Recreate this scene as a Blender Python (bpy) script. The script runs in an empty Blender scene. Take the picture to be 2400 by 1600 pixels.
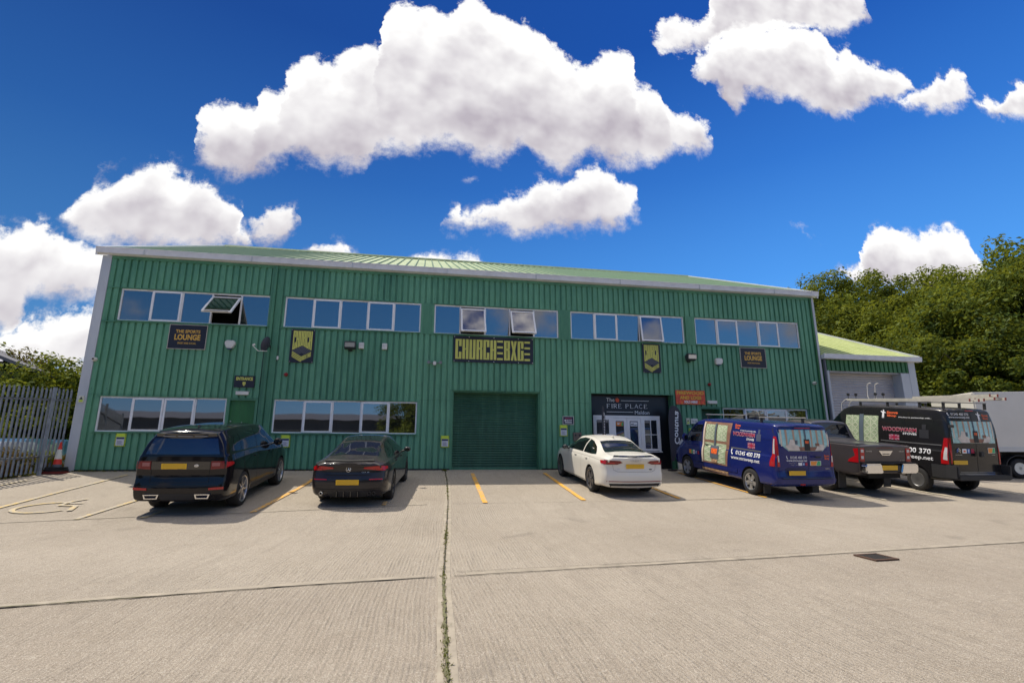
import bpy, bmesh, math, random
from mathutils import Vector, Matrix
from mathutils.bvhtree import BVHTree
R = math.radians
scene = bpy.context.scene
COL = scene.collection

# ------------------------------------------------------------ camera
cam_d = bpy.data.cameras.new('camera'); cam = bpy.data.objects.new('camera', cam_d); COL.objects.link(cam)
CAM = Vector((10.7364, -16.8027, 0.4709))
yaw, pit, rol = R(10.0412), R(12.4852), R(0.092)
fwd = Vector((math.sin(yaw)*math.cos(pit), math.cos(yaw)*math.cos(pit), math.sin(pit)))
rgt = Vector((math.cos(yaw), -math.sin(yaw), 0)); upv = rgt.cross(fwd)
r2 = rgt*math.cos(rol)+upv*math.sin(rol); u2 = upv*math.cos(rol)-rgt*math.sin(rol)
mw = Matrix((r2, u2, -fwd)).transposed().to_4x4(); mw.translation = CAM
cam.matrix_world = mw
cam_d.sensor_width = 36; cam_d.lens = 1199.54/2400*36
cam_d.clip_start = 0.05; cam_d.clip_end = 3000
scene.camera = cam

# ------------------------------------------------------------ sun and exposure
SUN = Vector((-0.776*math.cos(R(59)), 0.63*math.cos(R(59)), math.sin(R(59)))).normalized()
sl = bpy.data.lights.new('sun', 'SUN'); so = bpy.data.objects.new('sun', sl); COL.objects.link(so)
sl.energy = 2.65; sl.angle = R(0.5); sl.color = (1.0, 0.925, 0.80)
so.rotation_euler = (-SUN).to_track_quat('-Z', 'Y').to_euler()
scene.view_settings.view_transform = 'Standard'; scene.view_settings.look = 'None'
scene.view_settings.gamma = 1.0; scene.view_settings.exposure = 0.84
try: scene.view_settings.use_curve_mapping = False
except Exception: pass

# ------------------------------------------------------------ node helper
class NT:
    def __init__(s, tree): s.t = tree; s.n = tree.nodes; s.l = tree.links
    def node(s, typ, **kw):
        n = s.n.new(typ)
        for k, v in kw.items():
            if k == 'ins':
                for a, b in v.items(): s.put(n.inputs[a], b)
            else: setattr(n, k, v)
        return n
    def put(s, sock, v):
        if isinstance(v, bpy.types.NodeSocket): s.l.new(v, sock)
        elif v is not None: sock.default_value = v
    def m(s, op, a, b=None, c=None, clamp=False):
        n = s.n.new('ShaderNodeMath'); n.operation = op; n.use_clamp = clamp
        s.put(n.inputs[0], a)
        if b is not None: s.put(n.inputs[1], b)
        if c is not None: s.put(n.inputs[2], c)
        return n.outputs[0]
    def mix(s, f, a, b, blend='MIX'):
        n = s.n.new('ShaderNodeMix'); n.data_type = 'RGBA'; n.blend_type = blend
        s.put(n.inputs[0], f); s.put(n.inputs[6], a); s.put(n.inputs[7], b)
        return n.outputs[2]
    def rng(s, v, a, b, c=0.0, d=1.0, smooth=False):
        n = s.n.new('ShaderNodeMapRange'); n.clamp = True
        if smooth: n.interpolation_type = 'SMOOTHSTEP'
        s.put(n.inputs[0], v)
        for i, q in enumerate((a, b, c, d)): s.put(n.inputs[1+i], q)
        return n.outputs[0]
    def noise(s, vec, scale, detail=3, rough=0.5, dist=0.0, out=0):
        n = s.n.new('ShaderNodeTexNoise'); n.inputs['Scale'].default_value = scale
        n.inputs['Detail'].default_value = detail; n.inputs['Roughness'].default_value = rough
        n.inputs['Distortion'].default_value = dist
        if vec is not None: s.l.new(vec, n.inputs['Vector'])
        return n.outputs[out]

# ------------------------------------------------------------ sky with clouds (by direction in the world)
CL = [
([(-0.46, 0.5616), (-0.4566, 0.6294), (-0.4433, 0.6856), (-0.4267, 0.7004), (-0.3782, 0.7095), (-0.3607, 0.7017), (-0.3519, 0.739), (-0.3146, 0.7495), (-0.3061, 0.7983), (-0.2649, 0.8289), (-0.212, 0.8372), (-0.1693, 0.8801), (-0.1425, 0.8958), (-0.1188, 0.8911), (-0.1168, 0.9401), (-0.1048, 0.9831), (-0.0673, 1.0076), (-0.0377, 1.0011), (0.0169, 0.9959), (0.0562, 1.0302), (0.0967, 1.0437), (0.128, 1.0187), (0.1758, 1.0088), (0.2126, 1.0029), (0.2599, 0.9742), (0.2807, 0.9411), (0.3387, 0.908), (0.3889, 0.9493), (0.4445, 0.955), (0.4739, 0.9288), (0.4825, 0.8812), (0.5181, 0.8681), (0.5449, 0.8477), (0.5586, 0.8017), (0.6331, 0.8114), (0.6601, 0.7909), (0.6663, 0.7441)], [(-0.4597, 0.5592), (-0.4122, 0.5406), (-0.376, 0.5373), (-0.3182, 0.5675), (-0.2612, 0.581), (-0.1925, 0.5712), (-0.1329, 0.5876), (-0.1169, 0.6146), (-0.0364, 0.6237), (0.009, 0.6393), (0.065, 0.6457), (0.1033, 0.6237), (0.1764, 0.6371), (0.2059, 0.6673), (0.2305, 0.6377), (0.2851, 0.6194), (0.3521, 0.6511), (0.4304, 0.6542), (0.5112, 0.6658), (0.5624, 0.6971), (0.6467, 0.7038), (0.6657, 0.7381)]),
([(0.5244, 1.0183), (0.5594, 1.0662), (0.6197, 1.0832), (0.6618, 1.0839), (0.6853, 1.1114), (0.7065, 1.2106), (0.9297, 1.2823), (1.172, 1.3001), (1.1799, 1.2426), (1.1853, 1.1928)], [(0.5242, 1.0151), (0.548, 0.9809), (0.6181, 0.9857), (0.679, 1.0051), (0.8724, 1.0831), (1.0254, 1.1088), (1.0718, 1.1061), (1.1481, 1.1577), (1.184, 1.1853)]),
([(0.6321, 0.9404), (0.6603, 0.9957), (0.7139, 1.0565), (0.8111, 1.0997), (1.0071, 1.1195), (1.0302, 1.0958), (1.0499, 1.051), (1.1012, 1.0798), (1.1289, 1.0429), (1.2208, 1.0227), (1.2738, 1.01), (1.292, 0.9682)], [(0.6316, 0.9341), (0.6527, 0.9059), (0.6981, 0.8876), (0.7273, 0.8237), (0.7755, 0.886), (0.849, 0.8899), (0.9397, 0.8705), (1.0315, 0.8476), (1.1004, 0.8726), (1.133, 0.9095), (1.2295, 0.9226), (1.2914, 0.9647)]),
([(1.219, 0.9212), (1.3244, 0.9831), (1.3691, 1.0276), (1.4069, 1.0367), (1.4283, 1.0681), (1.4704, 1.0603), (1.4794, 1.0192)], [(1.2184, 0.9178), (1.2593, 0.9), (1.3785, 0.9056), (1.4484, 0.9317), (1.4736, 0.9626)]),
([(1.4853, 0.9504), (1.5397, 0.9786), (1.565, 0.9611), (1.6108, 1.0239), (1.6736, 1.0545), (1.8028, 1.1029), (1.9511, 1.0575)], [(1.4844, 0.9468), (1.545, 0.9101), (1.6266, 0.9102), (1.7578, 0.9444), (1.9486, 1.0497)]),
([(0.0234, 0.4785), (0.0315, 0.5089), (0.0541, 0.516), (0.0637, 0.4994), (0.1052, 0.5006), (0.1471, 0.5246), (0.1766, 0.5478), (0.2055, 0.561), (0.2498, 0.5917), (0.2846, 0.5899), (0.3052, 0.6134), (0.3412, 0.6308), (0.3776, 0.6429), (0.4138, 0.6358), (0.4386, 0.6055), (0.4645, 0.5972), (0.4719, 0.5599)], [(0.0235, 0.4736), (0.0556, 0.4567), (0.1059, 0.4583), (0.1767, 0.4566), (0.1909, 0.4528), (0.2146, 0.4571), (0.2726, 0.477), (0.3466, 0.4805), (0.4129, 0.499), (0.4607, 0.5268)]),
([(-0.6627, 0.4237), (-0.6436, 0.4693), (-0.6229, 0.4981), (-0.5911, 0.5059), (-0.5792, 0.5254), (-0.5479, 0.5426), (-0.528, 0.5635), (-0.5, 0.5548), (-0.4826, 0.5403), (-0.4617, 0.5284), (-0.4292, 0.5177), (-0.3907, 0.4912), (-0.3669, 0.4911), (-0.3566, 0.4688), (-0.3542, 0.446), (-0.3351, 0.4339), (-0.322, 0.4031)], [(-0.662, 0.4195), (-0.6463, 0.3993), (-0.596, 0.3733), (-0.542, 0.373), (-0.3554, 0.3848), (-0.3216, 0.3986)]),
([(-0.3395, 0.4381), (-0.3247, 0.4694), (-0.3019, 0.4831), (-0.2695, 0.4861), (-0.2605, 0.4681), (-0.2565, 0.4404)], [(-0.339, 0.4335), (-0.3185, 0.4079), (-0.2814, 0.3948), (-0.2673, 0.4165), (-0.2561, 0.4358)]),
([(-0.9226, 0.3933), (-0.7571, 0.4008), (-0.7371, 0.4008), (-0.7157, 0.4159), (-0.6926, 0.4162), (-0.6636, 0.3985), (-0.6357, 0.384), (-0.5871, 0.3627), (-0.5416, 0.3409)], [(-0.8774, 0.1897), (-0.7185, 0.1964), (-0.703, 0.216), (-0.69, 0.2513), (-0.6716, 0.2586), (-0.6109, 0.2539), (-0.58, 0.2731), (-0.5392, 0.3244)]),
([(-0.8774, 0.1897), (-0.7561, 0.1948), (-0.7094, 0.2157), (-0.6886, 0.2436), (-0.6554, 0.2414), (-0.584, 0.2553), (-0.532, 0.2758), (-0.4414, 0.232)], [(-0.86, 0.1115), (-0.7053, 0.1263), (-0.5779, 0.1336), (-0.4301, 0.1455)]),
([(-0.2362, 0.3846), (-0.221, 0.3971), (-0.2053, 0.4066), (-0.1787, 0.4105), (-0.1587, 0.3925), (-0.1374, 0.3871)], [(-0.2356, 0.3778), (-0.2136, 0.3567), (-0.1565, 0.3606), (-0.1373, 0.3848)]),
([(-0.0223, 0.3931), (-0.0096, 0.4035), (0.0123, 0.4098), (0.0523, 0.4104), (0.0884, 0.4116), (0.1068, 0.3999), (0.1206, 0.3888)], [(-0.0221, 0.3884), (-0.0036, 0.3615), (0.0983, 0.3682), (0.1207, 0.3864)]),
([(0.9513, 0.4271), (0.9804, 0.4427), (1.0093, 0.4364), (1.0369, 0.4577), (1.0435, 0.5146), (1.0708, 0.5484), (1.1093, 0.5545), (1.146, 0.5488), (1.23, 0.5528), (1.2783, 0.5656), (1.3322, 0.5701), (1.3708, 0.5343), (1.3814, 0.4936), (1.4503, 0.4454)], [(0.9505, 0.4216), (0.988, 0.4158), (1.0187, 0.385), (1.3328, 0.3979), (1.4489, 0.4395)]),
([(-0.6236, 0.5252), (-0.6203, 0.5393), (-0.6119, 0.5448), (-0.598, 0.5464)], [(-0.6232, 0.523), (-0.6134, 0.5309), (-0.5973, 0.5418)]),
([(0.07, 0.5862), (0.0803, 0.5909), (0.0954, 0.5837)], [(0.0701, 0.5826), (0.0829, 0.5772), (0.0955, 0.5821)]),
([(0.8574, 0.529), (0.8864, 0.5275), (0.906, 0.5195)], [(0.8571, 0.5267), (0.8879, 0.5169), (0.9057, 0.5178)])]
world = bpy.data.worlds.new('World'); scene.world = world; world.use_nodes = True
W = NT(world.node_tree); W.n.clear()
sky = W.node('ShaderNodeTexSky'); sky.sky_type = 'NISHITA'; sky.sun_disc = False
sky.sun_elevation = R(59); sky.sun_rotation = R(-51)
sky.air_density = 1.0; sky.dust_density = 0.3; sky.ozone_density = 4.0
tc = W.node('ShaderNodeTexCoord')
sep = W.node('ShaderNodeSeparateXYZ'); W.l.new(tc.outputs['Generated'], sep.inputs[0])
dx, dy, dz = sep.outputs
ady = W.m('MAXIMUM', W.m('ABSOLUTE', dy), 0.02)
U0 = W.m('DIVIDE', dx, ady); V0 = W.m('DIVIDE', dz, ady)
front = W.m('GREATER_THAN', dy, 0.0)
comb = W.node('ShaderNodeCombineXYZ'); W.put(comb.inputs[0], U0); W.put(comb.inputs[1], V0)
W.put(comb.inputs[2], W.m('MULTIPLY', front, 3.7))
P0 = comb.outputs[0]
def warp(amp, scale, detail, off):
    mp = W.node('ShaderNodeVectorMath', operation='ADD'); W.l.new(P0, mp.inputs[0]); mp.inputs[1].default_value = off
    n = W.noise(mp.outputs[0], scale, detail, 0.55, out=0)
    return W.m('MULTIPLY', W.m('SUBTRACT', n, 0.5), amp)
U = W.m('ADD', W.m('ADD', U0, warp(0.075, 9, 5, (0, 0, 0))), warp(0.03, 34, 4, (5, 2, 0)))
V = W.m('ADD', W.m('ADD', V0, warp(0.075, 9, 5, (7, 3, 0))), warp(0.03, 34, 4, (1, 9, 0)))
billow = W.noise(P0, 14, 7, 0.62)
fine = W.m('MULTIPLY', W.m('SUBTRACT', W.noise(P0, 30, 8, 0.68), 0.5), 0.085)
VMIN, VMAX = -0.3, 1.7
def curve(pts, t, u0, u1):
    n = W.node('ShaderNodeFloatCurve'); c = n.mapping.curves[0]
    q = [((u-u0)/(u1-u0), (v-VMIN)/(VMAX-VMIN)) for u, v in pts]
    c.points[0].location = q[0]; c.points[1].location = q[-1]
    for a in q[1:-1]: c.points.new(*a)
    for pt in c.points: pt.handle_type = 'AUTO_CLAMPED'
    n.mapping.update(); W.put(n.inputs['Value'], t)
    return W.m('MULTIPLY_ADD', n.outputs[0], VMAX-VMIN, VMIN)
D = None; H = None; A = None
for top, bot in CL:
    u0 = min(top[0][0], bot[0][0]); u1 = max(top[-1][0], bot[-1][0])
    t = W.m('DIVIDE', W.m('SUBTRACT', U, u0), u1-u0)
    ct = curve(top, t, u0, u1); cb = curve(bot, t, u0, u1)
    small = (u1-u0) < 0.09
    d = W.m('MINIMUM', W.m('SUBTRACT', ct, V), W.m('SUBTRACT', V, cb))
    d = W.m('MINIMUM', d, W.m('MINIMUM', W.m('SUBTRACT', U, u0), W.m('SUBTRACT', u1, U)))
    if small: d = W.m('SUBTRACT', d, 0.003)
    th = W.m('MAXIMUM', W.m('SUBTRACT', ct, cb), 0.02)
    h = W.m('DIVIDE', W.m('SUBTRACT', V, cb), th, clamp=True)
    a = W.rng(d, -0.012, 0.012)
    if D is None: D, H = d, h
    else:
        D = W.m('MAXIMUM', D, d)
        n = W.node('ShaderNodeMix', data_type='FLOAT'); W.put(n.inputs[0], a); W.put(n.inputs[2], H); W.put(n.inputs[3], h); H = n.outputs[0]
Df = W.m('ADD', D, fine)
soft = W.rng(H, 0.0, 0.6, 0.040, 0.017)
alpha = W.m('MULTIPLY', W.rng(Df, W.m('MULTIPLY', soft, -0.35), soft, 0, 1, True), front)
# broken cloud out of view, behind the viewer and overhead, added as white fill light
P1 = W.node('ShaderNodeVectorMath', operation='ADD'); W.l.new(tc.outputs['Generated'], P1.inputs[0]); P1.inputs[1].default_value = (3.1, 1.7, 0.4)
cov = W.m('ADD', W.noise(P1.outputs[0], 2.6, 7, 0.58), W.rng(dz, 0.60, 0.85, -0.05, 0.20))
cov = W.m('ADD', cov, W.rng(dx, 0.0, 0.45, 0.0, 0.10))
gapx = W.m('MULTIPLY', W.rng(W.m('ABSOLUTE', dx), 0.28, 0.48, 1, 0), W.m('MULTIPLY', W.rng(dy, -0.12, -0.28), W.rng(dz, 0.5, 0.6)))  # gap left in the added cloud so the open casements mirror blue
cov = W.m('SUBTRACT', cov, W.m('MULTIPLY', gapx, 0.2))
bc = W.rng(cov, 0.50, 0.60, 0, 0.95, True)
bc = W.m('MULTIPLY', bc, W.rng(dz, 0.0, 0.08))
bc = W.m('MULTIPLY', bc, W.m('MAXIMUM', W.m('SUBTRACT', 1.0, front), W.rng(dz, 0.80, 0.90)))
# soft modelling: light comes from the upper left
mp = W.node('ShaderNodeVectorMath', operation='ADD'); W.l.new(P0, mp.inputs[0]); mp.inputs[1].default_value = (-0.016, 0.030, 0)
b1 = W.noise(P0, 8.0, 3.2, 0.50); b2 = W.noise(mp.outputs[0], 8.0, 3.2, 0.50); relief = W.m('SUBTRACT', b1, b2)
f1 = W.noise(P0, 24, 3, 0.5)
big = W.noise(P0, 3.4, 2, 0.45)
shade = W.m('ADD', W.rng(H, 0.10, 0.84, 0.0, 0.85), W.m('MULTIPLY', relief, 1.5))
shade = W.m('ADD', shade, W.rng(D, 0.0, 0.10, 0.42, -0.02))
shade = W.m('ADD', shade, W.m('ADD', W.m('MULTIPLY', W.m('SUBTRACT', big, 0.5), 1.0), W.m('ADD', W.m('MULTIPLY', W.m('SUBTRACT', b1, 0.5), 0.30), W.m('MULTIPLY', W.m('SUBTRACT', f1, 0.5), 0.14))), clamp=True)
shade = W.rng(shade, -0.05, 0.95, 0, 1)
ccol = W.mix(shade, (0.275, 0.25, 0.285, 1), (0.585, 0.58, 0.575, 1))
bcol = W.mix(W.m('MULTIPLY', W.rng(b1, 0.3, 0.7, 0.4, 1.0), W.rng(dz, 0.40, 0.85)), (0.26, 0.27, 0.30, 1), (1.2, 1.14, 1.05, 1))  # unseen cloud set brighter than the visible one to lift the shaded front
K = 1/1.72
rp = W.node('ShaderNodeValToRGB'); W.put(rp.inputs[0], dz); e = rp.color_ramp.elements
e[0].position = 0.0; e[0].color = (.46*K, .62*K, .80*K, 1); e[1].position = 1.0; e[1].color = (.006*K, .045*K, .26*K, 1)
for q, cc in ((.10, (.20, .44, .76)), (.19, (.100, .325, .71)), (.30, (.060, .245, .64)), (.48, (.024, .135, .47)), (.66, (.008, .066, .32))):
    n_ = e.new(q); n_.color = (cc[0]*K, cc[1]*K, cc[2]*K, 1)
side = W.rng(dx, -0.60, 0.60, 0.70, 1.34)
grad = W.node('ShaderNodeVectorMath', operation='SCALE'); W.l.new(rp.outputs[0], grad.inputs[0]); W.put(grad.inputs['Scale'], side)
SKYK = 0.08
scaled = W.mix(1.0, sky.outputs[0], (SKYK*.5, SKYK*.8, SKYK*1.2, 1), 'MULTIPLY')
base = W.mix(0.95, scaled, grad.outputs[0])
below = W.m('LESS_THAN', dz, 0.0)
c = W.mix(alpha, base, ccol); c = W.mix(bc, c, bcol)
bg = W.node('ShaderNodeBackground'); W.l.new(c, bg.inputs[0]); bg.inputs[1].default_value = 1.0
wo = W.node('ShaderNodeOutputWorld'); W.l.new(bg.outputs[0], wo.inputs[0])

# ------------------------------------------------------------ materials
MATS = {}
def mat(name, col, rough=0.6, metal=0.0, coat=0.0, var=0.0, vscale=3.0, bump=0.0, bscale=60.0, spec=0.5, emit=None, trans=0.0, stretch=(1, 1, 1), dirt=0.0):
    if name in MATS: return MATS[name]
    m = bpy.data.materials.new(name); m.use_nodes = True; T = NT(m.node_tree)
    b = T.n['Principled BSDF']; c4 = (*col, 1)
    b.inputs['Roughness'].default_value = rough; b.inputs['Metallic'].default_value = metal
    b.inputs['Coat Weight'].default_value = coat; b.inputs['Coat Roughness'].default_value = 0.04
    b.inputs['Specular IOR Level'].default_value = spec
    b.inputs['Base Color'].default_value = c4
    if var or bump or dirt:
        tcn = T.node('ShaderNodeTexCoord'); mpn = T.node('ShaderNodeMapping'); T.l.new(tcn.outputs['Object'], mpn.inputs[0])
        mpn.inputs['Scale'].default_value = stretch
    if var:
        n = T.noise(mpn.outputs[0], vscale, 5, 0.6)
        f = T.rng(n, 0.3, 0.7, 1-var, 1+var)
        cc = T.node('ShaderNodeVectorMath', operation='SCALE'); cc.inputs[0].default_value = col; T.put(cc.inputs['Scale'], f)
        out = cc.outputs[0]
        if dirt:
            n2 = T.noise(mpn.outputs[0], vscale*0.6, 6, 0.7)
            out = T.mix(T.rng(n2, 0.55, 0.75, 0, dirt), out, (0.12, 0.10, 0.08, 1))
        T.put(b.inputs['Base Color'], out)
        T.put(b.inputs['Roughness'], T.rng(n, 0.3, 0.7, max(0, rough-0.06), min(1, rough+0.08)))
    if bump:
        n = T.noise(mpn.outputs[0], bscale, 3, 0.6); bp = T.node('ShaderNodeBump')
        bp.inputs['Strength'].default_value = bump; bp.inputs['Distance'].default_value = 0.01
        T.put(bp.inputs['Height'], n); T.l.new(bp.outputs[0], b.inputs['Normal'])
    if emit: b.inputs['Emission Color'].default_value = (*emit, 1); b.inputs['Emission Strength'].default_value = 1
    MATS[name] = m; return m
def glassy(name, dark, refl=0.3, tint=(0.8, 0.88, 1.0), rough=0.015, wav=0.0):
    if name in MATS: return MATS[name]
    m = bpy.data.materials.new(name); m.use_nodes = True; T = NT(m.node_tree)
    b = T.n['Principled BSDF']; b.inputs['Base Color'].default_value = (*dark, 1); b.inputs['Roughness'].default_value = 0.05
    g = T.node('ShaderNodeBsdfGlossy'); g.inputs[0].default_value = (*tint, 1); g.inputs['Roughness'].default_value = rough
    mx = T.node('ShaderNodeMixShader'); mx.inputs[0].default_value = refl
    T.l.new(b.outputs[0], mx.inputs[1]); T.l.new(g.outputs[0], mx.inputs[2]); T.l.new(mx.outputs[0], T.n['Material Output'].inputs[0])
    if wav:
        tcn = T.node('ShaderNodeTexCoord'); n = T.noise(tcn.outputs['Object'], 1.3, 1, 0.4); bp = T.node('ShaderNodeBump')
        bp.inputs['Strength'].default_value = wav; bp.inputs['Distance'].default_value = 0.05
        T.put(bp.inputs['Height'], n); T.l.new(bp.outputs[0], b.inputs['Normal']); T.l.new(bp.outputs[0], g.inputs['Normal'])
    MATS[name] = m; return m
def paint(name, col, rough=0.3, metal=0.0, dust=0.12, dustcol=(0.30, 0.26, 0.22)):
    """car paint: clear coat, slight dust gathering on surfaces that face up and low down"""
    m = bpy.data.materials.new(name); m.use_nodes = True; T = NT(m.node_tree); b = T.n['Principled BSDF']
    tcn = T.node('ShaderNodeTexCoord'); n = T.noise(tcn.outputs['Object'], 2.2, 6, 0.65)
    ge = T.node('ShaderNodeNewGeometry'); sp = T.node('ShaderNodeSeparateXYZ'); T.l.new(ge.outputs['Normal'], sp.inputs[0])
    f = T.m('MULTIPLY', T.rng(n, 0.25, 0.8, 0.3, 1.0), T.rng(sp.outputs[2], 0.0, 0.9, dust*0.4, dust))
    T.put(b.inputs['Base Color'], T.mix(f, (*col, 1), (*dustcol, 1)))
    b.inputs['Metallic'].default_value = metal; T.put(b.inputs['Roughness'], T.m('ADD', T.m('MULTIPLY', f, 0.5), rough))
    b.inputs['Coat Weight'].default_value = 0.45; b.inputs['Specular IOR Level'].default_value = 0.22; T.put(b.inputs['Coat Roughness'], T.m('MULTIPLY_ADD', f, 0.5, 0.02))
    MATS[name] = m; return m

# ------------------------------------------------------------ objects
def tag(o, label=None, cat=None, group=None, kind=None):
    if label: o['label'] = label
    if cat: o['category'] = cat
    if group: o['group'] = group
    if kind: o['kind'] = kind
    return o
def thing(name, label, cat, loc=(0, 0, 0), rot=(0, 0, 0), group=None):
    o = bpy.data.objects.new(name, None); COL.objects.link(o); o.empty_display_size = 0.2
    o.location = loc; o.rotation_euler = rot
    return tag(o, label, cat, group)
class MB:
    def __init__(s): s.v = []; s.f = []; s.m = []
    def add(s, vs, fs, m=0):
        b = len(s.v); s.v += [tuple(v) for v in vs]
        for f in fs: s.f.append([b+i for i in f]); s.m.append(m)
        return s
    def box(s, x0, x1, y0, y1, z0, z1, m=0):
        vs = [(x0, y0, z0), (x1, y0, z0), (x1, y1, z0), (x0, y1, z0), (x0, y0, z1), (x1, y0, z1), (x1, y1, z1), (x0, y1, z1)]
        return s.add(vs, [(3, 2, 1, 0), (4, 5, 6, 7), (0, 1, 5, 4), (1, 2, 6, 5), (2, 3, 7, 6), (3, 0, 4, 7)], m)
    def prism(s, pts, a, b, axis='y', m=0):
        """pts 2D outline (counter-clockwise seen from the low side), extruded from a to b along axis"""
        n = len(pts)
        def P(p, t):
            return {'y': (p[0], t, p[1]), 'x': (t, p[0], p[1]), 'z': (p[0], p[1], t)}[axis]
        vs = [P(p, a) for p in pts]+[P(p, b) for p in pts]
        fs = [tuple(range(n)), tuple(range(2*n-1, n-1, -1))]+[(i, i+n, (i+1) % n+n, (i+1) % n) for i in range(n)]
        return s.add(vs, fs, m)
    def tube(s, pts, r, n=8, m=0, cap=True):
        pts = [Vector(p) for p in pts]; rs = r if isinstance(r, (list, tuple)) else [r]*len(pts)
        vs = []; fs = []
        for i, p in enumerate(pts):
            d = (pts[min(i+1, len(pts)-1)]-pts[max(i-1, 0)]).normalized()
            a = d.orthogonal().normalized() if i == 0 else (prev-d*prev.dot(d)).normalized()
            prev = a; b = d.cross(a)
            for k in range(n):
                t = 2*math.pi*k/n; vs.append(p+(a*math.cos(t)+b*math.sin(t))*rs[i])
        for i in range(len(pts)-1):
            for k in range(n):
                fs.append((i*n+k, i*n+(k+1) % n, (i+1)*n+(k+1) % n, (i+1)*n+k))
        if cap: fs += [tuple(reversed(range(n))), tuple(range((len(pts)-1)*n, len(pts)*n))]
        return s.add(vs, fs, m)
    def lathe(s, prof, n=24, axis='z', c=(0, 0, 0), m=0, close=False, caps=True):
        """prof: list of (radius, height)"""
        vs = []; fs = []
        for r_, h in prof:
            for k in range(n):
                t = 2*math.pi*k/n; a, b = r_*math.cos(t), r_*math.sin(t)
                q = {'z': (a, b, h), 'x': (h, a, b), 'y': (b, h, a)}[axis]
                vs.append((q[0]+c[0], q[1]+c[1], q[2]+c[2]))
        L = len(prof)
        for i in range(L-1 if not close else L):
            j = (i+1) % L
            for k in range(n): fs.append((i*n+k, i*n+(k+1) % n, j*n+(k+1) % n, j*n+k))
        if not close and caps:
            if prof[0][0] > 1e-6: fs.append(tuple(reversed(range(n))))
            if prof[-1][0] > 1e-6: fs.append(tuple(range((L-1)*n, L*n)))
        return s.add(vs, fs, m)
    def build(s, name, mats, parent=None, smooth=False, angle=35, bevel=0.0, loc=None, recalc=True):
        me = bpy.data.meshes.new(name); me.from_pydata(s.v, [], s.f)
        if not isinstance(mats, (list, tuple)): mats = [mats]
        for q in mats: me.materials.append(q)
        me.polygons.foreach_set('material_index', s.m)
        if recalc or bevel:
            bm = bmesh.new(); bm.from_mesh(me)
            if bevel:
                bmesh.ops.remove_doubles(bm, verts=bm.verts, dist=1e-5)
                bmesh.ops.bevel(bm, geom=[e for e in bm.edges if e.is_manifold and e.calc_face_angle(0) > 0.6], offset=bevel, segments=2, affect='EDGES', clamp_overlap=True)
            if recalc: bmesh.ops.recalc_face_normals(bm, faces=bm.faces)
            bm.to_mesh(me); bm.free()
        if smooth:
            me.shade_smooth(); me.set_sharp_from_angle(angle=R(angle))
        o = bpy.data.objects.new(name, me); COL.objects.link(o)
        if parent: o.parent = parent
        if loc: o.location = loc
        return o
def catmull(pts, k=3):
    out = []
    n = len(pts)
    for i in range(n-1):
        p0 = pts[max(i-1, 0)]; p1 = pts[i]; p2 = pts[i+1]; p3 = pts[min(i+2, n-1)]
        for j in range(k):
            t = j/k
            out.append(tuple(0.5*((2*b)+(-a+c)*t+(2*a-5*b+4*c-d)*t*t+(-a+3*b-3*c+d)*t**3) for a, b, c, d in zip(p0, p1, p2, p3)))
    out.append(tuple(pts[-1])); return out
def lerp(xs, ys, x):
    if x <= xs[0]: return ys[0]
    for i in range(len(xs)-1):
        if x <= xs[i+1]:
            t = (x-xs[i])/(xs[i+1]-xs[i]); return ys[i]+(ys[i+1]-ys[i])*t
    return ys[-1]
def pchip(xs, ys):
    n = len(xs); h = [xs[i+1]-xs[i] for i in range(n-1)]; d = [(ys[i+1]-ys[i])/h[i] for i in range(n-1)]
    m = [d[0]]+[0]*(n-2)+[d[-1]]
    for i in range(1, n-1):
        if d[i-1]*d[i] > 0:
            w1 = 2*h[i]+h[i-1]; w2 = h[i]+2*h[i-1]; m[i] = (w1+w2)/(w1/d[i-1]+w2/d[i])
    def f(x):
        if x <= xs[0]: return ys[0]
        if x >= xs[-1]: return ys[-1]
        for i in range(n-1):
            if x <= xs[i+1]: break
        t = (x-xs[i])/h[i]
        return ys[i]*(1+2*t)*(1-t)**2+m[i]*h[i]*t*(1-t)**2+ys[i+1]*t*t*(3-2*t)+m[i+1]*h[i]*t*t*(t-1)
    return f
_txt = {}
def text2d(s, bold=0.0):
    """flat letter shapes as (points, faces) scaled to a unit box"""
    k = (s, bold)
    if k in _txt: return _txt[k]
    cu = bpy.data.curves.new('letters', 'FONT'); cu.body = s; cu.size = 1; cu.offset = bold; cu.resolution_u = 3
    cu.fill_mode = 'FRONT'; cu.dimensions = '2D'
    o = bpy.data.objects.new('letters', cu); me = bpy.data.meshes.new_from_object(o)
    bm = bmesh.new(); bm.from_mesh(me); bmesh.ops.remove_doubles(bm, verts=bm.verts, dist=1e-5); bmesh.ops.triangulate(bm, faces=bm.faces)
    vs = [(v.co.x, v.co.y) for v in bm.verts]; bm.verts.index_update(); fs = [[v.index for v in f.verts] for f in bm.faces]
    for f in fs:
        a, b, c_ = (vs[i] for i in f)
        if (b[0]-a[0])*(c_[1]-a[1])-(b[1]-a[1])*(c_[0]-a[0]) < 0: f.reverse()
    bm.free(); bpy.data.objects.remove(o); bpy.data.curves.remove(cu); bpy.data.meshes.remove(me)
    x0 = min(v[0] for v in vs); x1 = max(v[0] for v in vs); y0 = min(v[1] for v in vs); y1 = max(v[1] for v in vs)
    r_ = ([((x-x0)/(x1-x0), (y-y0)/(y1-y0)) for x, y in vs], fs); _txt[k] = r_; return r_
def wall_text(mb, s, x0, x1, z0, z1, y, m=0, bold=0.02, flip=False):
    vs, fs = text2d(s, bold)
    mb.add([((x1-(x1-x0)*u if flip else x0+(x1-x0)*u), y, z0+(z1-z0)*v) for u, v in vs], fs, m)
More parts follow.
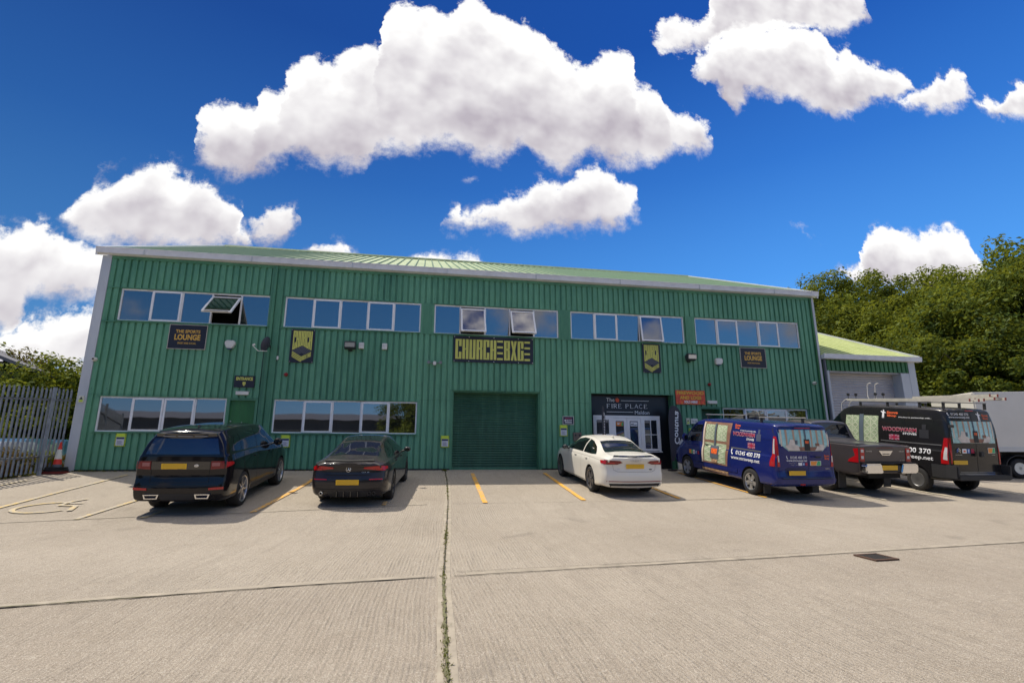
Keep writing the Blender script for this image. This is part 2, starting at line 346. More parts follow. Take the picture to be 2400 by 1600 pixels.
def zground(x, y):
    s = 0.105
    z = s*y if y > -7 else -7*s+0.035*(y+7)
    if y > 0: z = 0
    if y < -18: z = -7*s-11*0.035+0.01*(y+18)
    t = max(0, min(1, (x-27)/4)); t = t*t*(3-2*t)
    u = max(0, min(1, (y+6)/4)); z -= 0.22*t*u
    return z
# ============================================================ ground
def concrete():
    m = bpy.data.materials.new('concrete'); m.use_nodes = True; T = NT(m.node_tree); b = T.n['Principled BSDF']
    tcn = T.node('ShaderNodeTexCoord'); O = tcn.outputs['Object']
    sp = T.node('ShaderNodeSeparateXYZ'); T.l.new(O, sp.inputs[0])
    # broom grooves run towards the building, wandering a little
    wob = T.m('MULTIPLY', T.m('SUBTRACT', T.noise(O, 0.25, 1, 0.4), 0.5), 0.5)
    wob2 = T.m('MULTIPLY', T.m('SUBTRACT', T.noise(O, 3.0, 2, 0.5), 0.5), 0.012)
    left = T.rng(T.m('SUBTRACT', sp.outputs[0], T.m('MULTIPLY_ADD', sp.outputs[1], 0.0455, 11.57)), -0.004, 0.004, -0.06, 0.03)
    gx = T.m('ADD', T.m('ADD', sp.outputs[0], T.m('MULTIPLY', sp.outputs[1], left)), T.m('ADD', wob, wob2))
    gr = T.m('SINE', T.m('MULTIPLY', gx, 2*math.pi/0.041))
    cs = T.node('ShaderNodeCombineXYZ'); T.put(cs.inputs[0], T.m('MULTIPLY', gx, 34.0)); T.put(cs.inputs[1], T.m('MULTIPLY', sp.outputs[1], 2.2))
    streak = T.noise(cs.outputs[0], 1.0, 4, 0.7)
    cs2 = T.node('ShaderNodeCombineXYZ'); T.put(cs2.inputs[0], T.m('MULTIPLY', gx, 7.0)); T.put(cs2.inputs[1], T.m('MULTIPLY', sp.outputs[1], 0.25))
    streak2 = T.noise(cs2.outputs[0], 1.0, 4, 0.65)
    broken = T.rng(T.noise(O, 22.0, 5, 0.75), 0.38, 0.60, 0.1, 1.0)
    patchy = T.rng(T.noise(O, 0.5, 4, 0.6), 0.3, 0.7, 0.5, 1.0)
    gr = T.m('ADD', T.m('MULTIPLY', gr, 0.38), T.m('MULTIPLY', T.m('SUBTRACT', streak, 0.5), 3.4))
    gr = T.m('MULTIPLY', gr, T.m('MULTIPLY', broken, patchy))
    speck = T.noise(O, 90, 4, 0.75); speck2 = T.noise(O, 28, 5, 0.7)
    big = T.noise(O, 0.28, 6, 0.6); mid = T.noise(O, 1.7, 6, 0.65)
    col = T.mix(T.rng(big, 0.35, 0.65), (0.285, 0.238, 0.184, 1), (0.378, 0.324, 0.258, 1))
    col = T.mix(T.rng(mid, 0.50, 0.72, 0, 0.40), col, (0.25, 0.205, 0.15, 1))
    col = T.mix(T.rng(speck, 0.50, 0.66, 0, 0.60), col, (0.15, 0.125, 0.10, 1))
    col = T.mix(T.rng(speck2, 0.56, 0.70, 0, 0.5), col, (0.58, 0.53, 0.45, 1))
    col = T.mix(T.rng(gr, -0.8, 0.1, 0.62, 0.0), col, (0.165, 0.138, 0.105, 1)); col = T.mix(T.rng(gr, 0.1, 0.9, 0, 0.40), col, (0.50, 0.45, 0.37, 1))
    col = T.mix(T.rng(streak2, 0.36, 0.50, 0.30, 0), col, (0.22, 0.185, 0.145, 1))
    slab = T.m('MULTIPLY', T.m('GREATER_THAN', T.m('MULTIPLY_ADD', sp.outputs[0], -0.07, sp.outputs[1]), -11.4), 0.14); col = T.mix(slab, col, (0.46, 0.41, 0.33, 1))
    fleck = T.noise(O, 130, 3, 0.7); col = T.mix(T.rng(fleck, 0.52, 0.64, 0, 0.6), col, (0.66, 0.60, 0.51, 1)); col = T.mix(T.rng(fleck, 0.36, 0.46, 0.6, 0), col, (0.11, 0.092, 0.072, 1))
    st = T.noise(O, 0.9, 3, 0.5, 0.6)
    col = T.mix(T.rng(st, 0.66, 0.74, 0, 0.3), col, (0.16, 0.14, 0.115, 1))
    T.put(b.inputs['Base Color'], col); b.inputs['Roughness'].default_value = 0.9; b.inputs['Specular IOR Level'].default_value = 0.25
    # tyre-darkened lanes and drips stay as stains of the slab
    h = T.m('ADD', T.m('MULTIPLY', gr, 0.9), T.m('ADD', T.m('MULTIPLY', speck, 0.5), T.m('MULTIPLY', speck2, 0.8)))
    bp = T.node('ShaderNodeBump'); bp.inputs['Strength'].default_value = 1.0; bp.inputs['Distance'].default_value = 0.010
    T.put(bp.inputs['Height'], h); T.l.new(bp.outputs[0], b.inputs['Normal'])
    return m
M_CONC = concrete()
g = MB()
xs = [-600, -200, -60, -20, -10]+[-5+i*1.0 for i in range(46)]+[45, 60, 90, 200, 600]
ys = [-600, -200, -80, -40, -28]+[-20+i*0.5 for i in range(41)]+[3, 10, 40, 120, 700]
vs = [(x, y, zground(x, y)) for y in ys for x in xs]; nx = len(xs)
g.add(vs, [(j*nx+i, j*nx+i+1, (j+1)*nx+i+1, (j+1)*nx+i) for j in range(len(ys)-1) for i in range(nx-1)])
tag(g.build('ground', M_CONC, smooth=True), kind='structure')

def strip(path, w, mb, h=0.004, m=0, seg=0.35, jit=0.0, seed=1):
    """a sheet lying h above the ground along a path of (x, y) points; w may vary"""
    rnd = random.Random(seed); P = []
    for i in range(len(path)-1):
        a = Vector(path[i]); b = Vector(path[i+1]); n = max(1, int((b-a).length/seg))
        for k in range(n): P.append(a.lerp(b, k/n))
    P.append(Vector(path[-1])); vs = []
    for i, q in enumerate(P):
        d = (P[min(i+1, len(P)-1)]-P[max(0, i-1)]).normalized(); n = Vector((-d.y, d.x))
        j = rnd.uniform(-jit, jit); k = rnd.uniform(-jit, jit)
        a = q+n*(w/2+j); b = q-n*(w/2+k)
        vs += [(a.x, a.y, zground(a.x, a.y)+h), (b.x, b.y, zground(b.x, b.y)+h)]
    mb.add(vs, [(2*i, 2*i+1, 2*i+3, 2*i+2) for i in range(len(P)-1)], m)
J1 = [(11.56, -0.04), (11.52, -2.22), (11.39, -5.29), (11.06, -10.61), (10.97, -13.14), (10.95, -15.77), (10.93, -22)]
JA = [(-4.00, -7.36), (3.83, -6.36), (5.70, -6.07), (7.74, -5.85), (10.94, -5.35), (15.72, -5.29), (20.31, -5.13), (35.00, -4.91)]
JB = [(-4.40, -12.49), (7.10, -11.09), (9.35, -10.77), (11.06, -10.61), (15.19, -10.33), (19.99, -9.93), (35.35, -8.86)]
M_TROWEL = mat('trowelled concrete', (0.335, 0.290, 0.225), 0.85, var=0.22, vscale=6, bump=0.4, bscale=120)
M_CRACK = mat('joint filler', (0.055, 0.048, 0.035), 0.95, var=0.4, vscale=20)
def shift(path, d): return [(x+d, y) for x, y in path]
g = MB(); strip(shift(J1, 0.045), 0.055, g, jit=0.006, seed=2); strip(shift(J1, -0.042), 0.045, g, jit=0.006, seed=3)
tag(g.build('concrete_margin', M_TROWEL), kind='structure')
g = MB(); strip([(x, y+0.06) for x, y in JA[:5]], 0.07, g, h=0.006); strip([(x, y+0.06) for x, y in JA[5:]], 0.07, g, h=0.006)
strip([(x, y+0.07) for x, y in JB[:3]+[(10.85, -10.635)]], 0.10, g, h=0.006, jit=0.01); strip([(x, y+0.07) for x, y in [(11.32, -10.59)]+JB[4:]], 0.10, g, h=0.006, jit=0.01)
tag(g.build('concrete_margin', M_TROWEL), kind='structure')
g = MB(); strip(J1, 0.016, g, h=0.010, jit=0.006, seg=0.08)
strip(JA[:5], 0.009, g, h=0.010, jit=0.002, seg=0.1); strip([(11.48, -5.31)]+JA[5:], 0.009, g, h=0.010, jit=0.002, seg=0.1)
strip(JB[:3]+[(10.96, -10.62)], 0.016, g, h=0.010, jit=0.006, seg=0.1); strip([(11.17, -10.61)]+JB[4:], 0.014, g, h=0.010, jit=0.005, seg=0.1)
strip([(11.22, -10.43), (13.52, -10.33), (16.14, -10.12)], 0.008, g, h=0.012, jit=0.002, seg=0.1)
strip([(25.15, -5.39), (26.37, -5.86), (27.37, -6.60), (29.80, -7.25)], 0.007, g, h=0.010, jit=0.004, seg=0.1, seed=9)
strip([(-0.47, -7.24), (4.06, -7.54), (5.54, -6.97)], 0.006, g, h=0.012, jit=0.002, seg=0.1)
tag(g.build('expansion_joint', M_CRACK), kind='structure')

def worn_paint(name, col, wear=0.0):
    m = bpy.data.materials.new(name); m.use_nodes = True; T = NT(m.node_tree); b = T.n['Principled BSDF']
    tcn = T.node('ShaderNodeTexCoord'); n = T.noise(tcn.outputs['Object'], 14, 6, 0.7); n2 = T.noise(tcn.outputs['Object'], 1.2, 3, 0.5)
    f = T.rng(T.m('ADD', n, T.m('MULTIPLY', n2, 0.5)), 0.76-wear, 0.9-wear*.6)
    T.put(b.inputs['Base Color'], T.mix(f, (*col, 1), (0.36, 0.32, 0.25, 1))); b.inputs['Roughness'].default_value = 0.75
    return m
M_YEL = worn_paint('yellow road paint', (0.72, 0.36, 0.035)); M_YPALE = worn_paint('faded yellow road paint', (0.60, 0.42, 0.12), .17); M_WHT = worn_paint('cream road paint', (0.68, 0.60, 0.44))
g = MB(); H = 0.016
for P, w in (([(12.35, -0.86), (12.19, -5.28)], .11), ([(14.59, -0.83), (14.46, -5.15)], .11), ([(8.00, -0.79), (7.89, -3.23), (7.65, -5.87)], .10),
             ([(19.04, -0.88), (19.08, -5.12)], .09), ([(16.85, -0.87), (16.82, -5.10)], .09), ([(10.07, -5.00), (10.05, -5.38)], .09)): strip(P, w, g, h=H, jit=0.004, seed=4)
tag(g.build('yellow_bay_lines', M_YEL), kind='structure')
g = MB()
for P, w in (([(2.94, -0.78), (2.91, -3.23), (2.93, -6.05)], .10), ([(5.09, -2.68), (4.99, -4.44), (4.86, -6.20)], .10), ([(1.14, -1.68), (0.83, -5.00)], .10), ([(5.98, -5.58), (5.90, -6.20)], .10)): strip(P, w, g, h=H, jit=0.004, seed=5)
tag(g.build('faded_bay_lines', M_YPALE), kind='structure')
g = MB()
for P, w in (([(23.64, -0.79), (24.21, -5.32)], .09), ([(21.54, -0.88), (21.93, -5.67)], .09), ([(25.91, -0.79), (26.59, -5.20)], .08)): strip(P, w, g, h=H, jit=0.004, seed=6)
tag(g.build('cream_bay_lines', M_WHT), kind='structure')
# wheelchair mark
g = MB()
arc = [(3.75+0.50*math.cos(R(a)), -5.12+0.48*math.sin(R(a))) for a in range(75, 330, 12)]
strip(arc, .09, g, h=H, seg=.1); strip([(3.97, -4.29), (3.83, -4.58), (3.86, -4.96), (4.17, -5.00), (4.33, -5.48)], .09, g, h=H+.004, seg=.1)
strip([(3.85, -4.74), (4.15, -4.76)], .07, g, h=H+.008, seg=.1)
tag(g.build('wheelchair_marking', M_YPALE), kind='structure')

# drain
M_RUST = mat('rusty iron', (0.10, 0.055, 0.035), 0.85, var=0.4, vscale=30)
M_DARK = mat('black void', (0.008, 0.008, 0.008), 0.9)
gr_ = thing('drain_grate', 'square rusty iron drain grate set in the open concrete at right', 'drain', (16.77, -10.50, zground(16.77, -10.50)), (R(2.0), 0, R(4)))
gr_.scale = (.76, .80, 1)
f = MB(); f.box(-.25, .25, -.21, -.17, .002, .022); f.box(-.25, .25, .17, .21, .002, .022); f.box(-.25, -.21, -.17, .17, .002, .022); f.box(.21, .25, -.17, .17, .002, .022)
f.build('frame', M_RUST, gr_)
f = MB(); f.box(-.21, .21, -.17, .17, .0, .010); f.build('pit', M_DARK, gr_)
f = MB(); [f.box(-.205+i*.042, -.185+i*.042, -.17, .17, .011, .018) for i in range(10)]; f.build('grid', mat('grate iron', (0.035, 0.03, 0.026), 0.8), gr_)

# weeds along the long joint
def leafmat(name, c1, c2, sc=1.5, tr=0.35):
    m = bpy.data.materials.new(name); m.use_nodes = True; T = NT(m.node_tree); T.n.remove(T.n['Principled BSDF'])
    ge = T.node('ShaderNodeNewGeometry'); oi = T.node('ShaderNodeObjectInfo')
    n = T.noise(ge.outputs['Position'], sc, 4, 0.6); rp = ge.outputs['Random Per Island']
    f = T.m('ADD', T.m('MULTIPLY', T.m('SUBTRACT', n, 0.5), 1.6), T.m('ADD', T.m('MULTIPLY', rp, 0.55), T.m('MULTIPLY', oi.outputs['Random'], 0.35)), clamp=True)
    col = T.mix(f, (*c1, 1), (*c2, 1))
    d = T.node('ShaderNodeBsdfDiffuse'); T.put(d.inputs[0], col); t = T.node('ShaderNodeBsdfTranslucent'); T.put(t.inputs[0], T.mix(0.45, col, (0.34, 0.34, 0.03, 1)))
    gl = T.node('ShaderNodeBsdfGlossy'); gl.inputs['Roughness'].default_value = 0.5; gl.inputs[0].default_value = (0.35, 0.40, 0.25, 1)
    a = T.node('ShaderNodeMixShader'); a.inputs[0].default_value = tr; T.l.new(d.outputs[0], a.inputs[1]); T.l.new(t.outputs[0], a.inputs[2])
    b = T.node('ShaderNodeMixShader'); b.inputs[0].default_value = 0.04; T.l.new(a.outputs[0], b.inputs[1]); T.l.new(gl.outputs[0], b.inputs[2])
    T.l.new(b.outputs[0], T.n['Material Output'].inputs[0]); return m
M_WEED = leafmat('weed leaves', (0.05, 0.07, 0.02), (0.22, 0.20, 0.07), 4)
M_MOSS = mat('moss', (0.13, 0.125, 0.06), 0.95, var=0.5, vscale=40)
rnd = random.Random(5)
def tuft(g, x, y, s, n, zb=None):
    z = (zground(x, y) if zb is None else zb)+0.004
    for _ in range(n):
        a = rnd.uniform(0, 6.28); l = s*rnd.uniform(.5, 1.2); t = rnd.uniform(.2, 1.2)
        bx, by = x+rnd.gauss(0, s*.45), y+rnd.gauss(0, s*.6); w = l*.22
        ex, ey, ez = bx+math.cos(a)*l*math.cos(t), by+math.sin(a)*l*math.cos(t), z+l*math.sin(t)
        px, py = -math.sin(a)*w, math.cos(a)*w
        g.add([(bx, by, z), ((bx+ex)/2+px, (by+ey)/2+py, (z+ez)/2), (ex, ey, ez), ((bx+ex)/2-px, (by+ey)/2-py, (z+ez)/2)], [(0, 1, 2, 3)])
g = MB()
y = -0.1
while y > -15.2:
    x = lerp([-16, -13.14, -10.61, -5.29, -2.22, 0], [10.95, 10.97, 11.06, 11.39, 11.52, 11.56], y)
    dens = 0.5+0.5*math.sin(y*2.1)*math.sin(y*0.7+1)
    if rnd.random() < 0.15+0.65*dens: tuft(g, x+rnd.gauss(0, .008), y, rnd.uniform(.009, .024)*(1+0.5*dens), rnd.randint(4, 11))
    y -= rnd.uniform(.012, .035)
for i in range(160):
    t = i/160*2.2; tuft(g, 7.2+t*.95, lerp([7.1, 9.35], [-11.09, -10.77], 7.2+t*.95), .010, 3)
tag(g.build('joint_weeds', M_WEED, recalc=False), 'low green weeds growing in the long concrete joint', 'weeds', kind='stuff')
g = MB(); strip(J1[3:], 0.022, g, h=0.013, jit=0.012, seg=0.05, seed=8); strip([(5.73, -11.25), (8.2, -10.94)], 0.012, g, h=0.0135, jit=0.008, seg=.06)
tag(g.build('joint_moss', M_MOSS), 'dark moss filling the concrete joint near the viewer', 'moss', kind='stuff')

# ============================================================ main building
def cladding(name, base, vscale=0.8):
    m = bpy.data.materials.new(name); m.use_nodes = True; T = NT(m.node_tree); b = T.n['Principled BSDF']
    tcn = T.node('ShaderNodeTexCoord'); mp_ = T.node('ShaderNodeMapping'); T.l.new(tcn.outputs['Object'], mp_.inputs[0])
    mp_.inputs['Scale'].default_value = (1.0, 1.0, 0.22)
    n = T.noise(mp_.outputs[0], vscale, 6, 0.65); n2 = T.noise(mp_.outputs[0], 9, 5, 0.7); n3 = T.noise(tcn.outputs['Object'], 40, 3, 0.6)
    f = T.m('ADD', T.m('MULTIPLY', n, 0.6), T.m('MULTIPLY', n2, 0.4))
    lo = tuple(c*0.68 for c in base); hi = (base[0]*1.5+.012, base[1]*1.22+.01, base[2]*1.25+.01)
    col = T.mix(T.rng(f, 0.35, 0.66), (*lo, 1), (*hi, 1))
    col = T.mix(T.rng(n2, 0.62, 0.8, 0, 0.30), col, (0.11, 0.16, 0.10, 1))
    col = T.mix(T.rng(n3, 0.62, 0.75, 0, 0.12), col, (0.02, 0.04, 0.03, 1))
    st = T.node('ShaderNodeMapping'); T.l.new(tcn.outputs['Object'], st.inputs[0]); st.inputs['Scale'].default_value = (1.0, 1.0, 0.05)
    run = T.noise(st.outputs[0], 5.0, 5, 0.75)
    col = T.mix(T.rng(run, 0.56, 0.74, 0, 0.38), col, (0.035, 0.07, 0.05, 1))
    col = T.mix(T.rng(run, 0.30, 0.44, 0.30, 0), col, (0.15, 0.33, 0.22, 1))
    T.put(b.inputs['Base Color'], col); T.put(b.inputs['Roughness'], T.rng(f, 0.3, 0.7, 0.42, 0.62)); return m
M_CLAD = cladding('green cladding', (0.095, 0.308, 0.172)); M_CLAD2 = cladding('green flashing', (0.062, 0.232, 0.125))
M_CLADB = cladding('mid green cladding', (0.035, 0.17, 0.055))
M_TRIM = mat('grey trim', (0.50, 0.52, 0.54), 0.5, var=0.10, vscale=2, stretch=(1, 1, .3)); M_GUT = mat('grey gutter', (0.68, 0.68, 0.70), 0.45, var=0.10, vscale=3)
M_UPVC = mat('white plastic frame', (0.84, 0.82, 0.80), 0.35, var=0.05, vscale=3); M_CREAM = mat('cream vent strip', (0.60, 0.55, 0.47), 0.5)
M_PANE = glassy('window pane upper', (0.014, 0.018, 0.022), 0.27, (0.95, 0.92, 0.90), wav=0.02)
M_PANEL = glassy('window pane lower', (0.010, 0.012, 0.014), 0.30, (0.82, 0.84, 0.86), wav=0.02)
M_SHUT = cladding('green shutter', (0.022, 0.115, 0.062)); M_DOOR = cladding('green door', (0.018, 0.15, 0.035))
M_ROOM = mat('room wall', (0.16, 0.16, 0.16), 0.9); M_BLK = mat('black', (0.012, 0.012, 0.014), 0.5); M_WALLIN = mat('wall inside', (0.05, 0.05, 0.05), 0.9)
def roofmat(name, c1, c2):
    m = bpy.data.materials.new(name); m.use_nodes = True; T = NT(m.node_tree); b = T.n['Principled BSDF']
    tcn = T.node('ShaderNodeTexCoord'); mp_ = T.node('ShaderNodeMapping'); T.l.new(tcn.outputs['Object'], mp_.inputs[0]); mp_.inputs['Scale'].default_value = (1, .25, .25)
    n = T.noise(mp_.outputs[0], 1.6, 6, 0.65); n2 = T.noise(tcn.outputs['Object'], 7, 5, 0.7)
    col = T.mix(T.rng(n, 0.35, 0.65), (*c1, 1), (*c2, 1)); col = T.mix(T.rng(n2, 0.6, 0.75, 0, 0.3), col, (0.22, 0.25, 0.15, 1))
    T.put(b.inputs['Base Color'], col); b.inputs['Roughness'].default_value = 0.5; return m
M_ROOF = roofmat('sage roof sheet', (0.34, 0.42, 0.22), (0.44, 0.52, 0.28)); M_ROOF2 = roofmat('lime roof sheet', (0.38, 0.44, 0.16), (0.47, 0.52, 0.23))
M_RIB = mat('roof rib', (0.13, 0.22, 0.14), 0.6)

XL, XR, EZ = 0.92, 25.62, 6.46
RY, RZ = 9.3, 10.6; BY = 18.6
UP0 = 1.58; UW = 4.30; ZUB, ZUT = 4.41, 5.43; ZLB, ZLT = 1.10, 2.13
OPEN = []   # (x0,x1,z0,z1)
for i in range(5): OPEN.append((UP0+4.74*i-(0.0 if i != 0 else 0), UP0+4.74*i+UW, ZUB, ZUT))
LOW = [(1.50, 4.94, ZLB, ZLT), (6.28, 10.62, ZLB, ZLT), (21.37, 24.80, ZLB, ZLT)]
DOORS = [(4.98, 5.80, 0.0, 2.13), (20.49, 21.30, 0.0, 2.13)]
SHUT = (11.74, 14.66, 0.0, 2.53); SHOP = (16.47, 19.48, 0.0, 2.53)
ALLO = OPEN+LOW+DOORS+[SHUT, SHOP]
def ribbed(x0, x1, z0, z1, openings, pitch=0.196, depth=0.045, y=0.0):
    """profiled sheet: wide flat ribs standing forward, narrow valleys set back"""
    prof = []; x = x0
    while x < x1:
        prof += [(x, 0), (x+pitch*.66, 0), (x+pitch*.72, 1), (x+pitch*.94, 1)]; x += pitch
    prof.append((x, 0)); prof = [p for p in prof if p[0] < x1]+[(x1, 0)]
    def yat(q):
        for a, b in zip(prof, prof[1:]):
            if a[0] <= q <= b[0]: return (a[1]+(b[1]-a[1])*(q-a[0])/max(1e-6, b[0]-a[0]))
        return 0
    cuts = sorted(set([p[0] for p in prof]+[o[k] for o in openings for k in (0, 1) if x0 < o[k] < x1]))
    mb = MB()
    for a, b in zip(cuts, cuts[1:]):
        if b-a < 1e-4: continue
        mid = (a+b)/2; iv = [(z0, z1)]
        for o in openings:
            if o[0] < mid < o[1]:
                new = []
                for s, e in iv:
                    if o[2] > s: new.append((s, min(e, o[2])))
                    if o[3] < e: new.append((max(s, o[3]), e))
                iv = [q for q in new if q[1]-q[0] > 1e-4]
        ya, yb = y+depth*yat(a+1e-5), y+depth*yat(b-1e-5)
        for s, e in iv: mb.add([(a, ya, s), (b, yb, s), (b, yb, e), (a, ya, e)], [(0, 1, 2, 3)])
    return mb
B = thing('industrial_unit', 'long two storey green ribbed metal unit with white strip windows and grey gutter', 'building', (0, 0, 0))
ribbed(XL+.26, XR-.12, 0.0, EZ, ALLO).build('front_wall', M_CLAD, B, recalc=False)
w = MB(); w.box(XL, XL+.02, .05, BY, 0, EZ); w.box(XR-.02, XR, .05, BY, 0, EZ); w.box(XL, XR, BY, BY+.02, 0, EZ)
w.prism([(.05, EZ), (BY, EZ), (RY, RZ-.05)], XL, XL+.02, 'x'); w.prism([(.05, EZ), (BY, EZ), (RY, RZ-.05)], XR-.02, XR, 'x')
w.box(XL, XR, .05, BY, 3.0, 3.2)
w.build('side_wall', M_CLADB, B)
# inner lining seen through the open casements
w = MB(); w.box(XL+.1, XR-.1, 3.2, 3.25, 3.25, 6.2); w.build('room_wall', M_ROOM, B)
# roof
sl_ = Vector((0, RY+.15, RZ-EZ-.12)); 
def zr(y): return EZ+.16+(y+.1)*(RZ-EZ-.16)/(RY+.1)
w = MB(); t = .06
w.add([(XL-.1, -.1, zr(-.1)), (XR+.1, -.1, zr(-.1)), (XR+.1, RY, zr(RY)), (XL-.1, RY, zr(RY)), (XL-.1, -.1, zr(-.1)-t), (XR+.1, -.1, zr(-.1)-t), (XR+.1, RY, zr(RY)-t), (XL-.1, RY, zr(RY)-t)],
      [(0, 1, 2, 3), (7, 6, 5, 4), (0, 4, 5, 1), (1, 5, 6, 2), (2, 6, 7, 3), (3, 7, 4, 0)])
BZ = zr(RY)-(BY-RY)*.43
w.add([(XL-.1, RY, zr(RY)), (XR+.1, RY, zr(RY)), (XR+.1, BY, BZ), (XL-.1, BY, BZ)], [(0, 1, 2, 3)])
rf = w.build('roof', M_ROOF, B)
w = MB(); x = XL+.08
while x < XR+.05:
    a, b, c_ = x-.022, x+.022, .045
    w.add([(a, -.1, zr(-.1)), (b, -.1, zr(-.1)), (b, RY, zr(RY)), (a, RY, zr(RY)), (a+.008, -.1, zr(-.1)+c_), (b-.008, -.1, zr(-.1)+c_), (b-.008, RY, zr(RY)+c_), (a+.008, RY, zr(RY)+c_)],
          [(4, 5, 6, 7), (0, 4, 7, 3), (1, 2, 6, 5), (0, 1, 5, 4)]); x += .333
w.build('standing_seams', M_RIB, rf)
w = MB(); w.prism([(RY-.14, zr(RY)-.02), (RY+.14, zr(RY)-.02), (RY+.10, zr(RY)+.07), (RY-.10, zr(RY)+.07)], XL-.12, XR+.12, 'x'); w.build('ridge_cap', M_ROOF, rf)
for x in (XL-.16, XR+.10):
    w = MB(); w.add([(x, -.12, zr(-.1)-.20), (x+.06, -.12, zr(-.1)-.20), (x+.06, RY, zr(RY)-.20), (x, RY, zr(RY)-.20), (x, -.12, zr(-.1)+.07), (x+.06, -.12, zr(-.1)+.07), (x+.06, RY, zr(RY)+.09), (x, RY, zr(RY)+.09)],
          [(0, 1, 2, 3), (7, 6, 5, 4), (0, 4, 5, 1), (1, 5, 6, 2), (2, 6, 7, 3), (3, 7, 4, 0)]); w.build('verge_trim', M_GUT, B)
# gutter: squared front with a rolled lip
w = MB(); w.prism([(-.19, EZ+.02), (-.02, EZ+.0), (-.02, EZ+.15), (-.20, EZ+.19), (-.215, EZ+.17)], XL-.12, XR+.12, 'x')
w.prism([(-.205, EZ+.165), (-.20, EZ+.20), (-.225, EZ+.20), (-.23, EZ+.18)], XL-.12, XR+.12, 'x')
gt = w.build('gutter', M_GUT, B)
for x in [XL+1.2+3.1*i for i in range(8)]: w = MB(); w.box(x, x+.03, -.222, -.19, EZ+.015, EZ+.19); w.build('gutter_joint', M_TRIM, gt)
w = MB(); w.box(XL+.26, XR-.12, -.02, .055, EZ-.10, EZ-.004); w.build('eaves_flashing', M_CLAD2, B)
# corner trims, pipes, base
w = MB(); w.box(XL, XL+.255, -.022, .05, 0, EZ-.01); w.build('corner_trim', M_TRIM, B)
w = MB(); w.box(XR-.09, XR, -.025, .05, 0, EZ-.01); w.build('corner_trim', M_TRIM, B)
w = MB(); w.box(XR-.20, XR-.13, -.06, -.004, .05, EZ-.02); w.build('downpipe', M_CLADB, B, bevel=.015)
w = MB(); w.box(5.93, 6.02, -.07, -.002, .05, EZ-.02); pp = w.build('downpipe', M_CLAD2, B, bevel=.012)
w = MB(); w.box(5.85, 5.925, -.012, .03, 0, EZ-.1); w.box(6.03, 6.22, -.006, .045, 0, ZLB); w.box(6.03, 6.22, -.006, .045, ZLT, EZ-.1); w.box(6.03, 6.22, -.006, .045, ZLB, ZLT); w.build('joint_flashing', M_CLAD2, B)
w = MB()
for a, b in ((XL+.26, 4.98), (5.80, 11.70), (14.70, 16.44), (19.50, 20.47), (21.32, XR-.1)): w.box(a, b, -.015, .045, -.02, .045)
w.build('base_trim', M_BLK, B)
w = MB()
for i in range(4):
    a = UP0+4.74*i+UW; b = a+.44
    if i == 0: continue
    w.box(a+.06, b-.06, -.010, .04, ZUB-.03, ZUT+.03)
for a, b in ((XL+.28, 5.82), (6.24, 10.28), (10.98, 15.04), (15.72, 19.74), (20.5, 24.6)):
    w.box(a, b, -.022, .05, ZUB-.045, ZUB-.012); w.box(a, b, -.018, .05, ZUT+.004, ZUT+.03)
for a, b in ((1.42, 4.96), (6.24, 10.68), (21.33, 24.9)):
    w.box(a, b, -.024, .05, ZLB-.042, ZLB-.012); w.box(a, b, -.018, .05, ZLT+.004, ZLT+.03)
w.box(4.97, 5.82, -.018, .05, 2.135, 2.16); w.box(20.45, 21.32, -.018, .05, 2.135, 2.16)
w.box(11.66, 14.74, -.018, .05, 2.535, 2.56); w.box(16.40, 19.56, -.018, .05, 2.535, 2.56)
w.box(XL+.27, 4.97, -.004, .03, 2.19, 2.205); w.box(10.68, 11.66, -.004, .03, 2.19, 2.205); w.box(14.75, 16.40, -.004, .03, 2.19, 2.205)
for x in (11.66, 14.67, 16.39, 19.49): w.box(x, x+.07, -.012, .05, .0, 2.53)
w.build('window_flashing', M_CLAD2, B)

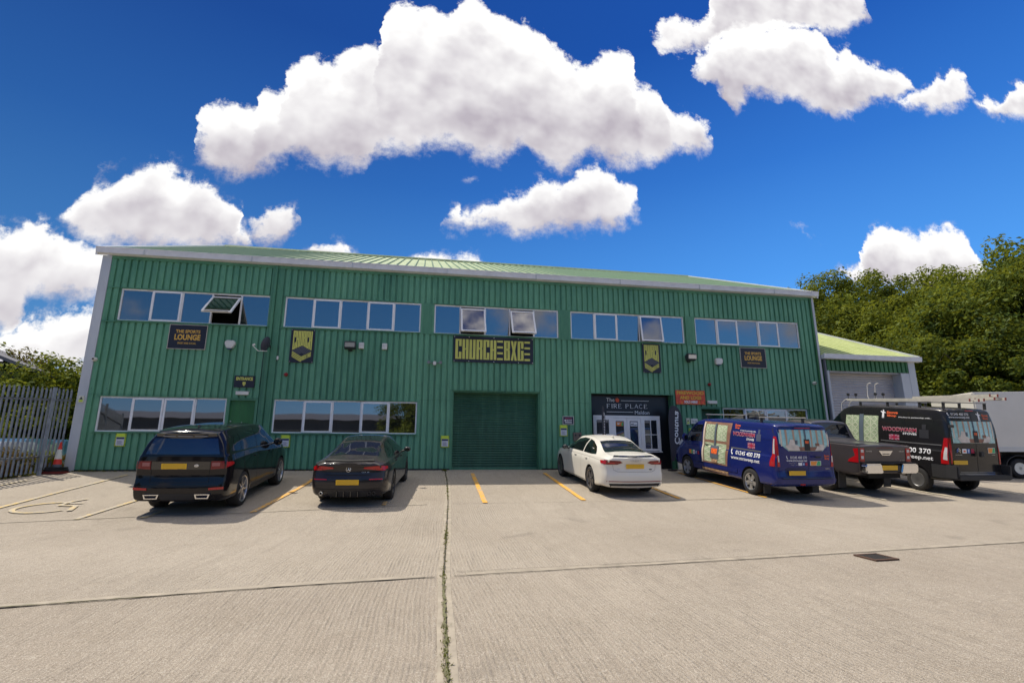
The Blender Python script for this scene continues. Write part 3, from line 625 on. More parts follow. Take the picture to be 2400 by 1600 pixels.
def window(name, x0, x1, z0, z1, lights, pane, y=.03, vents=True):
    """lights: list of 'f' fixed, 's' closed casement, or a tilt angle for an open casement"""
    n = len(lights); ft = .045; mb = MB(); D0, D1 = y, y+.07
    mb.box(x0, x1, D0, D1, z1-ft, z1); mb.box(x0, x1, D0, D1, z0, z0+ft); mb.box(x0, x0+ft, D0, D1, z0+ft, z1-ft); mb.box(x1-ft, x1, D0, D1, z0+ft, z1-ft)
    ws = (x1-x0-ft)/n
    for i in range(1, n): mb.box(x0+ft/2+ws*i-.025, x0+ft/2+ws*i+.025, D0+.003, D1, z0+ft, z1-ft)
    fr = mb.build(name, M_UPVC, B)
    sill = MB(); sill.box(x0-.02, x1+.02, -.045, y-.002, z0-.01, z0+.012); sill.build('sill', M_CLAD2, fr)
    rv = MB(); rv.box(x0-.012, x0, -.005, D1, z0, z1); rv.box(x1, x1+.012, -.005, D1, z0, z1); rv.build('reveal', M_CLAD2, fr)
    if vents:
        v = MB()
        for i in range(1, n):
            if (i+len(lights)) % 2 == 0 or n == 4: v.box(x0+ws*i-.16, x0+ws*i+.16, D0-.008, D0-.001, z1-.030, z1-.014)
        v.build('trickle_vent', M_CREAM, fr)
    for i, l in enumerate(lights):
        a, b = x0+ft/2+ws*i+.024, x0+ft/2+ws*(i+1)-.024; c0, c1 = z0+ft, z1-ft
        if l == 'f': MB().box(a, b, D0+.022, D0+.030, c0, c1).build('pane', pane, fr)
        else:
            s = MB(); st = .052; W_, H_ = b-a+.03, c1-c0+.03; d0, d1 = -.022, .03
            s.box(0, W_, d0, d1, -st, 0); s.box(0, W_, d0, d1, -H_, -H_+st); s.box(0, st, d0, d1, -H_+st, -st); s.box(W_-st, W_, d0, d1, -H_+st, -st)
            so_ = s.build('casement', M_UPVC, fr, bevel=.004)
            s = MB(); s.box(st, W_-st, -.006, .002, -H_+st, -st); s.build('pane', pane, so_)
            if l != 's':
                s = MB(); s.box(.08, W_-.08, -.03, -.012, -H_-.012, -H_+.0); s.build('lock_rail', M_BLK, so_)
            so_.location = (a-.015, D0-.010, c1+.015)
            if l != 's':
                drop, ang = l; so_.location = (a-.015, D0-.03, c1+.015-drop); so_.rotation_euler = (-R(ang), 0, 0)
    return fr
LIGHTS = [['f', 's', 'f', (.10, 47), 'f'], ['f', 's', 'f', 's', 'f'], ['f', (.08, 24), 'f', (.08, 26), 'f'], ['f', 's', 'f', (.02, 8), 'f'], ['f', 's', 'f', 's', 'f']]
for o, l in zip(OPEN, LIGHTS): window('window', *o, l, M_PANE)
window('window', *LOW[0], ['f', 's', 's', 'f'], M_PANEL); window('window', *LOW[1], ['f', 's', 'f', 's', 'f'], M_PANEL); window('window', *LOW[2], ['f', 's', 's', 'f'], M_PANEL)
# doors
for k, d in enumerate(DOORS):
    m_ = M_DOOR if k == 0 else M_SHUT; yy = .10 if k == 0 else .40
    mb = MB(); mb.box(d[0]-.01, d[0]+.05, .002, yy+.02, 0, d[3]); mb.box(d[1]-.05, d[1]+.01, .002, yy+.02, 0, d[3]); mb.box(d[0]+.05, d[1]-.05, .002, yy+.02, d[3]-.05, d[3])
    fr = mb.build('door_frame', M_CLAD2, B)
    mb = MB(); mb.box(d[0]+.052, d[1]-.052, yy-.03, yy+.01, .01, d[3]-.052); dr = mb.build('door', m_, B)
    mb = MB(); mb.tube([(d[0]+.11, yy-.03, 1.45), (d[0]+.11, yy-.05, 1.45)], .018); mb.tube([(d[0]+.42, yy-.03, 1.42), (d[0]+.42, yy-.045, 1.42)], .012); mb.box(d[0]+.09, d[0]+.13, yy-.05, yy-.032, .95, 1.1)
    mb.build('door_handle', mat('steel', (0.55, 0.55, 0.55), 0.3, 1.0), dr)
def shutter(parent, x0, x1, z0, z1, y, m_, slat=.078, name='roller_shutter'):
    mb = MB(); z = z0; k = 0
    while z < z1:
        e = min(z+slat, z1); mb.add([(x0, y, z), (x1, y, z), (x1, y-.004, z+slat*.12), (x0, y-.004, z+slat*.12)], [(0, 1, 2, 3)])
        pr = [(y-.004, z+slat*.12), (y-.020, z+slat*.35), (y-.020, z+slat*.62), (y-.006, z+slat*.86), (y, z+slat)]
        for (a, b), (c_, d_) in zip(pr, pr[1:]): mb.add([(x0, a, b), (x1, a, b), (x1, c_, d_), (x0, c_, d_)], [(0, 1, 2, 3)])
        z += slat
    return mb.build(name, m_, parent, recalc=False)
sh = shutter(B, SHUT[0]+.04, SHUT[1]-.04, .03, 2.53, .36, M_SHUT)
w = MB(); w.box(SHUT[0]+.04, SHUT[1]-.04, .325, .37, -.0, .06); w.build('bottom_rail', M_CLAD2, sh)
w = MB(); w.box(SHUT[0]-.0, SHUT[0]+.04, .045, .40, 0, 2.53); w.box(SHUT[1]-.04, SHUT[1], .045, .40, 0, 2.53); w.box(SHUT[0]+.04, SHUT[1]-.04, .045, .40, 2.49, 2.53); w.build('shutter_reveal', M_CLAD2, B)

w = MB()
for z in (2.35, 3.30, 5.62, 6.30):
    k = 0; x = XL+.26+.196*.33
    while x < XR-.15:
        if not any(o[0]-.02 < x < o[1]+.02 and o[2]-.05 < z < o[3]+.05 for o in ALLO) and not 5.83 < x < 6.24:
            w.add([(x-.009, -.004, z-.009), (x+.009, -.004, z-.009), (x+.009, -.004, z+.009), (x-.009, -.004, z+.009)], [(0, 1, 2, 3)])
        x += .196*2
w.build('fixing_screws', mat('screw cap', (.03, .07, .05), .5), B, recalc=False)
# shop front in the second doorway
M_SHOPB = mat('black shop board', (0.008, 0.008, 0.012), 0.35); M_WTXT = mat('white lettering', (0.80, 0.80, 0.80), 0.5)
sx0, sx1 = SHOP[0]+.02, SHOP[1]-.03; SY = .30
S = thing('shop_front', 'black boarded shop front with white doors and white serif lettering in the wide opening', 'shop front', (0, 0, 0))
w = MB(); w.box(sx0, sx1, SY, SY+.05, 1.82, 2.53); w.box(sx0, 16.62, SY, SY+.05, 0, 1.82); w.box(19.08, sx1, SY, SY+.05, 0, 1.82); w.box(18.42, 19.08, SY, SY+.05, 0, .60); w.box(16.62, 17.30, SY, SY+.05, 0, .60)
fb = w.build('fascia_board', M_SHOPB, S)
w = MB(); w.box(SHOP[0], SHOP[0]+.018, .045, SY+.05, 0, 2.53); w.box(SHOP[1]-.028, SHOP[1], .045, SY+.05, 0, 2.53); w.build('reveal', M_CLAD2, S)
def seriftext(mb, s, x0, z0, h, y, adv, m=0):
    """upper-case letters drawn as strokes with serifs; each stroke lies a hair in front of the one before"""
    G = {'F': [('v', .2), ('h', 1, .2, .9), ('h', .52, .2, .7)], 'I': [('v', .5)], 'R': [('v', .2), ('b', .5, 1), ('d', .45, .5, .95, 0)], 'E': [('v', .2), ('h', 1, .2, .85), ('h', .52, .2, .7), ('h', 0, .2, .9)],
         'P': [('v', .2), ('b', .46, 1)], 'L': [('v', .2), ('h', 0, .2, .9)], 'A': [('d', .05, 0, .5, 1), ('d', .5, 1, .95, 0), ('h', .36, .22, .78)], 'C': [('c',)], ' ': []}
    k = [0]
    def ribbon(pts, wd):
        k[0] += 1; yy = y-.0006*k[0]
        P = [Vector(q) for q in pts]; vs = []
        for i, q in enumerate(P):
            d = (P[min(i+1, len(P)-1)]-P[max(0, i-1)]).normalized(); n = Vector((-d.y, d.x))*wd*h/2
            vs += [(q.x+n.x, yy, q.y+n.y), (q.x-n.x, yy, q.y-n.y)]
        mb.add(vs, [(2*i, 2*i+1, 2*i+3, 2*i+2) for i in range(len(P)-1)], m)
    x = x0
    for ch in s:
        wch = {'I': .45, ' ': .55}.get(ch, 1.0)*adv; cw = wch*.82; 
        for q in G[ch]:
            X = lambda u: x+u*cw
            Z = lambda v: z0+v*h
            if q[0] == 'v':
                ribbon([(X(q[1]), Z(0)), (X(q[1]), Z(1))], .15)
                for v in (0.02, .98): ribbon([(X(q[1])-.13*h, Z(v)), (X(q[1])+.13*h, Z(v))], .05)
            elif q[0] == 'h':
                ribbon([(X(q[2]), Z(min(.975, max(.025, q[1])))), (X(q[3]), Z(min(.975, max(.025, q[1]))))], .06)
                if ch in 'FEL': ribbon([(X(q[3]), Z(q[1])+(.0 if q[1] < .9 else -.16*h)), (X(q[3]), Z(q[1])+(.16*h if q[1] < .9 else 0))], .05)
            elif q[0] == 'd': ribbon([(X(q[1]), Z(q[2])), (X(q[3]), Z(q[4]))], .13 if q[4] == 0 else .08)
            elif q[0] == 'b':
                zm, zh = (q[1]+q[2])/2, (q[2]-q[1])/2-.03
                ribbon([(X(.2), Z(zm+zh))]+[(X(.5+.38*math.cos(R(t))), Z(zm+zh*math.sin(R(t)))) for t in range(90, -91, -20)]+[(X(.2), Z(zm-zh))], .09)
            elif q[0] == 'c': ribbon([(X(.5+.45*math.cos(R(t))), Z(.5+.47*math.sin(R(t)))) for t in range(45, 316, 18)], .10)
        x += wch
w = MB(); yt = SY-.006
wall_text(w, 'The', 17.12, 17.42, 2.295, 2.43, yt, bold=0.0); w.box(17.66, 18.70, yt-.004, yt, 2.333, 2.348); seriftext(w, 'FIRE PLACE', 17.12, 2.075, .145, yt, .171)
w.box(17.12, 18.10, yt-.004, yt, 1.935, 1.95); wall_text(w, 'Maldon', 18.16, 18.70, 1.875, 1.995, yt, bold=0.0)
w.build('lettering', M_WTXT, fb, recalc=False)
w = MB(); w.prism([(17.50, 2.28), (17.57, 2.29), (17.60, 2.36), (17.575, 2.42), (17.55, 2.39), (17.53, 2.46), (17.49, 2.40), (17.47, 2.43), (17.455, 2.34)], yt-.004, yt); w.build('flame_logo', mat('flame red', (0.75, 0.10, 0.03), 0.5), fb)
D_ = MB(); yy = SY+.0
def framed(mb, x0, x1, z0, z1, t, y0=yy, y1=yy+.06):
    mb.box(x0, x1, y0, y1, z1-t, z1); mb.box(x0, x1, y0, y1, z0, z0+t); mb.box(x0, x0+t, y0, y1, z0+t, z1-t); mb.box(x1-t, x1, y0, y1, z0+t, z1-t)
fr = MB(); fr.box(16.62, 19.08, SY-.012, SY+.06, 1.74, 1.82); fr.box(16.62, 16.67, SY-.012, SY+.06, .60, 1.74); fr.box(19.03, 19.08, SY-.012, SY+.06, .60, 1.74)
fr.box(17.26, 17.33, SY-.012, SY+.06, 0, 1.74); fr.box(18.36, 18.43, SY-.012, SY+.06, 0, 1.74); fr.build('door_frame', M_UPVC, S)
M_PSH = glassy('shop glass', (0.02, 0.026, 0.034), 0.18)
for a, b in ((16.67, 17.26), (18.43, 19.03)):
    q = MB(); framed(q, a, b, .62, 1.74, .07, SY-.004, SY+.05); wn = q.build('side_window', M_UPVC, S)
    q = MB(); q.box(a+.07, b-.07, SY+.02, SY+.03, .69, 1.67); q.build('pane', M_PSH, wn)
    q = MB(); q.box((a+b)/2-.012, (a+b)/2+.012, SY+.005, SY+.019, .69, 1.67); q.box(a+.07, (a+b)/2-.013, SY+.005, SY+.019, 1.16, 1.184); q.box((a+b)/2+.013, b-.07, SY+.005, SY+.019, 1.16, 1.184); q.build('glazing_bar', M_UPVC, wn)
    q = MB(); q.box(a-.05, b+.07, SY-.06, SY-.014, .565, .60); q.build('sill', M_UPVC, wn)
for i, (a, b) in enumerate(((17.335, 17.84), (17.85, 18.355))):
    q = MB(); framed(q, a, b, .03, 1.735, .10, SY-.002, SY+.05); dd = q.build('door', M_UPVC, S)
    q = MB(); q.box(a+.10, b-.10, SY+.02, SY+.03, .13, 1.635); q.build('pane', M_PSH, dd)
    xh = b-.05 if i == 0 else a+.05
    q = MB(); q.box(xh-.015, xh+.015, SY-.03, SY-.003, .85, 1.05); q.build('door_handle', mat('steel', (0.55, 0.55, 0.55), 0.3, 1.0), dd)
    q = MB(); q.box(a+.13, b-.12, SY+.012, SY+.018, 1.46, 1.60, 0)
    if i == 0:
        q.add([(a+.30, SY+.010, 1.47), (b-.13, SY+.010, 1.47), (b-.13, SY+.010, 1.59), (a+.34, SY+.010, 1.59)], [(0, 1, 2, 3)], 1)
        q.box(a+.16, a+.24, SY+.008, SY+.011, 1.51, 1.545, 2); q.box(a+.16, a+.27, SY+.008, SY+.011, 1.56, 1.575, 2)
        q.build('sticker', [mat('orange', (0.75, 0.22, 0.03), 0.5), mat('sticker green', (0.05, 0.42, 0.12), 0.5), M_WTXT], dd)
    else:
        wall_text(q, 'mi', a+.15, a+.25, 1.49, 1.56, SY+.010, 1, .03); q.box(a+.27, b-.14, SY+.009, SY+.011, 1.495, 1.515, 1)
        q.build('sticker', [M_WTXT, M_BLK], dd)

# ============================================================ neighbouring lower unit
B2 = thing('lower_unit', 'lower green unit with grey roller shutter and lime green roof at the right', 'building', (0, 0, 0))
bx0, bx1, be = 25.66, 29.78, 4.05
ribbed(bx0+.02, bx1-.30, 3.62, be, []).build('front_wall', M_CLADB, B2, recalc=False)
w = MB(); w.box(bx0+.02, bx0+.14, 0, .05, -.3, 3.62); w.build('front_wall', M_CLADB, B2)
w = MB(); w.box(bx1-.02, bx1, .05, 12, -.3, be); w.prism([(.05, be), (12, be), (12, 8.0), (9.3, 8.15)], bx1-.02, bx1, 'x'); w.build('side_wall', M_CLADB, B2)
def zr2(y): return be+.16+(y+.1)*.4325
w = MB(); w.add([(bx0-.0, -.1, zr2(-.1)), (bx1+.15, -.1, zr2(-.1)), (bx1+.15, 9.3, zr2(9.3)), (bx0, 9.3, zr2(9.3)), (bx0, -.1, zr2(-.1)-.05), (bx1+.15, -.1, zr2(-.1)-.05), (bx1+.15, 9.3, zr2(9.3)-.05), (bx0, 9.3, zr2(9.3)-.05)],
                [(0, 1, 2, 3), (7, 6, 5, 4), (0, 4, 5, 1), (1, 5, 6, 2), (2, 6, 7, 3), (3, 7, 4, 0)])
w.add([(bx0, 9.3, zr2(9.3)), (bx1+.15, 9.3, zr2(9.3)), (bx1+.15, 18, zr2(9.3)-3.7), (bx0, 18, zr2(9.3)-3.7)], [(0, 1, 2, 3)])
r2f = w.build('roof', M_ROOF2, B2)
w = MB(); x = bx0+.1
while x < bx1+.1:
    w.add([(x-.02, -.1, zr2(-.1)), (x+.02, -.1, zr2(-.1)), (x+.02, 9.3, zr2(9.3)), (x-.02, 9.3, zr2(9.3)), (x-.012, -.1, zr2(-.1)+.035), (x+.012, -.1, zr2(-.1)+.035), (x+.012, 9.3, zr2(9.3)+.035), (x-.012, 9.3, zr2(9.3)+.035)], [(4, 5, 6, 7), (0, 4, 7, 3), (1, 2, 6, 5), (0, 1, 5, 4)]); x += .333
w.build('roof_ribs', M_ROOF2, r2f)
w = MB(); w.add([(bx1+.15, -.12, zr2(-.1)-.16), (bx1+.22, -.12, zr2(-.1)-.16), (bx1+.22, 9.3, zr2(9.3)-.16), (bx1+.15, 9.3, zr2(9.3)-.16), (bx1+.15, -.12, zr2(-.1)+.06), (bx1+.22, -.12, zr2(-.1)+.06), (bx1+.22, 9.3, zr2(9.3)+.06), (bx1+.15, 9.3, zr2(9.3)+.06)],
                [(0, 1, 2, 3), (7, 6, 5, 4), (0, 4, 5, 1), (1, 5, 6, 2), (2, 6, 7, 3), (3, 7, 4, 0)]); w.build('verge_trim', M_TRIM, B2)
w = MB(); w.prism([(-.18, be+.0), (-.02, be-.01), (-.02, be+.14), (-.20, be+.18)], bx0-.02, bx1+.21, 'x'); w.build('gutter', M_GUT, B2)
w = MB(); w.box(bx0+.02, bx0+.11, -.10, -.005, -.2, be-.01); w.build('downpipe', mat('dark grey pipe', (0.12, 0.13, 0.15), 0.5), B2, bevel=.02)
w = MB(); w.box(bx1-.30, bx1, -.02, .05, -.4, be-.01); w.build('corner_trim', M_TRIM, B2)
M_GSH = mat('grey shutter', (0.46, 0.435, 0.43), 0.45, var=.08, vscale=2)
w = MB(); w.box(bx0+.14, bx0+.26, -.012, .42, -.3, 3.62); w.box(29.12, bx1-.30, .045, .42, -.3, 3.62); w.box(29.10, bx1-.30, -.012, .045, -.3, 3.60); w.box(bx0+.26, 29.12, .06, .42, 3.58, 3.62); w.build('shutter_frame', M_TRIM, B2)
shutter(B2, bx0+.26, 29.12, -.3, 3.60, .42, M_GSH, .10)
# ============================================================ signs and small fittings on the front
M_LIME = mat('lime yellow print', (0.62, 0.60, 0.12), 0.5, var=.06, vscale=4); M_GOLD = mat('gold print', (0.70, 0.40, 0.06), 0.45)
M_BOARD = mat('dark sign board', (0.013, 0.014, 0.026), 0.5, var=.15, vscale=3); M_RIM = mat('pale sign rim', (0.55, 0.50, 0.42), 0.45)
M_WPL = mat('white plastic', (0.68, 0.66, 0.60), 0.45, var=.08, vscale=6); M_GREYL = mat('dim grey line', (0.16, 0.16, 0.18), 0.5)
GL = {'C': [(0, 0, .42, 1), (.42, .92, .58, 1), (.58, .64, 1, 1), (.42, 0, .58, .08), (.58, 0, 1, .36)],
      'H': [(0, 0, .42, 1), (.42, .47, .58, .54), (.58, 0, 1, 1)], 'U': [(0, 0, .42, 1), (.42, 0, .58, .07), (.58, 0, 1, 1)],
      'R': [(0, 0, .42, 1), (.42, .92, .58, 1), (.58, .60, 1, 1), (.42, .50, .94, .60), (.58, 0, 1, .50)],
      'B': [(0, 0, .42, 1), (.42, .92, .58, 1), (.58, .60, 1, 1), (.42, .50, .94, .60), (.58, .07, 1, .50), (.42, 0, 1, .07)],
      'G': [(0, 0, .42, 1), (.42, .92, .58, 1), (.58, .62, 1, 1), (.42, 0, .58, .07), (.58, 0, 1, .52)],
      'O': [(0, 0, .40, 1), (.40, .9, .60, 1), (.60, 0, 1, 1), (.40, 0, .60, .1)], 'I': [(.25, 0, .75, 1)], 'N': [(0, 0, .36, 1), (.64, 0, 1, 1)],
      '=': [(0, 0, .95, .10), (0, .30, .95, .40), (0, .60, .95, .70), (0, .90, .95, 1)]}
def blockword(mb, s, fn, m=0, gap=.10):
    """blocky poster letters; fn maps (u, v) in the unit box of the word to a point"""
    n = len(s); cw = 1/(n-gap)
    for i, ch in enumerate(s):
        x = i*cw; w = cw*(1-gap)
        if ch == 'X': P = [[(0, 0), (.38, 0), (.5, .30), (.62, 0), (1, 0), (.70, .5), (1, 1), (.62, 1), (.5, .70), (.38, 1), (0, 1), (.30, .5)]]
        elif ch == 'N': P = [[(0, 0), (.36, 0), (.36, .6), (.64, 0), (1, 0), (1, 1), (.64, 1), (.64, .45), (.36, 1), (0, 1)]]
        else: P = [[(a, b), (c_, b), (c_, d), (a, d)] for a, b, c_, d in GL[ch]]
        for q in P: mb.add([fn(x+w*u, v) for u, v in q], [tuple(range(len(q)))], m)
def board(name, label, cat, x0, x1, z0, z1, m=M_BOARD, y=-.03, rim=None, group=None):
    o = thing(name, label, cat, ((x0+x1)/2, y, z0), group=group)
    w = (x1-x0)/2; h = z1-z0; mb = MB(); mb.box(-w, w, -.008, .02, 0, h); pn = mb.build('panel', m, o)
    if rim:
        r = .014; mb = MB(); mb.box(-w-r, w+r, -.014, .018, -r, 0); mb.box(-w-r, w+r, -.014, .018, h, h+r); mb.box(-w-r, -w, -.014, .018, 0, h); mb.box(w, w+r, -.014, .018, 0, h); mb.build('rim', rim, o)
    return o, w, h
def sports(x0, x1, z0, z1, label):
    o, w, h = board('sign_board', label, 'sign', x0, x1, z0, z1, rim=M_RIM); q = MB()
    wall_text(q, 'THE SPORTS', -w*.66, w*.66, h*.66, h*.80, -.0105, bold=.035); wall_text(q, 'LOUNGE', -w*.70, w*.70, h*.36, h*.61, -.0105, bold=.04); wall_text(q, 'SPORT AND SOCIAL', -w*.50, w*.50, h*.19, h*.27, -.0105, bold=.02)
    q.build('lettering', M_GOLD, o, recalc=False); return o
sports(3.10, 4.14, 3.61, 4.345, 'dark sports lounge sign in gold letters under the wide open casement at left')
sports(22.26, 23.27, 3.62, 4.345, 'dark sports lounge sign in gold letters under the last upper window at right')
def church(x0, x1, z0, z1, label):
    o, w, h = board('sign_board', label, 'sign', x0, x1, z0, z1); q = MB(); Y = -.0105; m_ = w*.80
    def f1(u, v):
        base = .37+.145*(1-abs(2*u-1)); return (-m_+2*m_*u, Y, h*(base+(.955-base)*v))
    blockword(q, 'CHURCH', f1, gap=.07)
    q.build('lettering', M_LIME, o, recalc=False)
    q = MB(); X = lambda u: u*m_
    for k in range(4):   # stripes on the left face of the ring
        t = .072*k
        q.add([(X(-1), Y, h*(.335-t*.62)), (X(0), Y, h*(.180-t*.62)), (X(0), Y, h*(.152-t*.62)), (X(-1), Y, h*(.307-t*.62))], [(0, 1, 2, 3)])
    q.add([(X(.0), Y, h*.180), (X(0), Y, h*.035), (X(.05), Y, h*.043), (X(.05), Y, h*.188)], [(0, 1, 2, 3)])
    q.add([(X(.05), Y, h*.188), (X(.05), Y, h*.178), (X(1), Y, h*.323), (X(1), Y, h*.335)], [(0, 1, 2, 3)])
    def f2(u, v): return (X(.08+.90*u), Y, h*((.048+.145*(.08+.90*u))+.120*v))
    blockword(q, 'BOXING', f2, gap=.10); q.build('ring_logo', M_LIME, o, recalc=False)
    q = MB()
    for k in range(5):
        s = 1-.17*k; dz_ = -.018*k
        for sg in (-1, 1):
            p = [(X(0), Y, h*(.49-.155*(1-s)*.9+dz_)), (X(sg*s), Y, h*(.335+dz_)), (X(sg*s*.985), Y, h*(.322+dz_)), (X(0), Y, h*(.474-.155*(1-s)*.9+dz_))]
            q.add(p, [(0, 1, 2, 3)])
    q.build('ring_lines', M_GREYL, o, recalc=False)
    q = MB()
    for sx in (-.94, .94):
        for sz in (.02, .98): q.box(sx*w-.008, sx*w+.008, -.016, -.006, sz*h-.008, sz*h+.008)
    q.build('bolts', M_WPL, o)
church(6.60, 7.32, 3.29, 4.36, 'tall dark sign with lime church lettering beside the left floodlight')
church(18.41, 19.09, 3.31, 4.36, 'tall dark sign with lime church lettering above the shop front')
o, w, h = board('sign_board', 'long dark banner sign with big lime block lettering above the green shutter', 'sign', 11.73, 14.44, 3.48, 4.365)
q = MB(); blockword(q, 'CHURCH=BXG=', lambda u, v: (-w*.955+2*w*.94*u, -.0105, h*(.115+.76*v)), gap=.13); q.build('lettering', M_LIME, o, recalc=False)
q = MB(); [q.box(a*w-.012, a*w+.012, -.016, -.006, b*h-.012, b*h+.012) for a in (-.98, -.62, 0, .62, .98) for b in (.035, .965)]; q.build('bolts', M_WPL, o)
o, w, h = board('entrance_sign', 'small dark entrance sign in lime letters above the green door', 'sign', 5.09, 5.67, 2.47, 2.83)
q = MB(); wall_text(q, 'ENTRANCE', -w*.82, w*.82, h*.60, h*.88, -.0105, bold=.05); q.box(-.045, .045, -.012, -.009, h*.28, h*.47); q.prism([(-.045, h*.26), (0, h*.12), (.045, h*.26)], -.012, -.009); q.build('lettering', M_LIME, o, recalc=False)
# firewood banner
M_RED = mat('fiery red banner', (0.58, 0.07, 0.03), 0.5, var=.5, vscale=7)
o, w, h = board('firewood_sign', 'red and yellow firewood and logs banner between shop front and dark doorway', 'sign', 19.58, 20.70, 2.22, 2.72, m=M_RED)
q = MB(); wall_text(q, 'FIREWOOD', -w*.92, w*.92, h*.70, h*.93, -.0105, 0, .03); wall_text(q, 'AND LOGS', -w*.74, w*.74, h*.36, h*.60, -.0105, 0, .04); wall_text(q, 'SOLD HERE!', -w*.45, w*.45, h*.09, h*.27, -.0105, 1, .04)
for i in range(7): x = -w*.95+i*w*.3; q.prism([(x, .01), (x+.06, .01), (x+.03, .07+.05*(i % 3)), (x-.01, .06)], -.0098, -.0088, m=2)
q.build('lettering', [mat('yellow print', (0.75, 0.45, 0.04), 0.5), M_WTXT, mat('orange print', (0.70, 0.18, 0.02), 0.5)], o, recalc=False)
# hi-vis notices
M_HV = mat('hi vis yellow', (0.58, 0.72, 0.05), 0.5); M_PAPER = mat('paper', (0.60, 0.60, 0.64), 0.6); M_HDR = mat('dark blue header', (0.03, 0.04, 0.10), 0.5); M_CHK = mat('black check', (0.02, 0.03, 0.02), 0.5)
def notice(x0, z0, label):
    o, w, h = board('notice', label, 'notice', x0, x0+.27, z0, z0+.37, m=M_HV, group='hi vis bordered notices on the front wall')
    q = MB(); q.box(-w+.03, w-.03, -.012, -.0085, .03, h-.10); q.build('sheet', M_PAPER, o)
    q = MB(); q.box(-w+.035, w-.035, -.014, -.0125, h-.16, h-.105); [q.box(-.07, .07-.03*(i % 2), -.014, -.0125, .06+.03*i, .068+.03*i) for i in range(4)]; q.build('print', M_HDR, o)
    q = MB()
    for i in range(9):
        z = .01+i*.041
        q.box(-w, -w+.022, -.0105, -.0085, z, z+.018); q.box(w-.022, w, -.0105, -.0085, z+.01, z+.028)
    for i in range(5): q.box(-w+.03+i*.05, -w+.05+i*.05, -.0105, -.0085, 0, .018)
    q.build('checks', M_CHK, o)
notice(2.10, .69, 'yellow bordered notice under the lower window at far left')
notice(6.59, .68, 'yellow bordered notice between the two black cars')
notice(11.40, .70, 'yellow bordered notice just left of the green shutter')
notice(15.33, 1.08, 'yellow bordered notice above the white car roof')
notice(20.0, 1.02, 'yellow bordered notice partly behind the blue van')
o, w, h = board('gym_poster', 'small dark poster with white border left of the shop front', 'poster', 15.45, 15.81, 1.48, 1.73, m=mat('dark poster', (0.02, 0.02, 0.05), .5), rim=M_WPL)
q = MB(); wall_text(q, 'BE FIT', -.06, .13, .10, .15, -.0105, 0, .02); q.box(-.13, -.08, -.012, -.009, .10, .15); q.box(-.12, .12, -.012, -.009, .045, .07); q.box(-.11, .11, -.012, -.009, .18, .20, 1); q.build('lettering', [M_WTXT, mat('pink print', (0.5, 0.05, 0.12), .5)], o, recalc=False)
o, w, h = board('warning_sign', 'small pale warning sign left of the white name plate', 'sign', 19.92, 20.04, 1.52, 1.74, m=mat('cream board', (.66, .64, .5), .5))
q = MB(); q.prism([(-.04, .10), (.04, .10), (0, .18)], -.012, -.009); q.box(-.045, .045, -.012, -.009, .03, .08, 1); q.build('symbol', [mat('sign olive', (.20, .18, .02), .5), M_HV], o)
o, w, h = board('name_plate', 'small white name plate beside the dark doorway', 'sign', 20.09, 20.35, 1.55, 1.73, m=M_WPL)
q = MB(); wall_text(q, 'Unit 10a', -.09, .09, .06, .11, -.0105, 0, .01); q.build('lettering', M_GREYL, o, recalc=False)
o, w, h = board('warning_sign', 'small yellow warning sign on the grey corner trim by the fence', 'sign', .99, 1.12, 1.93, 2.12, m=mat('cream board', (.66, .64, .5), .5), y=-.045)
q = MB(); q.prism([(-.045, .09), (.045, .09), (0, .165)], -.012, -.009); q.box(-.05, .05, -.012, -.009, .02, .075, 1); q.build('symbol', [M_CHK, M_HV], o)
# wall fittings
M_STEEL = mat('steel', (0.55, 0.55, 0.55), 0.3, 1.0); M_DGREY = mat('dark grey metal', (0.035, 0.037, 0.045), 0.45)
def flood(x, z, label):
    o = thing('floodlight', label, 'light', (x, -.10, z), group='floodlights on the front wall')
    q = MB(); q.prism([(-.20, -.12), (-.02, -.16), (.04, .02), (-.12, .11), (-.22, .05)], -.17, .17, 'x'); hd = q.build('housing', M_DGREY, o, bevel=.01)
    q = MB(); q.add([(-.15, -.205, -.10), (.15, -.205, -.10), (.15, -.222, .035), (-.15, -.222, .035)], [(0, 1, 2, 3)]); q.build('lens', glassy('lamp lens', (.5, .48, .42), .3), hd, recalc=False)
    q = MB(); q.tube([(0, .10, -.12), (0, .02, -.14), (0, -.02, -.12)], .018); q.box(-.06, .06, .06, .10, -.19, -.06); q.build('bracket', M_BLK, o)
flood(8.44, 3.90, 'dark floodlight with pale lens beside two white boxes'); flood(20.18, 3.92, 'dark floodlight between the church sign and the alarm box at right')
for x, z, l in ((8.77, 3.80, 'white wall box beside the left floodlight'), (9.50, 3.80, 'white wall box standing alone right of the left floodlight')):
    o = thing('wall_box', l, 'box', (x, -.03, z)); q = MB(); q.box(-.08, .08, -.07, .03, 0, .20); q.build('cover', M_WPL, o, bevel=.008); q = MB(); q.box(-.08, .08, -.072, -.0705, .10, .104); q.build('seam', M_GREYL, o)
def alarm(x, z, label, tall):
    o = thing('alarm_box', label, 'alarm', (x, -.03, z)); q = MB()
    pts = [(-.16, .06), (-.13, .13), (-.08, .15), (.08, .15), (.13, .13), (.16, .06), (.08, -.10), (-.08, -.10)] if not tall else [(-.13, -.10), (-.14, .10), (-.10, .13), (.12, .13), (.15, .10), (.14, -.02), (.08, -.10)]
    q.prism(pts, -.10, .03); q.build('cover', M_WPL, o, bevel=.02, smooth=True); q = MB(); q.box(-.06, .06, -.09, .02, -.13, -.102); q.build('beacon', mat('dark blue plastic', (.03, .05, .12), .3), o)
alarm(4.86, 3.76, 'cream tapered alarm box right of the left sports lounge sign', False); alarm(21.33, 3.78, 'white rounded alarm box near the right floodlight', True)
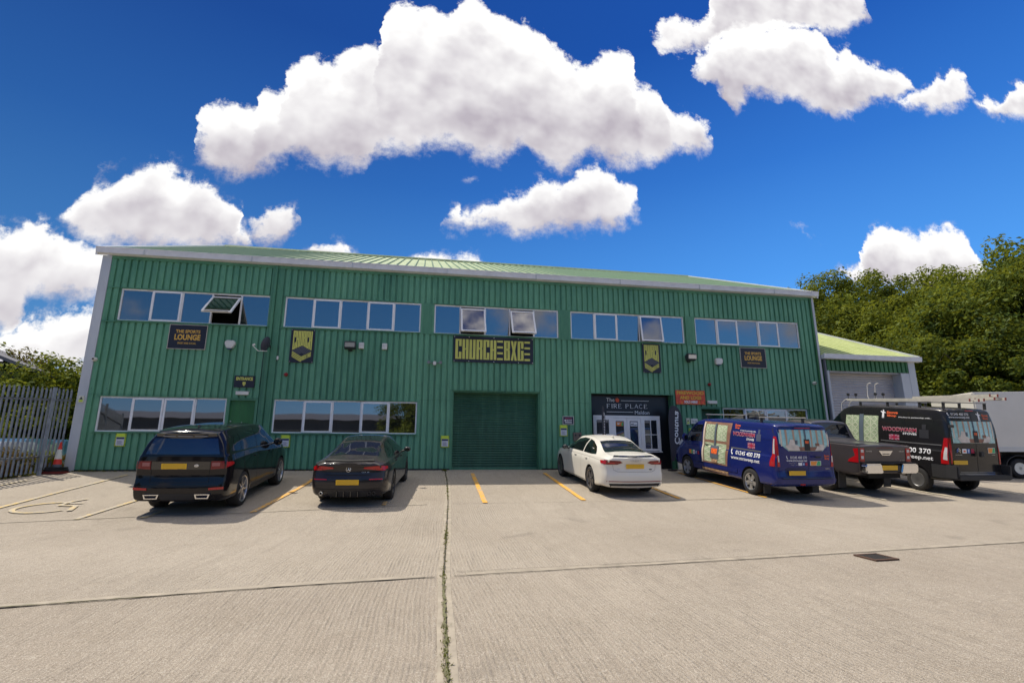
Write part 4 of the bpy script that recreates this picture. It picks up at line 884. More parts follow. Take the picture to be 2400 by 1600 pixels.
for x, z, l in ((6.56, 2.90, 'small round red bell under the left church sign'), (20.91, 2.95, 'small round red bell above the firewood banner')):
    o = thing('fire_bell', l, 'bell', (x, -.03, z)); q = MB(); q.lathe([(.0, -.09), (.03, -.085), (.05, -.05), (.06, -.02), (.06, 0)], 14, 'y'); q.build('gong', mat('bell red', (.30, .015, .02), .4), o, smooth=True); q = MB(); q.box(-.04, .04, 0, .03, -.04, .04); q.build('mount', M_DGREY, o)
for x, z, l in ((1.23, 3.20, 'small white dome camera on the left grey corner'), (25.17, 3.10, 'small white dome camera near the right end of the unit')):
    o = thing('security_camera', l, 'camera', (x, -.03, z)); q = MB(); q.lathe([(0, -.13), (.04, -.125), (.055, -.09), (.06, -.04), (.06, 0), (.03, .03)], 16, 'y'); q.build('body', M_WPL, o, smooth=True); q = MB(); q.lathe([(0, -.145), (.022, -.14), (.03, -.127)], 12, 'y'); q.build('lens', M_BLK, o, smooth=True)
o = thing('spot_lamps', 'pair of small round spot lamps on a cream sensor box', 'light', (11.12, -.03, 3.40)); q = MB(); q.box(-.05, .05, -.08, .03, -.06, .06); q.build('sensor', M_WPL, o, bevel=.008)
for s in (-1, 1):
    q = MB(); q.tube([(s*.05, -.02, 0), (s*.16, -.06, .02)], .012); q.lathe([(.02, .0), (.045, -.03), (.055, -.08), (.055, -.10), (0.0, -.10)], 14, 'y', (s*.19, -.02, .02)); q.build('lamp', mat('grey plastic', (.20, .20, .20), .4), o, smooth=True)
for x, z, l in ((5.36, 2.24, 'cream emergency light between entrance sign and green door'), (20.96, 2.26, 'cream emergency light above the dark doorway')):
    o = thing('emergency_light', l, 'light', (x, -.03, z)); q = MB(); q.box(-.18, .18, -.05, .03, 0, .10); q.build('diffuser', M_WPL, o, bevel=.01); q = MB(); q.box(-.20, .20, .0, .032, .101, .115); q.build('base', M_CREAM, o)
o = thing('junction_box', 'small white box on the wall below the satellite dish', 'box', (6.27, -.03, 3.36)); q = MB(); q.box(-.025, .025, -.05, .02, 0, .11); q.build('cover', M_WPL, o, bevel=.005); q = MB(); q.tube([(0, -.01, .11), (0, -.01, .45)], .006); q.build('cable', M_BLK, o)
o = thing('boiler_vent', 'brown wall vent with two round ports above the white car', 'vent', (15.93, -.03, .93)); q = MB(); q.box(-.14, .14, -.04, .03, 0, .28); q.build('plate', mat('brown plate', (.16, .12, .09), .6), o, bevel=.006)
for s in (-.07, .07): q = MB(); q.tube([(s, -.055, .19), (s, -.03, .19)], .03, 12); q.build('port', M_BLK, o)
# satellite dish seen edge on
o = thing('satellite_dish', 'dark satellite dish tilted upwards beside the left downpipe', 'satellite dish', (5.90, -.10, 3.72))
q = MB(); prof = [(.0, 0.0), (.10, .006), (.20, .026), (.27, .05), (.28, .056), (.27, .062), (.10, .02), (0, .014)]
q.lathe(prof, 28, 'y'); ds = q.build('reflector', mat('dish grey', (.05, .05, .07), .45), o, smooth=True); ds.location = (.08, -.20, .06); ds.rotation_euler = (R(18), 0, R(62)); ds.scale = (.62, .8, .85)
q = MB(); q.tube([(.10, -.16, -.14), (-.10, -.36, -.18), (-.26, -.40, -.02)], .013); q.tube([(-.26, -.40, -.02), (-.20, -.37, .02)], .03, 10); q.build('arm', M_WPL, o); q = MB(); q.tube([(.12, -.14, .06), (.12, 0, .06), (.12, .08, .02)], .02); q.tube([(-.02, -.02, -.10), (-.06, -.008, -1.3)], .006); q.build('mast', M_DGREY, o)

# feather flags by the shop
def flag(x, y, yawd, hh, wd, label):
    o = thing('feather_flag', label, 'flag', (x, y, zground(x, y)), (0, 0, R(yawd)), 'feather flags beside the shop front')
    L = [(0, .30), (-.02, 1.0), (-.03, 1.6), (0.0, hh-.25), (.10, hh-.06), (.22, hh)]; Rr = [(.30, hh-.02), (wd*.85, hh-.18), (wd, hh-.5), (wd*.98, hh-1.0), (wd*.62, .9), (.10, .32)]
    P = catmull(L, 4)+catmull(Rr, 4); mb = MB(); n = len(P)
    c = (wd*.4, hh*.6)
    mb.prism([(px, pz) for px, pz in P], -.004, .004); mb.build('cloth', mat('flag charcoal', (0.045, 0.042, 0.055), 0.8, var=.2, vscale=3), o)
    q = MB(); vs, fs = text2d('Contura', .02); a0 = hh-.16; ln = 1.12; hgt = .20
    # lettering runs down the cloth, seen from its back and so mirrored
    q.add([(wd*.28+.10*u+hgt*v, -.0065, a0-ln*.02-ln*(1-u)) for u, v in vs], fs); q.build('lettering', M_WTXT, o, recalc=False)
    q = MB(); q.tube([(-.02, 0, .05), (-.03, 0, 1.2), (-.03, 0, hh-.4), (.03, 0, hh-.1), (.16, 0, hh+.01)], .011); q.build('pole', M_DGREY, o); q = MB(); q.lathe([(.16, 0), (.16, .03), (.04, .05), (0, .06)], 16); q.build('base', M_BLK, o, smooth=True)
flag(19.12, -.35, 8, 2.18, .52, 'charcoal feather flag with mirrored white lettering right of the shop windows')
flag(16.66, -.50, 58, 2.12, .48, 'charcoal feather flag seen nearly edge on left of the shop doors')
# pavement board leaning on the wall
o = thing('advert_board', 'white framed advert board standing between the flag and the blue van', 'advert board', (19.62, -.28, zground(19.6, -.28)), (R(-6), 0, R(6)))
q = MB(); q.box(-.26, .26, -.02, .02, 0.02, 1.10); q.build('frame', M_WPL, o, bevel=.008); q = MB(); q.box(-.21, .21, -.026, -.0215, .32, .86); q.build('poster', M_SHOPB, o)
q = MB(); wall_text(q, 'FIRE PLACE', -.15, .15, .56, .62, -.0285, 0, .01); q.box(-.12, .12, -.030, -.0275, .44, .46); q.box(-.02, .02, -.030, -.0275, .68, .75, 1); q.build('print', [M_WTXT, mat('flame red', (0.75, 0.10, 0.03), 0.5)], o, recalc=False)

# ============================================================ palisade fence and cone at the left
M_GALV = mat('galvanised steel', (0.24, 0.26, 0.29), 0.55, var=.25, vscale=8)
F = thing('palisade_fence', 'grey steel palisade fence running forward from the left building corner', 'fence', (.88, -.12, 0), (0, 0, R(-90-17)))
# local +x runs along the fence towards the viewer
ln = 6.0; q = MB()
def fz(t): return -.105*t*.9
for i in range(int(ln/.118)):
    t = .06+i*.118; z0 = fz(t)+.04; z1 = 2.30+fz(t)*.5
    q2 = MB(); q2.prism([(t-.024, z0), (t+.024, z0), (t+.024, z1-.06), (t+.012, z1), (t, z1-.05), (t-.010, z1), (t-.024, z1-.06)], -.012, -.008)
    q2.add([(t-.024, -.008, z0), (t-.024, .008, z0), (t-.024, .008, z1-.06), (t-.024, -.008, z1-.06)], [(0, 1, 2, 3)]); q2.build('pale', M_GALV, F)
for zr_ in (.42, 1.95):
    q = MB(); q.add([(0, .0, zr_), (ln, .0, zr_+fz(ln)*.7), (ln, .0, zr_+fz(ln)*.7+.05), (0, .0, zr_+.05), (0, .05, zr_+.05), (ln, .05, zr_+fz(ln)*.7+.05)], [(0, 1, 2, 3), (3, 2, 5, 4)]); q.build('rail', M_GALV, F)
for t in (.62, 2.9, 5.6):
    q = MB(); q.box(t-.035, t+.035, .055, .12, fz(t)-.3, 2.30+fz(t)*.5); q.build('post', M_GALV, F)
o = thing('traffic_cone', 'orange and white traffic cone standing in the fence corner', 'cone', (.98, -.42, .10)); 
q = MB(); q.lathe([(.115, .0), (.100, .10)], 24); q.build('sleeve', mat('cone grey', (.10, .10, .11), .6), o, smooth=True)
q = MB(); M_OR = mat('cone red', (.62, .035, .015), .5)
q.lathe([(.100, .10), (.080, .24)], 24); q.build('cone_skirt', M_OR, o, smooth=True); q = MB(); q.lathe([(.048, .50), (.028, .64), (.022, .70), (.0, .705)], 24); q.build('cone_tip', M_OR, o, smooth=True)
q = MB(); q.lathe([(.081, .24), (.049, .50)], 24); q.build('reflective_band', mat('band white', (.66, .64, .55), .5), o, smooth=True)
q = MB(); q.box(-.19, .19, -.19, .19, -.02, .03); q.build('foot', M_BLK, o, bevel=.015)
o = thing('rubber_block', 'worn black and red rubber fence foot under the traffic cone', 'block', (.98, -.42, -.04)); q = MB(); q.box(-.24, .24, -.20, .20, -.02, .055); q.build('red_layer', mat('old red rubber', (.16, .02, .015), .8, var=.4, vscale=12), o, bevel=.02); q = MB(); q.box(-.22, .22, -.19, .19, .057, .115); q.build('black_layer', M_BLK, o, bevel=.02)
# ============================================================ vehicles
M_TYRE = mat('tyre rubber', (0.018, 0.017, 0.017), 0.85, var=.3, vscale=10); M_WELL = mat('wheel well', (0.01, 0.01, 0.01), 0.9)
M_CHROME = mat('chrome', (0.75, 0.75, 0.76), 0.12, 1.0); M_RIMS = mat('silver alloy', (0.55, 0.55, 0.56), 0.28, 0.9); M_RIMD = mat('dark alloy', (0.05, 0.05, 0.055), 0.3, 0.6)
M_GAP = mat('panel gap', (0.006, 0.006, 0.006), 0.8); M_PLAST = mat('black plastic', (0.022, 0.022, 0.024), 0.6); M_GLOSSK = mat('gloss black', (0.008, 0.008, 0.009), 0.12, coat=1.0)
M_CGLASS = glassy('tinted car glass', (0.006, 0.007, 0.008), 0.05, (0.9, 0.95, 1.0)); M_CGLASS2 = glassy('rear screen glass', (0.014, 0.016, 0.02), 0.09, (0.85, 0.9, 1.0))
M_PLATE = mat('yellow number plate', (0.80, 0.48, 0.01), 0.4); M_PLATEB = mat('plate blurred centre', (0.68, 0.40, 0.02), 0.5)
M_LRED = mat('red lamp', (0.42, 0.008, 0.010), 0.2, coat=0.4); M_LDRED = mat('smoked red lamp', (0.17, 0.005, 0.008), 0.25, coat=0.25); M_LCLR = mat('clear lamp', (0.55, 0.53, 0.52), 0.2, coat=1.0); M_AMB = mat('amber reflector', (0.6, 0.12, 0.01), 0.3)

def loft(st, rear, front, length, capR=.30, ends=(.12, .16), bulge=(.05, .12), crown=.02, ny=72):
    """body shell from stations (y, zb, w, zw, zs, ws, zt, wt); rear/front are side profiles [(z, dy)]"""
    ys = [s[0] for s in st]; F = [pchip(ys, [s[k] for s in st]) for k in range(1, 8)]
    pr = pchip([a for a, b in rear], [b for a, b in rear]); pf = pchip([a for a, b in front], [b for a, b in front])
    y0, y1 = ys[0], ys[-1]
    Y = [y0+capR*(1-math.cos(math.pi/2*i/8)) for i in range(8)]+[y0+capR+(y1-y0-2*capR)*i/(ny-16) for i in range(ny-15)]+[y1-capR*(1-math.cos(math.pi/2*i/8)) for i in range(7, -1, -1)]
    rows = []
    for y in Y:
        zb, w, zw, zs, ws, zt, wt = (f(y) for f in F)
        d = min((y-y0)/capR, 1); e = min((y1-y)/capR, 1)
        k = 1-ends[0]*(1-math.sqrt(max(0, 1-(1-d)**2)))-ends[1]*(1-math.sqrt(max(0, 1-(1-e)**2)))
        w *= k; ws *= k; wt *= k
        drop = .035*(1-math.sqrt(max(0, 1-(1-d)**2))); zt -= drop; zs -= min(drop, .01)
        g = max(zt-zs, .004); gi = min(1, g/.25)
        P = [(0, zb), (.7*w, zb), (.95*w, zb+.03), (.988*w, zb+.3*(zw-zb)+.02), (w, zw), (w*.996, zw+.55*(zs-zw)), (ws+(w-ws)*.25, zs-.035), (ws, zs),
             (ws-.022*gi, zs+.07*g), (ws+(wt-ws)*.5+.022*gi, zs+.52*g), (wt+.020, zs+g*.88), (wt-.02, zs+g*.965), (wt-.12, zt-.006), (wt*.5, zt+crown*.6), (0, zt+crown)]
        rows.append(catmull(P, 3))
    n = len(rows[0]); vs = []; fs = []
    def push(x, z, y, d0=0, d1=0):
        a = max(0, 1-(y-y0)/1.15); b = max(0, 1-(y1-y)/1.15); a = a*a*(3-2*a); b = b*b*(3-2*b)
        vs.append((x, y+pr(z)*a-pf(z)*b+d0, z))
    for y, row in zip(Y, rows):
        for i in range(n): push(row[i][0], row[i][1], y)
        for i in range(n-2, 0, -1): push(-row[i][0], row[i][1], y)
    m = 2*n-2
    for j in range(len(Y)-1):
        for i in range(m): fs.append((j*m+i, j*m+(i+1) % m, (j+1)*m+(i+1) % m, (j+1)*m+i))
    for end, j, bl, sg in ((0, 0, bulge[0], -1), (1, len(Y)-1, bulge[1], 1)):
        row = rows[j]; y = Y[j]; NC = 10; base = len(vs); idx = {}
        wm = max(p[0] for p in row)
        for i in range(1, n-1):
            for c_ in range(1, NC):
                u = -1+2*c_/NC; x = row[i][0]*u
                push(x, row[i][1], y, sg*bl*(1-(x/wm)**2)*min(1, 3*(1-abs(u)))); idx[(i, c_)] = len(vs)-1
        R_ = lambda i: j*m+i
        L_ = lambda i: j*m+(m-i) % m
        def vid(i, c_):
            if c_ == NC: return R_(i)
            if c_ == 0: return L_(i)
            return idx[(i, c_)]
        for i in range(1, n-2):
            for c_ in range(NC): fs.append((vid(i, c_), vid(i, c_+1), vid(i+1, c_+1), vid(i+1, c_)))
        fs.append([R_(0)]+[vid(1, c_) for c_ in range(0, NC+1)]); fs.append([R_(n-1)]+[vid(n-2, c_) for c_ in range(NC, -1, -1)])
    return vs, fs
CS = 0.92
class Car:
    def __init__(s, name, label, cat, loc, yawd, paintm, st, rear, front, wheels, **kw):
        x, y = loc; s.root = thing(name, label, cat, (x, y, zground(x, y)))
        z2 = zground(x, y+3); pitch = math.atan2(z2-zground(x, y), 3)
        s.root.rotation_euler = (pitch, 0, R(yawd)); s.root.scale = (CS, CS, CS)
        vs, fs = loft(st, rear, front, 0, **kw)
        bm = bmesh.new(); bv = [bm.verts.new(v) for v in vs]
        for f in fs:
            try: bm.faces.new([bv[i] for i in f])
            except ValueError: pass
        bmesh.ops.remove_doubles(bm, verts=bm.verts, dist=1e-4)
        bmesh.ops.recalc_face_normals(bm, faces=bm.faces)
        s.bvh = BVHTree.FromBMesh(bm)
        me = bpy.data.meshes.new('body'); bm.to_mesh(me); bm.free(); me.materials.append(paintm); me.materials.append(M_WELL)
        ob = bpy.data.objects.new('tmp', me); COL.objects.link(ob)
        # wheel arches
        c = MB()
        for wx, wy, r_, wd in wheels:
            for sg in (-1, 1):
                h0 = sg*(wx-wd-.10); c.lathe([(r_*1.14, h0), (r_*1.14, sg*1.4)], 40, 'x', (0, wy, r_*1.03), 0)
        cut = c.build('cut', [M_WELL], recalc=True)
        md = ob.modifiers.new('b', 'BOOLEAN'); md.operation = 'DIFFERENCE'; md.object = cut; md.solver = 'EXACT'; md.material_mode = 'TRANSFER'
        dg = bpy.context.evaluated_depsgraph_get(); nm = bpy.data.meshes.new_from_object(ob.evaluated_get(dg))
        bpy.data.objects.remove(ob); bpy.data.objects.remove(cut)
        nm.shade_smooth(); nm.set_sharp_from_angle(angle=R(38))
        s.body = bpy.data.objects.new('body', nm); nm.name = 'body'; COL.objects.link(s.body); s.body.parent = s.root
    def hit(s, ax, p, q):
        """surface point and normal seen from a side: B rear (x,z) F front (x,z) L left (y,z) R right (y,z) T top (x,y)"""
        o, d = {'B': ((p, -9, q), (0, 1, 0)), 'F': ((p, 9, q), (0, -1, 0)), 'L': ((-4, p, q), (1, 0, 0)), 'R': ((4, p, q), (-1, 0, 0)), 'T': ((p, q, 5), (0, 0, -1))}[ax]
        h = s.bvh.ray_cast(Vector(o), Vector(d))
        if ax in 'BLR':
            k = 0; r0 = s.bvh.ray_cast(Vector((0, -9, q)), Vector((0, 1, 0)))[0] if ax == 'B' else None
            while k < 30 and (h[0] is None or (ax == 'B' and r0 and h[0].y-r0.y > .20 and abs(p) > .5) or (ax != 'B' and abs(h[1].x) < .30)):
                k += 1
                if ax == 'B': p *= .985; o = (p, -9, q)
                elif p < .8: p += .015; o = (o[0], p, q)
                else: break
                h = s.bvh.ray_cast(Vector(o), Vector(d))
        if h[0] is None:
            g_ = {'B': (p, -1, q), 'F': (p, 4.2, q), 'L': (-1, p, q), 'R': (1, p, q), 'T': (p, q, 1.5)}[ax]
            h = s.bvh.find_nearest(Vector(g_))
        return h[0], h[1]
    def patch(s, name, poly, ax, m, off=.004, grid=.07, thick=0.0, parent=None, smooth=True, holes=None):
        polys = poly if isinstance(poly[0][0], (list, tuple)) else [poly]
        bm = bmesh.new()
        for k, pl in enumerate(polys):
            v = [bm.verts.new((a, b, 0)) for a, b in pl]; bm.faces.new(v)
        xs_ = [a for pl in polys for a, b in pl]; ys_ = [b for pl in polys for a, b in pl]
        for lo, hi, no, ix in ((min(xs_), max(xs_), (1, 0, 0), 0), (min(ys_), max(ys_), (0, 1, 0), 1)):
            k = max(1, int(math.ceil((hi-lo)/grid)))
            for i in range(1, k):
                q = lo+(hi-lo)*i/k; co = (q, 0, 0) if ix == 0 else (0, q, 0)
                bmesh.ops.bisect_plane(bm, geom=bm.verts[:]+bm.edges[:]+bm.faces[:], plane_co=co, plane_no=no, dist=1e-6)
        if thick:
            be = [e for e in bm.edges if e.is_boundary]; r_ = bmesh.ops.extrude_edge_only(bm, edges=be); low = set(v for v in r_['geom'] if isinstance(v, bmesh.types.BMVert))
        else: low = set()
        for v in bm.verts:
            p, n = s.hit(ax, v.co.x, v.co.y); v.co = p+n*(off-(thick+.01 if v in low else 0))
        bmesh.ops.recalc_face_normals(bm, faces=bm.faces)
        ref = {'B': (0, -1, 0), 'F': (0, 1, 0), 'L': (-1, 0, 0), 'R': (1, 0, 0), 'T': (0, 0, 1)}[ax]
        tot = sum((f.normal.dot(Vector(ref))*f.calc_area() for f in bm.faces), 0)
        if tot < 0: bmesh.ops.reverse_faces(bm, faces=bm.faces)
        me = bpy.data.meshes.new(name); bm.to_mesh(me); bm.free(); me.materials.append(m)
        if smooth: me.shade_smooth(); me.set_sharp_from_angle(angle=R(40))
        o = bpy.data.objects.new(name, me); COL.objects.link(o); o.parent = parent or s.body; return o
    def seams(s, name, lines, ax, w=.009, off=.003, m=None, parent=None):
        """thin dark shut lines along polylines"""
        mb = MB()
        for L in lines:
            P = []
            for (a, b), (c_, d) in zip(L, L[1:]):
                k = max(1, int(math.hypot(c_-a, d-b)/.07)); P += [(a+(c_-a)*i/k, b+(d-b)*i/k) for i in range(k)]
            P.append(L[-1]); vs = []
            for i, q in enumerate(P):
                a = P[max(0, i-1)]; b = P[min(len(P)-1, i+1)]; d = Vector((b[0]-a[0], b[1]-a[1])).normalized(); n = Vector((-d.y, d.x))*w/2
                for sg in (1, -1):
                    p, nn = s.hit(ax, q[0]+n.x*sg, q[1]+n.y*sg); vs.append(p+nn*off)
            mb.add(vs, [(2*i, 2*i+1, 2*i+3, 2*i+2) for i in range(len(P)-1)])
        return mb.build(name, m or M_GAP, parent or s.body, recalc=False)
    def text(s, name, items, ax, m, off=.006, parent=None):
        """items: (string, a0, a1, b0, b1, bold); a runs left to right as the reader sees it"""
        mb = MB()
        for st_, a0, a1, b0, b1, bold in items:
            vs, fs = text2d(st_, bold); P = []
            for u, v in vs:
                p, n = s.hit(ax, a0+(a1-a0)*u, b0+(b1-b0)*v); P.append(p+n*off)
            mb.add(P, fs)
        return mb.build(name, m, parent or s.body, recalc=False)
    def wheel(s, x, y, r_, wd, spokes, rimm, style='y', barrel=.0):
        sg = 1 if x > 0 else -1; rr = r_*barrel if barrel else r_*.70
        o0 = MB(); h = sg*.0
        prof = [(rr, -wd/2), (rr+.02, -wd/2-.004), (r_-.03, -wd/2), (r_-.008, -wd/2+.02), (r_, -wd/2+.05), (r_, wd/2-.05), (r_-.008, wd/2-.02), (r_-.03, wd/2), (rr+.02, wd/2+.004), (rr, wd/2)]
        o0.lathe([(a, b) for a, b in prof], 40, 'x', (0, 0, 0), close=True)
        w_ = o0.build('wheel', M_TYRE, s.root, smooth=True, angle=50); w_.location = (x-sg*wd/2, y, r_)
        q = MB(); q.lathe([(rr*.99, sg*(wd/2-.002)), (rr*.93, sg*(wd/2-.01)), (rr*.90, sg*(wd/2-.05)), (rr*.88, -sg*wd*.3)], 40, 'x', caps=False); q.lathe([(0, sg*wd*.03), (rr*.9, sg*wd*.03)], 40, 'x', m=1)
        rm = q.build('rim', [rimm, M_WELL], w_, smooth=True, angle=40, recalc=False)
        q = MB(); xf = sg*(wd/2-.018); xb = sg*(wd/2-.055)
        for k in range(spokes):
            t = 2*math.pi*k/spokes+.3
            arms = [(0, 0)] if style == 'i' else [(-.055, -.15), (.055, .15)]
            for a0, a1 in arms:
                if style == 'f': hw0, hw1 = .040, .065
                elif style == 'i': hw0, hw1 = .022, .020
                else: hw0, hw1 = .016, .013
                pts = []
                for rad, off, hw in ((rr*.14, a0, hw0), (rr*.93, a1, hw1)):
                    for sd in (-1, 1):
                        a, b = rad, off*rad/rr*1.0*(1 if rad > .1 else 1)+sd*hw
                        cy, cz = a*math.cos(t)-b*math.sin(t), a*math.sin(t)+b*math.cos(t)
                        pts.append((cy, cz))
                a_, b_, c_, d_ = pts[0], pts[1], pts[3], pts[2]
                P = [a_, b_, c_, d_]; fr_ = [(xf-(sg*.012 if i < 2 else 0), p[0], p[1]) for i, p in enumerate(P)]; bk = [(xb, p[0], p[1]) for p in P]
                q.add(fr_+bk, [(0, 1, 2, 3), (7, 6, 5, 4)]+[(i, i+4, (i+1) % 4+4, (i+1) % 4) for i in range(4)])
        q.lathe([(rr*.20, xb), (rr*.20, xf-sg*.004), (rr*.12, xf+sg*.004), (0, xf+sg*.004)], 20, 'x')
        sp = q.build('spokes', rimm, rm, recalc=True)
        return w_
    def steel_wheel(s, x, y, r_, wd):
        sg = 1 if x > 0 else -1; w_ = s.wheel(x, y, r_, wd, 0, M_RIMS, barrel=.60); rm = w_.children[0]
        q = MB(); rr = r_*.60; xf = sg*(wd/2)
        q.lathe([(rr*.97, xf-sg*.01), (rr*.80, xf-sg*.05), (rr*.62, xf-sg*.03), (rr*.45, xf-sg*.02), (rr*.28, xf-sg*.05), (rr*.26, xf-sg*.01), (0, xf-sg*.01)], 32, 'x'); d_ = q.build('disc', M_RIMS, rm, smooth=True)
        for k in range(12):
            t = 2*math.pi*k/12; h_ = MB(); h_.tube([(xf-sg*.045, rr*.72*math.cos(t), rr*.72*math.sin(t)), (xf-sg*.032, rr*.72*math.cos(t), rr*.72*math.sin(t))], .013, 8); h_.build('hole', M_WELL, d_)
        return w_
    def plate(s, x, z, y=None, w=.52, h=.112):
        if y is None: y = min(s.hit('B', x+dx_, z+dz_)[0].y for dx_ in (-w/2, 0, w/2) for dz_ in (-h/2, h/2))-.012
        q = MB(); q.box(x-w/2, x+w/2, y, y+.015, z-h/2, z+h/2); p = q.build('number_plate', M_PLATE, s.body, bevel=.004)
        q = MB(); q.add([(x-w*.45, y-.0015, z-h*.38), (x+w*.45, y-.0015, z-h*.38), (x+w*.45, y-.0015, z+h*.38), (x-w*.45, y-.0015, z+h*.38)], [(0, 1, 2, 3)]); q.build('plate_centre', M_PLATEB, p)
    def mirror(s, y, z, m, w=.20, x=None, tall=.13):
        for sg in (-1, 1):
            h_, n_ = s.hit('R' if sg > 0 else 'L', y, z-.03); x0 = h_.x
            q = MB(); q.lathe([(0, -.06), (.055, -.052), (.085, -.02), (.09, .02), (.08, .055), (.04, .07), (0, .072)], 18, 'y'); o = q.build('mirror', m, s.body, smooth=True)
            o.location = (x0+sg*(.06+w/2), y, z+.03); o.scale = (w/.18, 1.0, tall/.17)
            q = MB(); q.lathe([(0, -.0605), (.05, -.0605)], 16, 'y'); gl = q.build('mirror_glass', M_CGLASS2, o, recalc=False)
            q = MB(); q.tube([(x0-sg*.03, y+.02, z-.04), (x0+sg*.10, y+.01, z)], .02); q.build('mirror_arm', M_PLAST, s.body)
    def handles(s, ys_, z, m, sides='LR', w=.17):
        for sd in sides:
            for y in ys_:
                h_, n_ = s.hit(sd, y, z); q = MB(); q.box(-.012, .022, -w/2, w/2, -.014, .014); o = q.build('door_handle', m, s.body, bevel=.008); o.location = h_+n_*.012
                if sd == 'L': o.scale = (-1, 1, 1)
def ringtube(mb, c, r_, t, n=24, ax='y', m=0):
    mb.tube([(c[0]+r_*math.cos(2*math.pi*i/n), c[1], c[2]+r_*math.sin(2*math.pi*i/n)) for i in range(n+1)], t, 6, m)

# ---------------------------------------------------------------- black estate 4x4
P_RR = paint('black 4x4 paint', (0.005, 0.004, 0.006), .10, dust=.03)
c = Car('parked_suv', 'large black luxury estate 4x4 with yellow plate parked at the far left', 'car', (6.42, -5.12), -1.0, P_RR,
    [(-1.05, .30, .965, .86, 1.21, .925, 1.72, .67), (-.8, .27, .99, .88, 1.235, .94, 1.745, .695), (-.4, .25, .995, .88, 1.245, .945, 1.77, .71), (.3, .24, .985, .88, 1.24, .94, 1.79, .715), (1.2, .24, .975, .86, 1.225, .93, 1.79, .71),
     (1.8, .25, .975, .86, 1.21, .92, 1.75, .68), (2.2, .25, .98, .86, 1.20, .92, 1.60, .66), (2.6, .25, .985, .86, 1.18, .92, 1.36, .68), (2.85, .25, .985, .84, 1.16, .91, 1.21, .72), (3.2, .26, .97, .8, 1.12, .88, 1.15, .70), (3.6, .30, .92, .76, 1.03, .84, 1.06, .66), (3.83, .40, .86, .70, .92, .76, .96, .56)],
    [(.22, .16), (.32, .05), (.50, 0), (.64, .0), (.72, .05), (.80, .075), (1.0, .07), (1.20, .085), (1.42, .15), (1.62, .22), (1.75, .26)], [(.3, .12), (.5, 0), (.8, .05), (1.0, .12)],
    [(.985, 0, .375, .27), (.985, 2.92, .375, .27)], bulge=(.06, .14), capR=.22, ends=(.07, .16))
for x in (-.985, .985):
    for y in (0, 2.92): c.wheel(x, y, .385, .27, 7, M_RIMS if True else 0, 'y', .76)
c.patch('rear_window', [(-.77, 1.25), (.77, 1.25), (.66, 1.57), (-.66, 1.57)], 'B', M_CGLASS2)
for sd, sg in (('L', -1), ('R', 1)):
    c.patch('side_window', [(-.66, 1.30), (-.42, 1.27), (-.16, 1.265), (-.16, 1.62), (-.40, 1.58)], sd, M_CGLASS); c.patch('side_window', [(-.12, 1.265), (.86, 1.255), (.86, 1.67), (-.12, 1.62)], sd, M_CGLASS); c.patch('side_window', [(.94, 1.25), (2.46, 1.23), (2.10, 1.48), (1.80, 1.64), (1.4, 1.68), (.94, 1.68)], sd, M_CGLASS)
    c.seams('door_seam', [[(-.02, 1.24), (-.10, 1.02), (.20, .62), (.55, .45)], [(.90, 1.22), (.90, .42)], [(2.05, 1.19), (2.08, .42)]], sd)
    c.patch('side_sill', [(.52, .30), (2.40, .30), (2.40, .40), (.52, .40)], sd, M_PLAST, .008, thick=.01)
    c.patch('tail_lamp', [(sg*.62, .94), (sg*.62, 1.11), (sg*.93, 1.11), (sg*.93, .96)], 'B', M_LDRED, .010, thick=.01); c.patch('tail_lamp', [(-.95, .98), (-.95, 1.09), (-.74, 1.08), (-.70, 1.03)], sd, M_LRED, .010, thick=.01)
    c.patch('lamp_lens', [(sg*.64, 1.01), (sg*.64, 1.08), (sg*.80, 1.08), (sg*.80, 1.01)], 'B', M_LCLR if False else mat('pink lamp', (.30, .10, .10), .3, coat=.3), .013)
    c.patch('reflector', [(sg*.63, .53), (sg*.63, .575), (sg*.92, .59), (sg*.92, .54)], 'B', M_LRED, .010, thick=.01)
    q = MB(); x0 = sg*.52; pts = [(x0-.13, .36), (x0+.13, .36), (x0+.16*1.0, .45), (x0-.16*1.0, .45)]; ip = [(x0-.105, .377), (x0+.105, .377), (x0+.128, .433), (x0-.128, .433)]
    yb = -1.11; vs_ = [(a, yb, b) for a, b in pts]+[(a, yb, b) for a, b in ip]+[(a, yb+.12, b) for a, b in pts]+[(a, yb+.10, b) for a, b in ip]
    q.add(vs_, [(i, (i+1) % 4, (i+1) % 4+4, i+4) for i in range(4)]+[(i, i+8, (i+1) % 4+8, (i+1) % 4) for i in range(4)]+[(i+4, (i+1) % 4+4, (i+1) % 4+12, i+12) for i in range(4)])
    ex = q.build('exhaust', M_CHROME, c.body); q = MB(); q.add([(a, yb+.08, b) for a, b in ip], [(0, 1, 2, 3)]); q.build('exhaust_inside', M_GAP, ex)
q = MB(); P = [(-.62, -.68, 1.66), (-.60, -.88, 1.60), (0, -.95, 1.595), (.60, -.88, 1.60), (.62, -.68, 1.66)]
vt = [(x, y, z+.045) for x, y, z in P[1:4]]; 
q.add([(-.65, -.60, 1.715), (-.63, -.87, 1.67), (-.3, -.94, 1.675), (0, -.95, 1.678), (.3, -.94, 1.675), (.63, -.87, 1.67), (.65, -.60, 1.715), (-.66, -.55, 1.57), (-.64, -.83, 1.60), (-.3, -.90, 1.575), (0, -.915, 1.57), (.3, -.90, 1.575), (.64, -.83, 1.60), (.66, -.55, 1.57)],
      [(0, 1, 2, 3, 4, 5, 6), (13, 12, 11, 10, 9, 8, 7)]+[(i, i+7, i+8, i+1) for i in range(6)]+[(6, 13, 7, 0)]); q.build('spoiler', M_GLOSSK, c.body, smooth=True, angle=40)
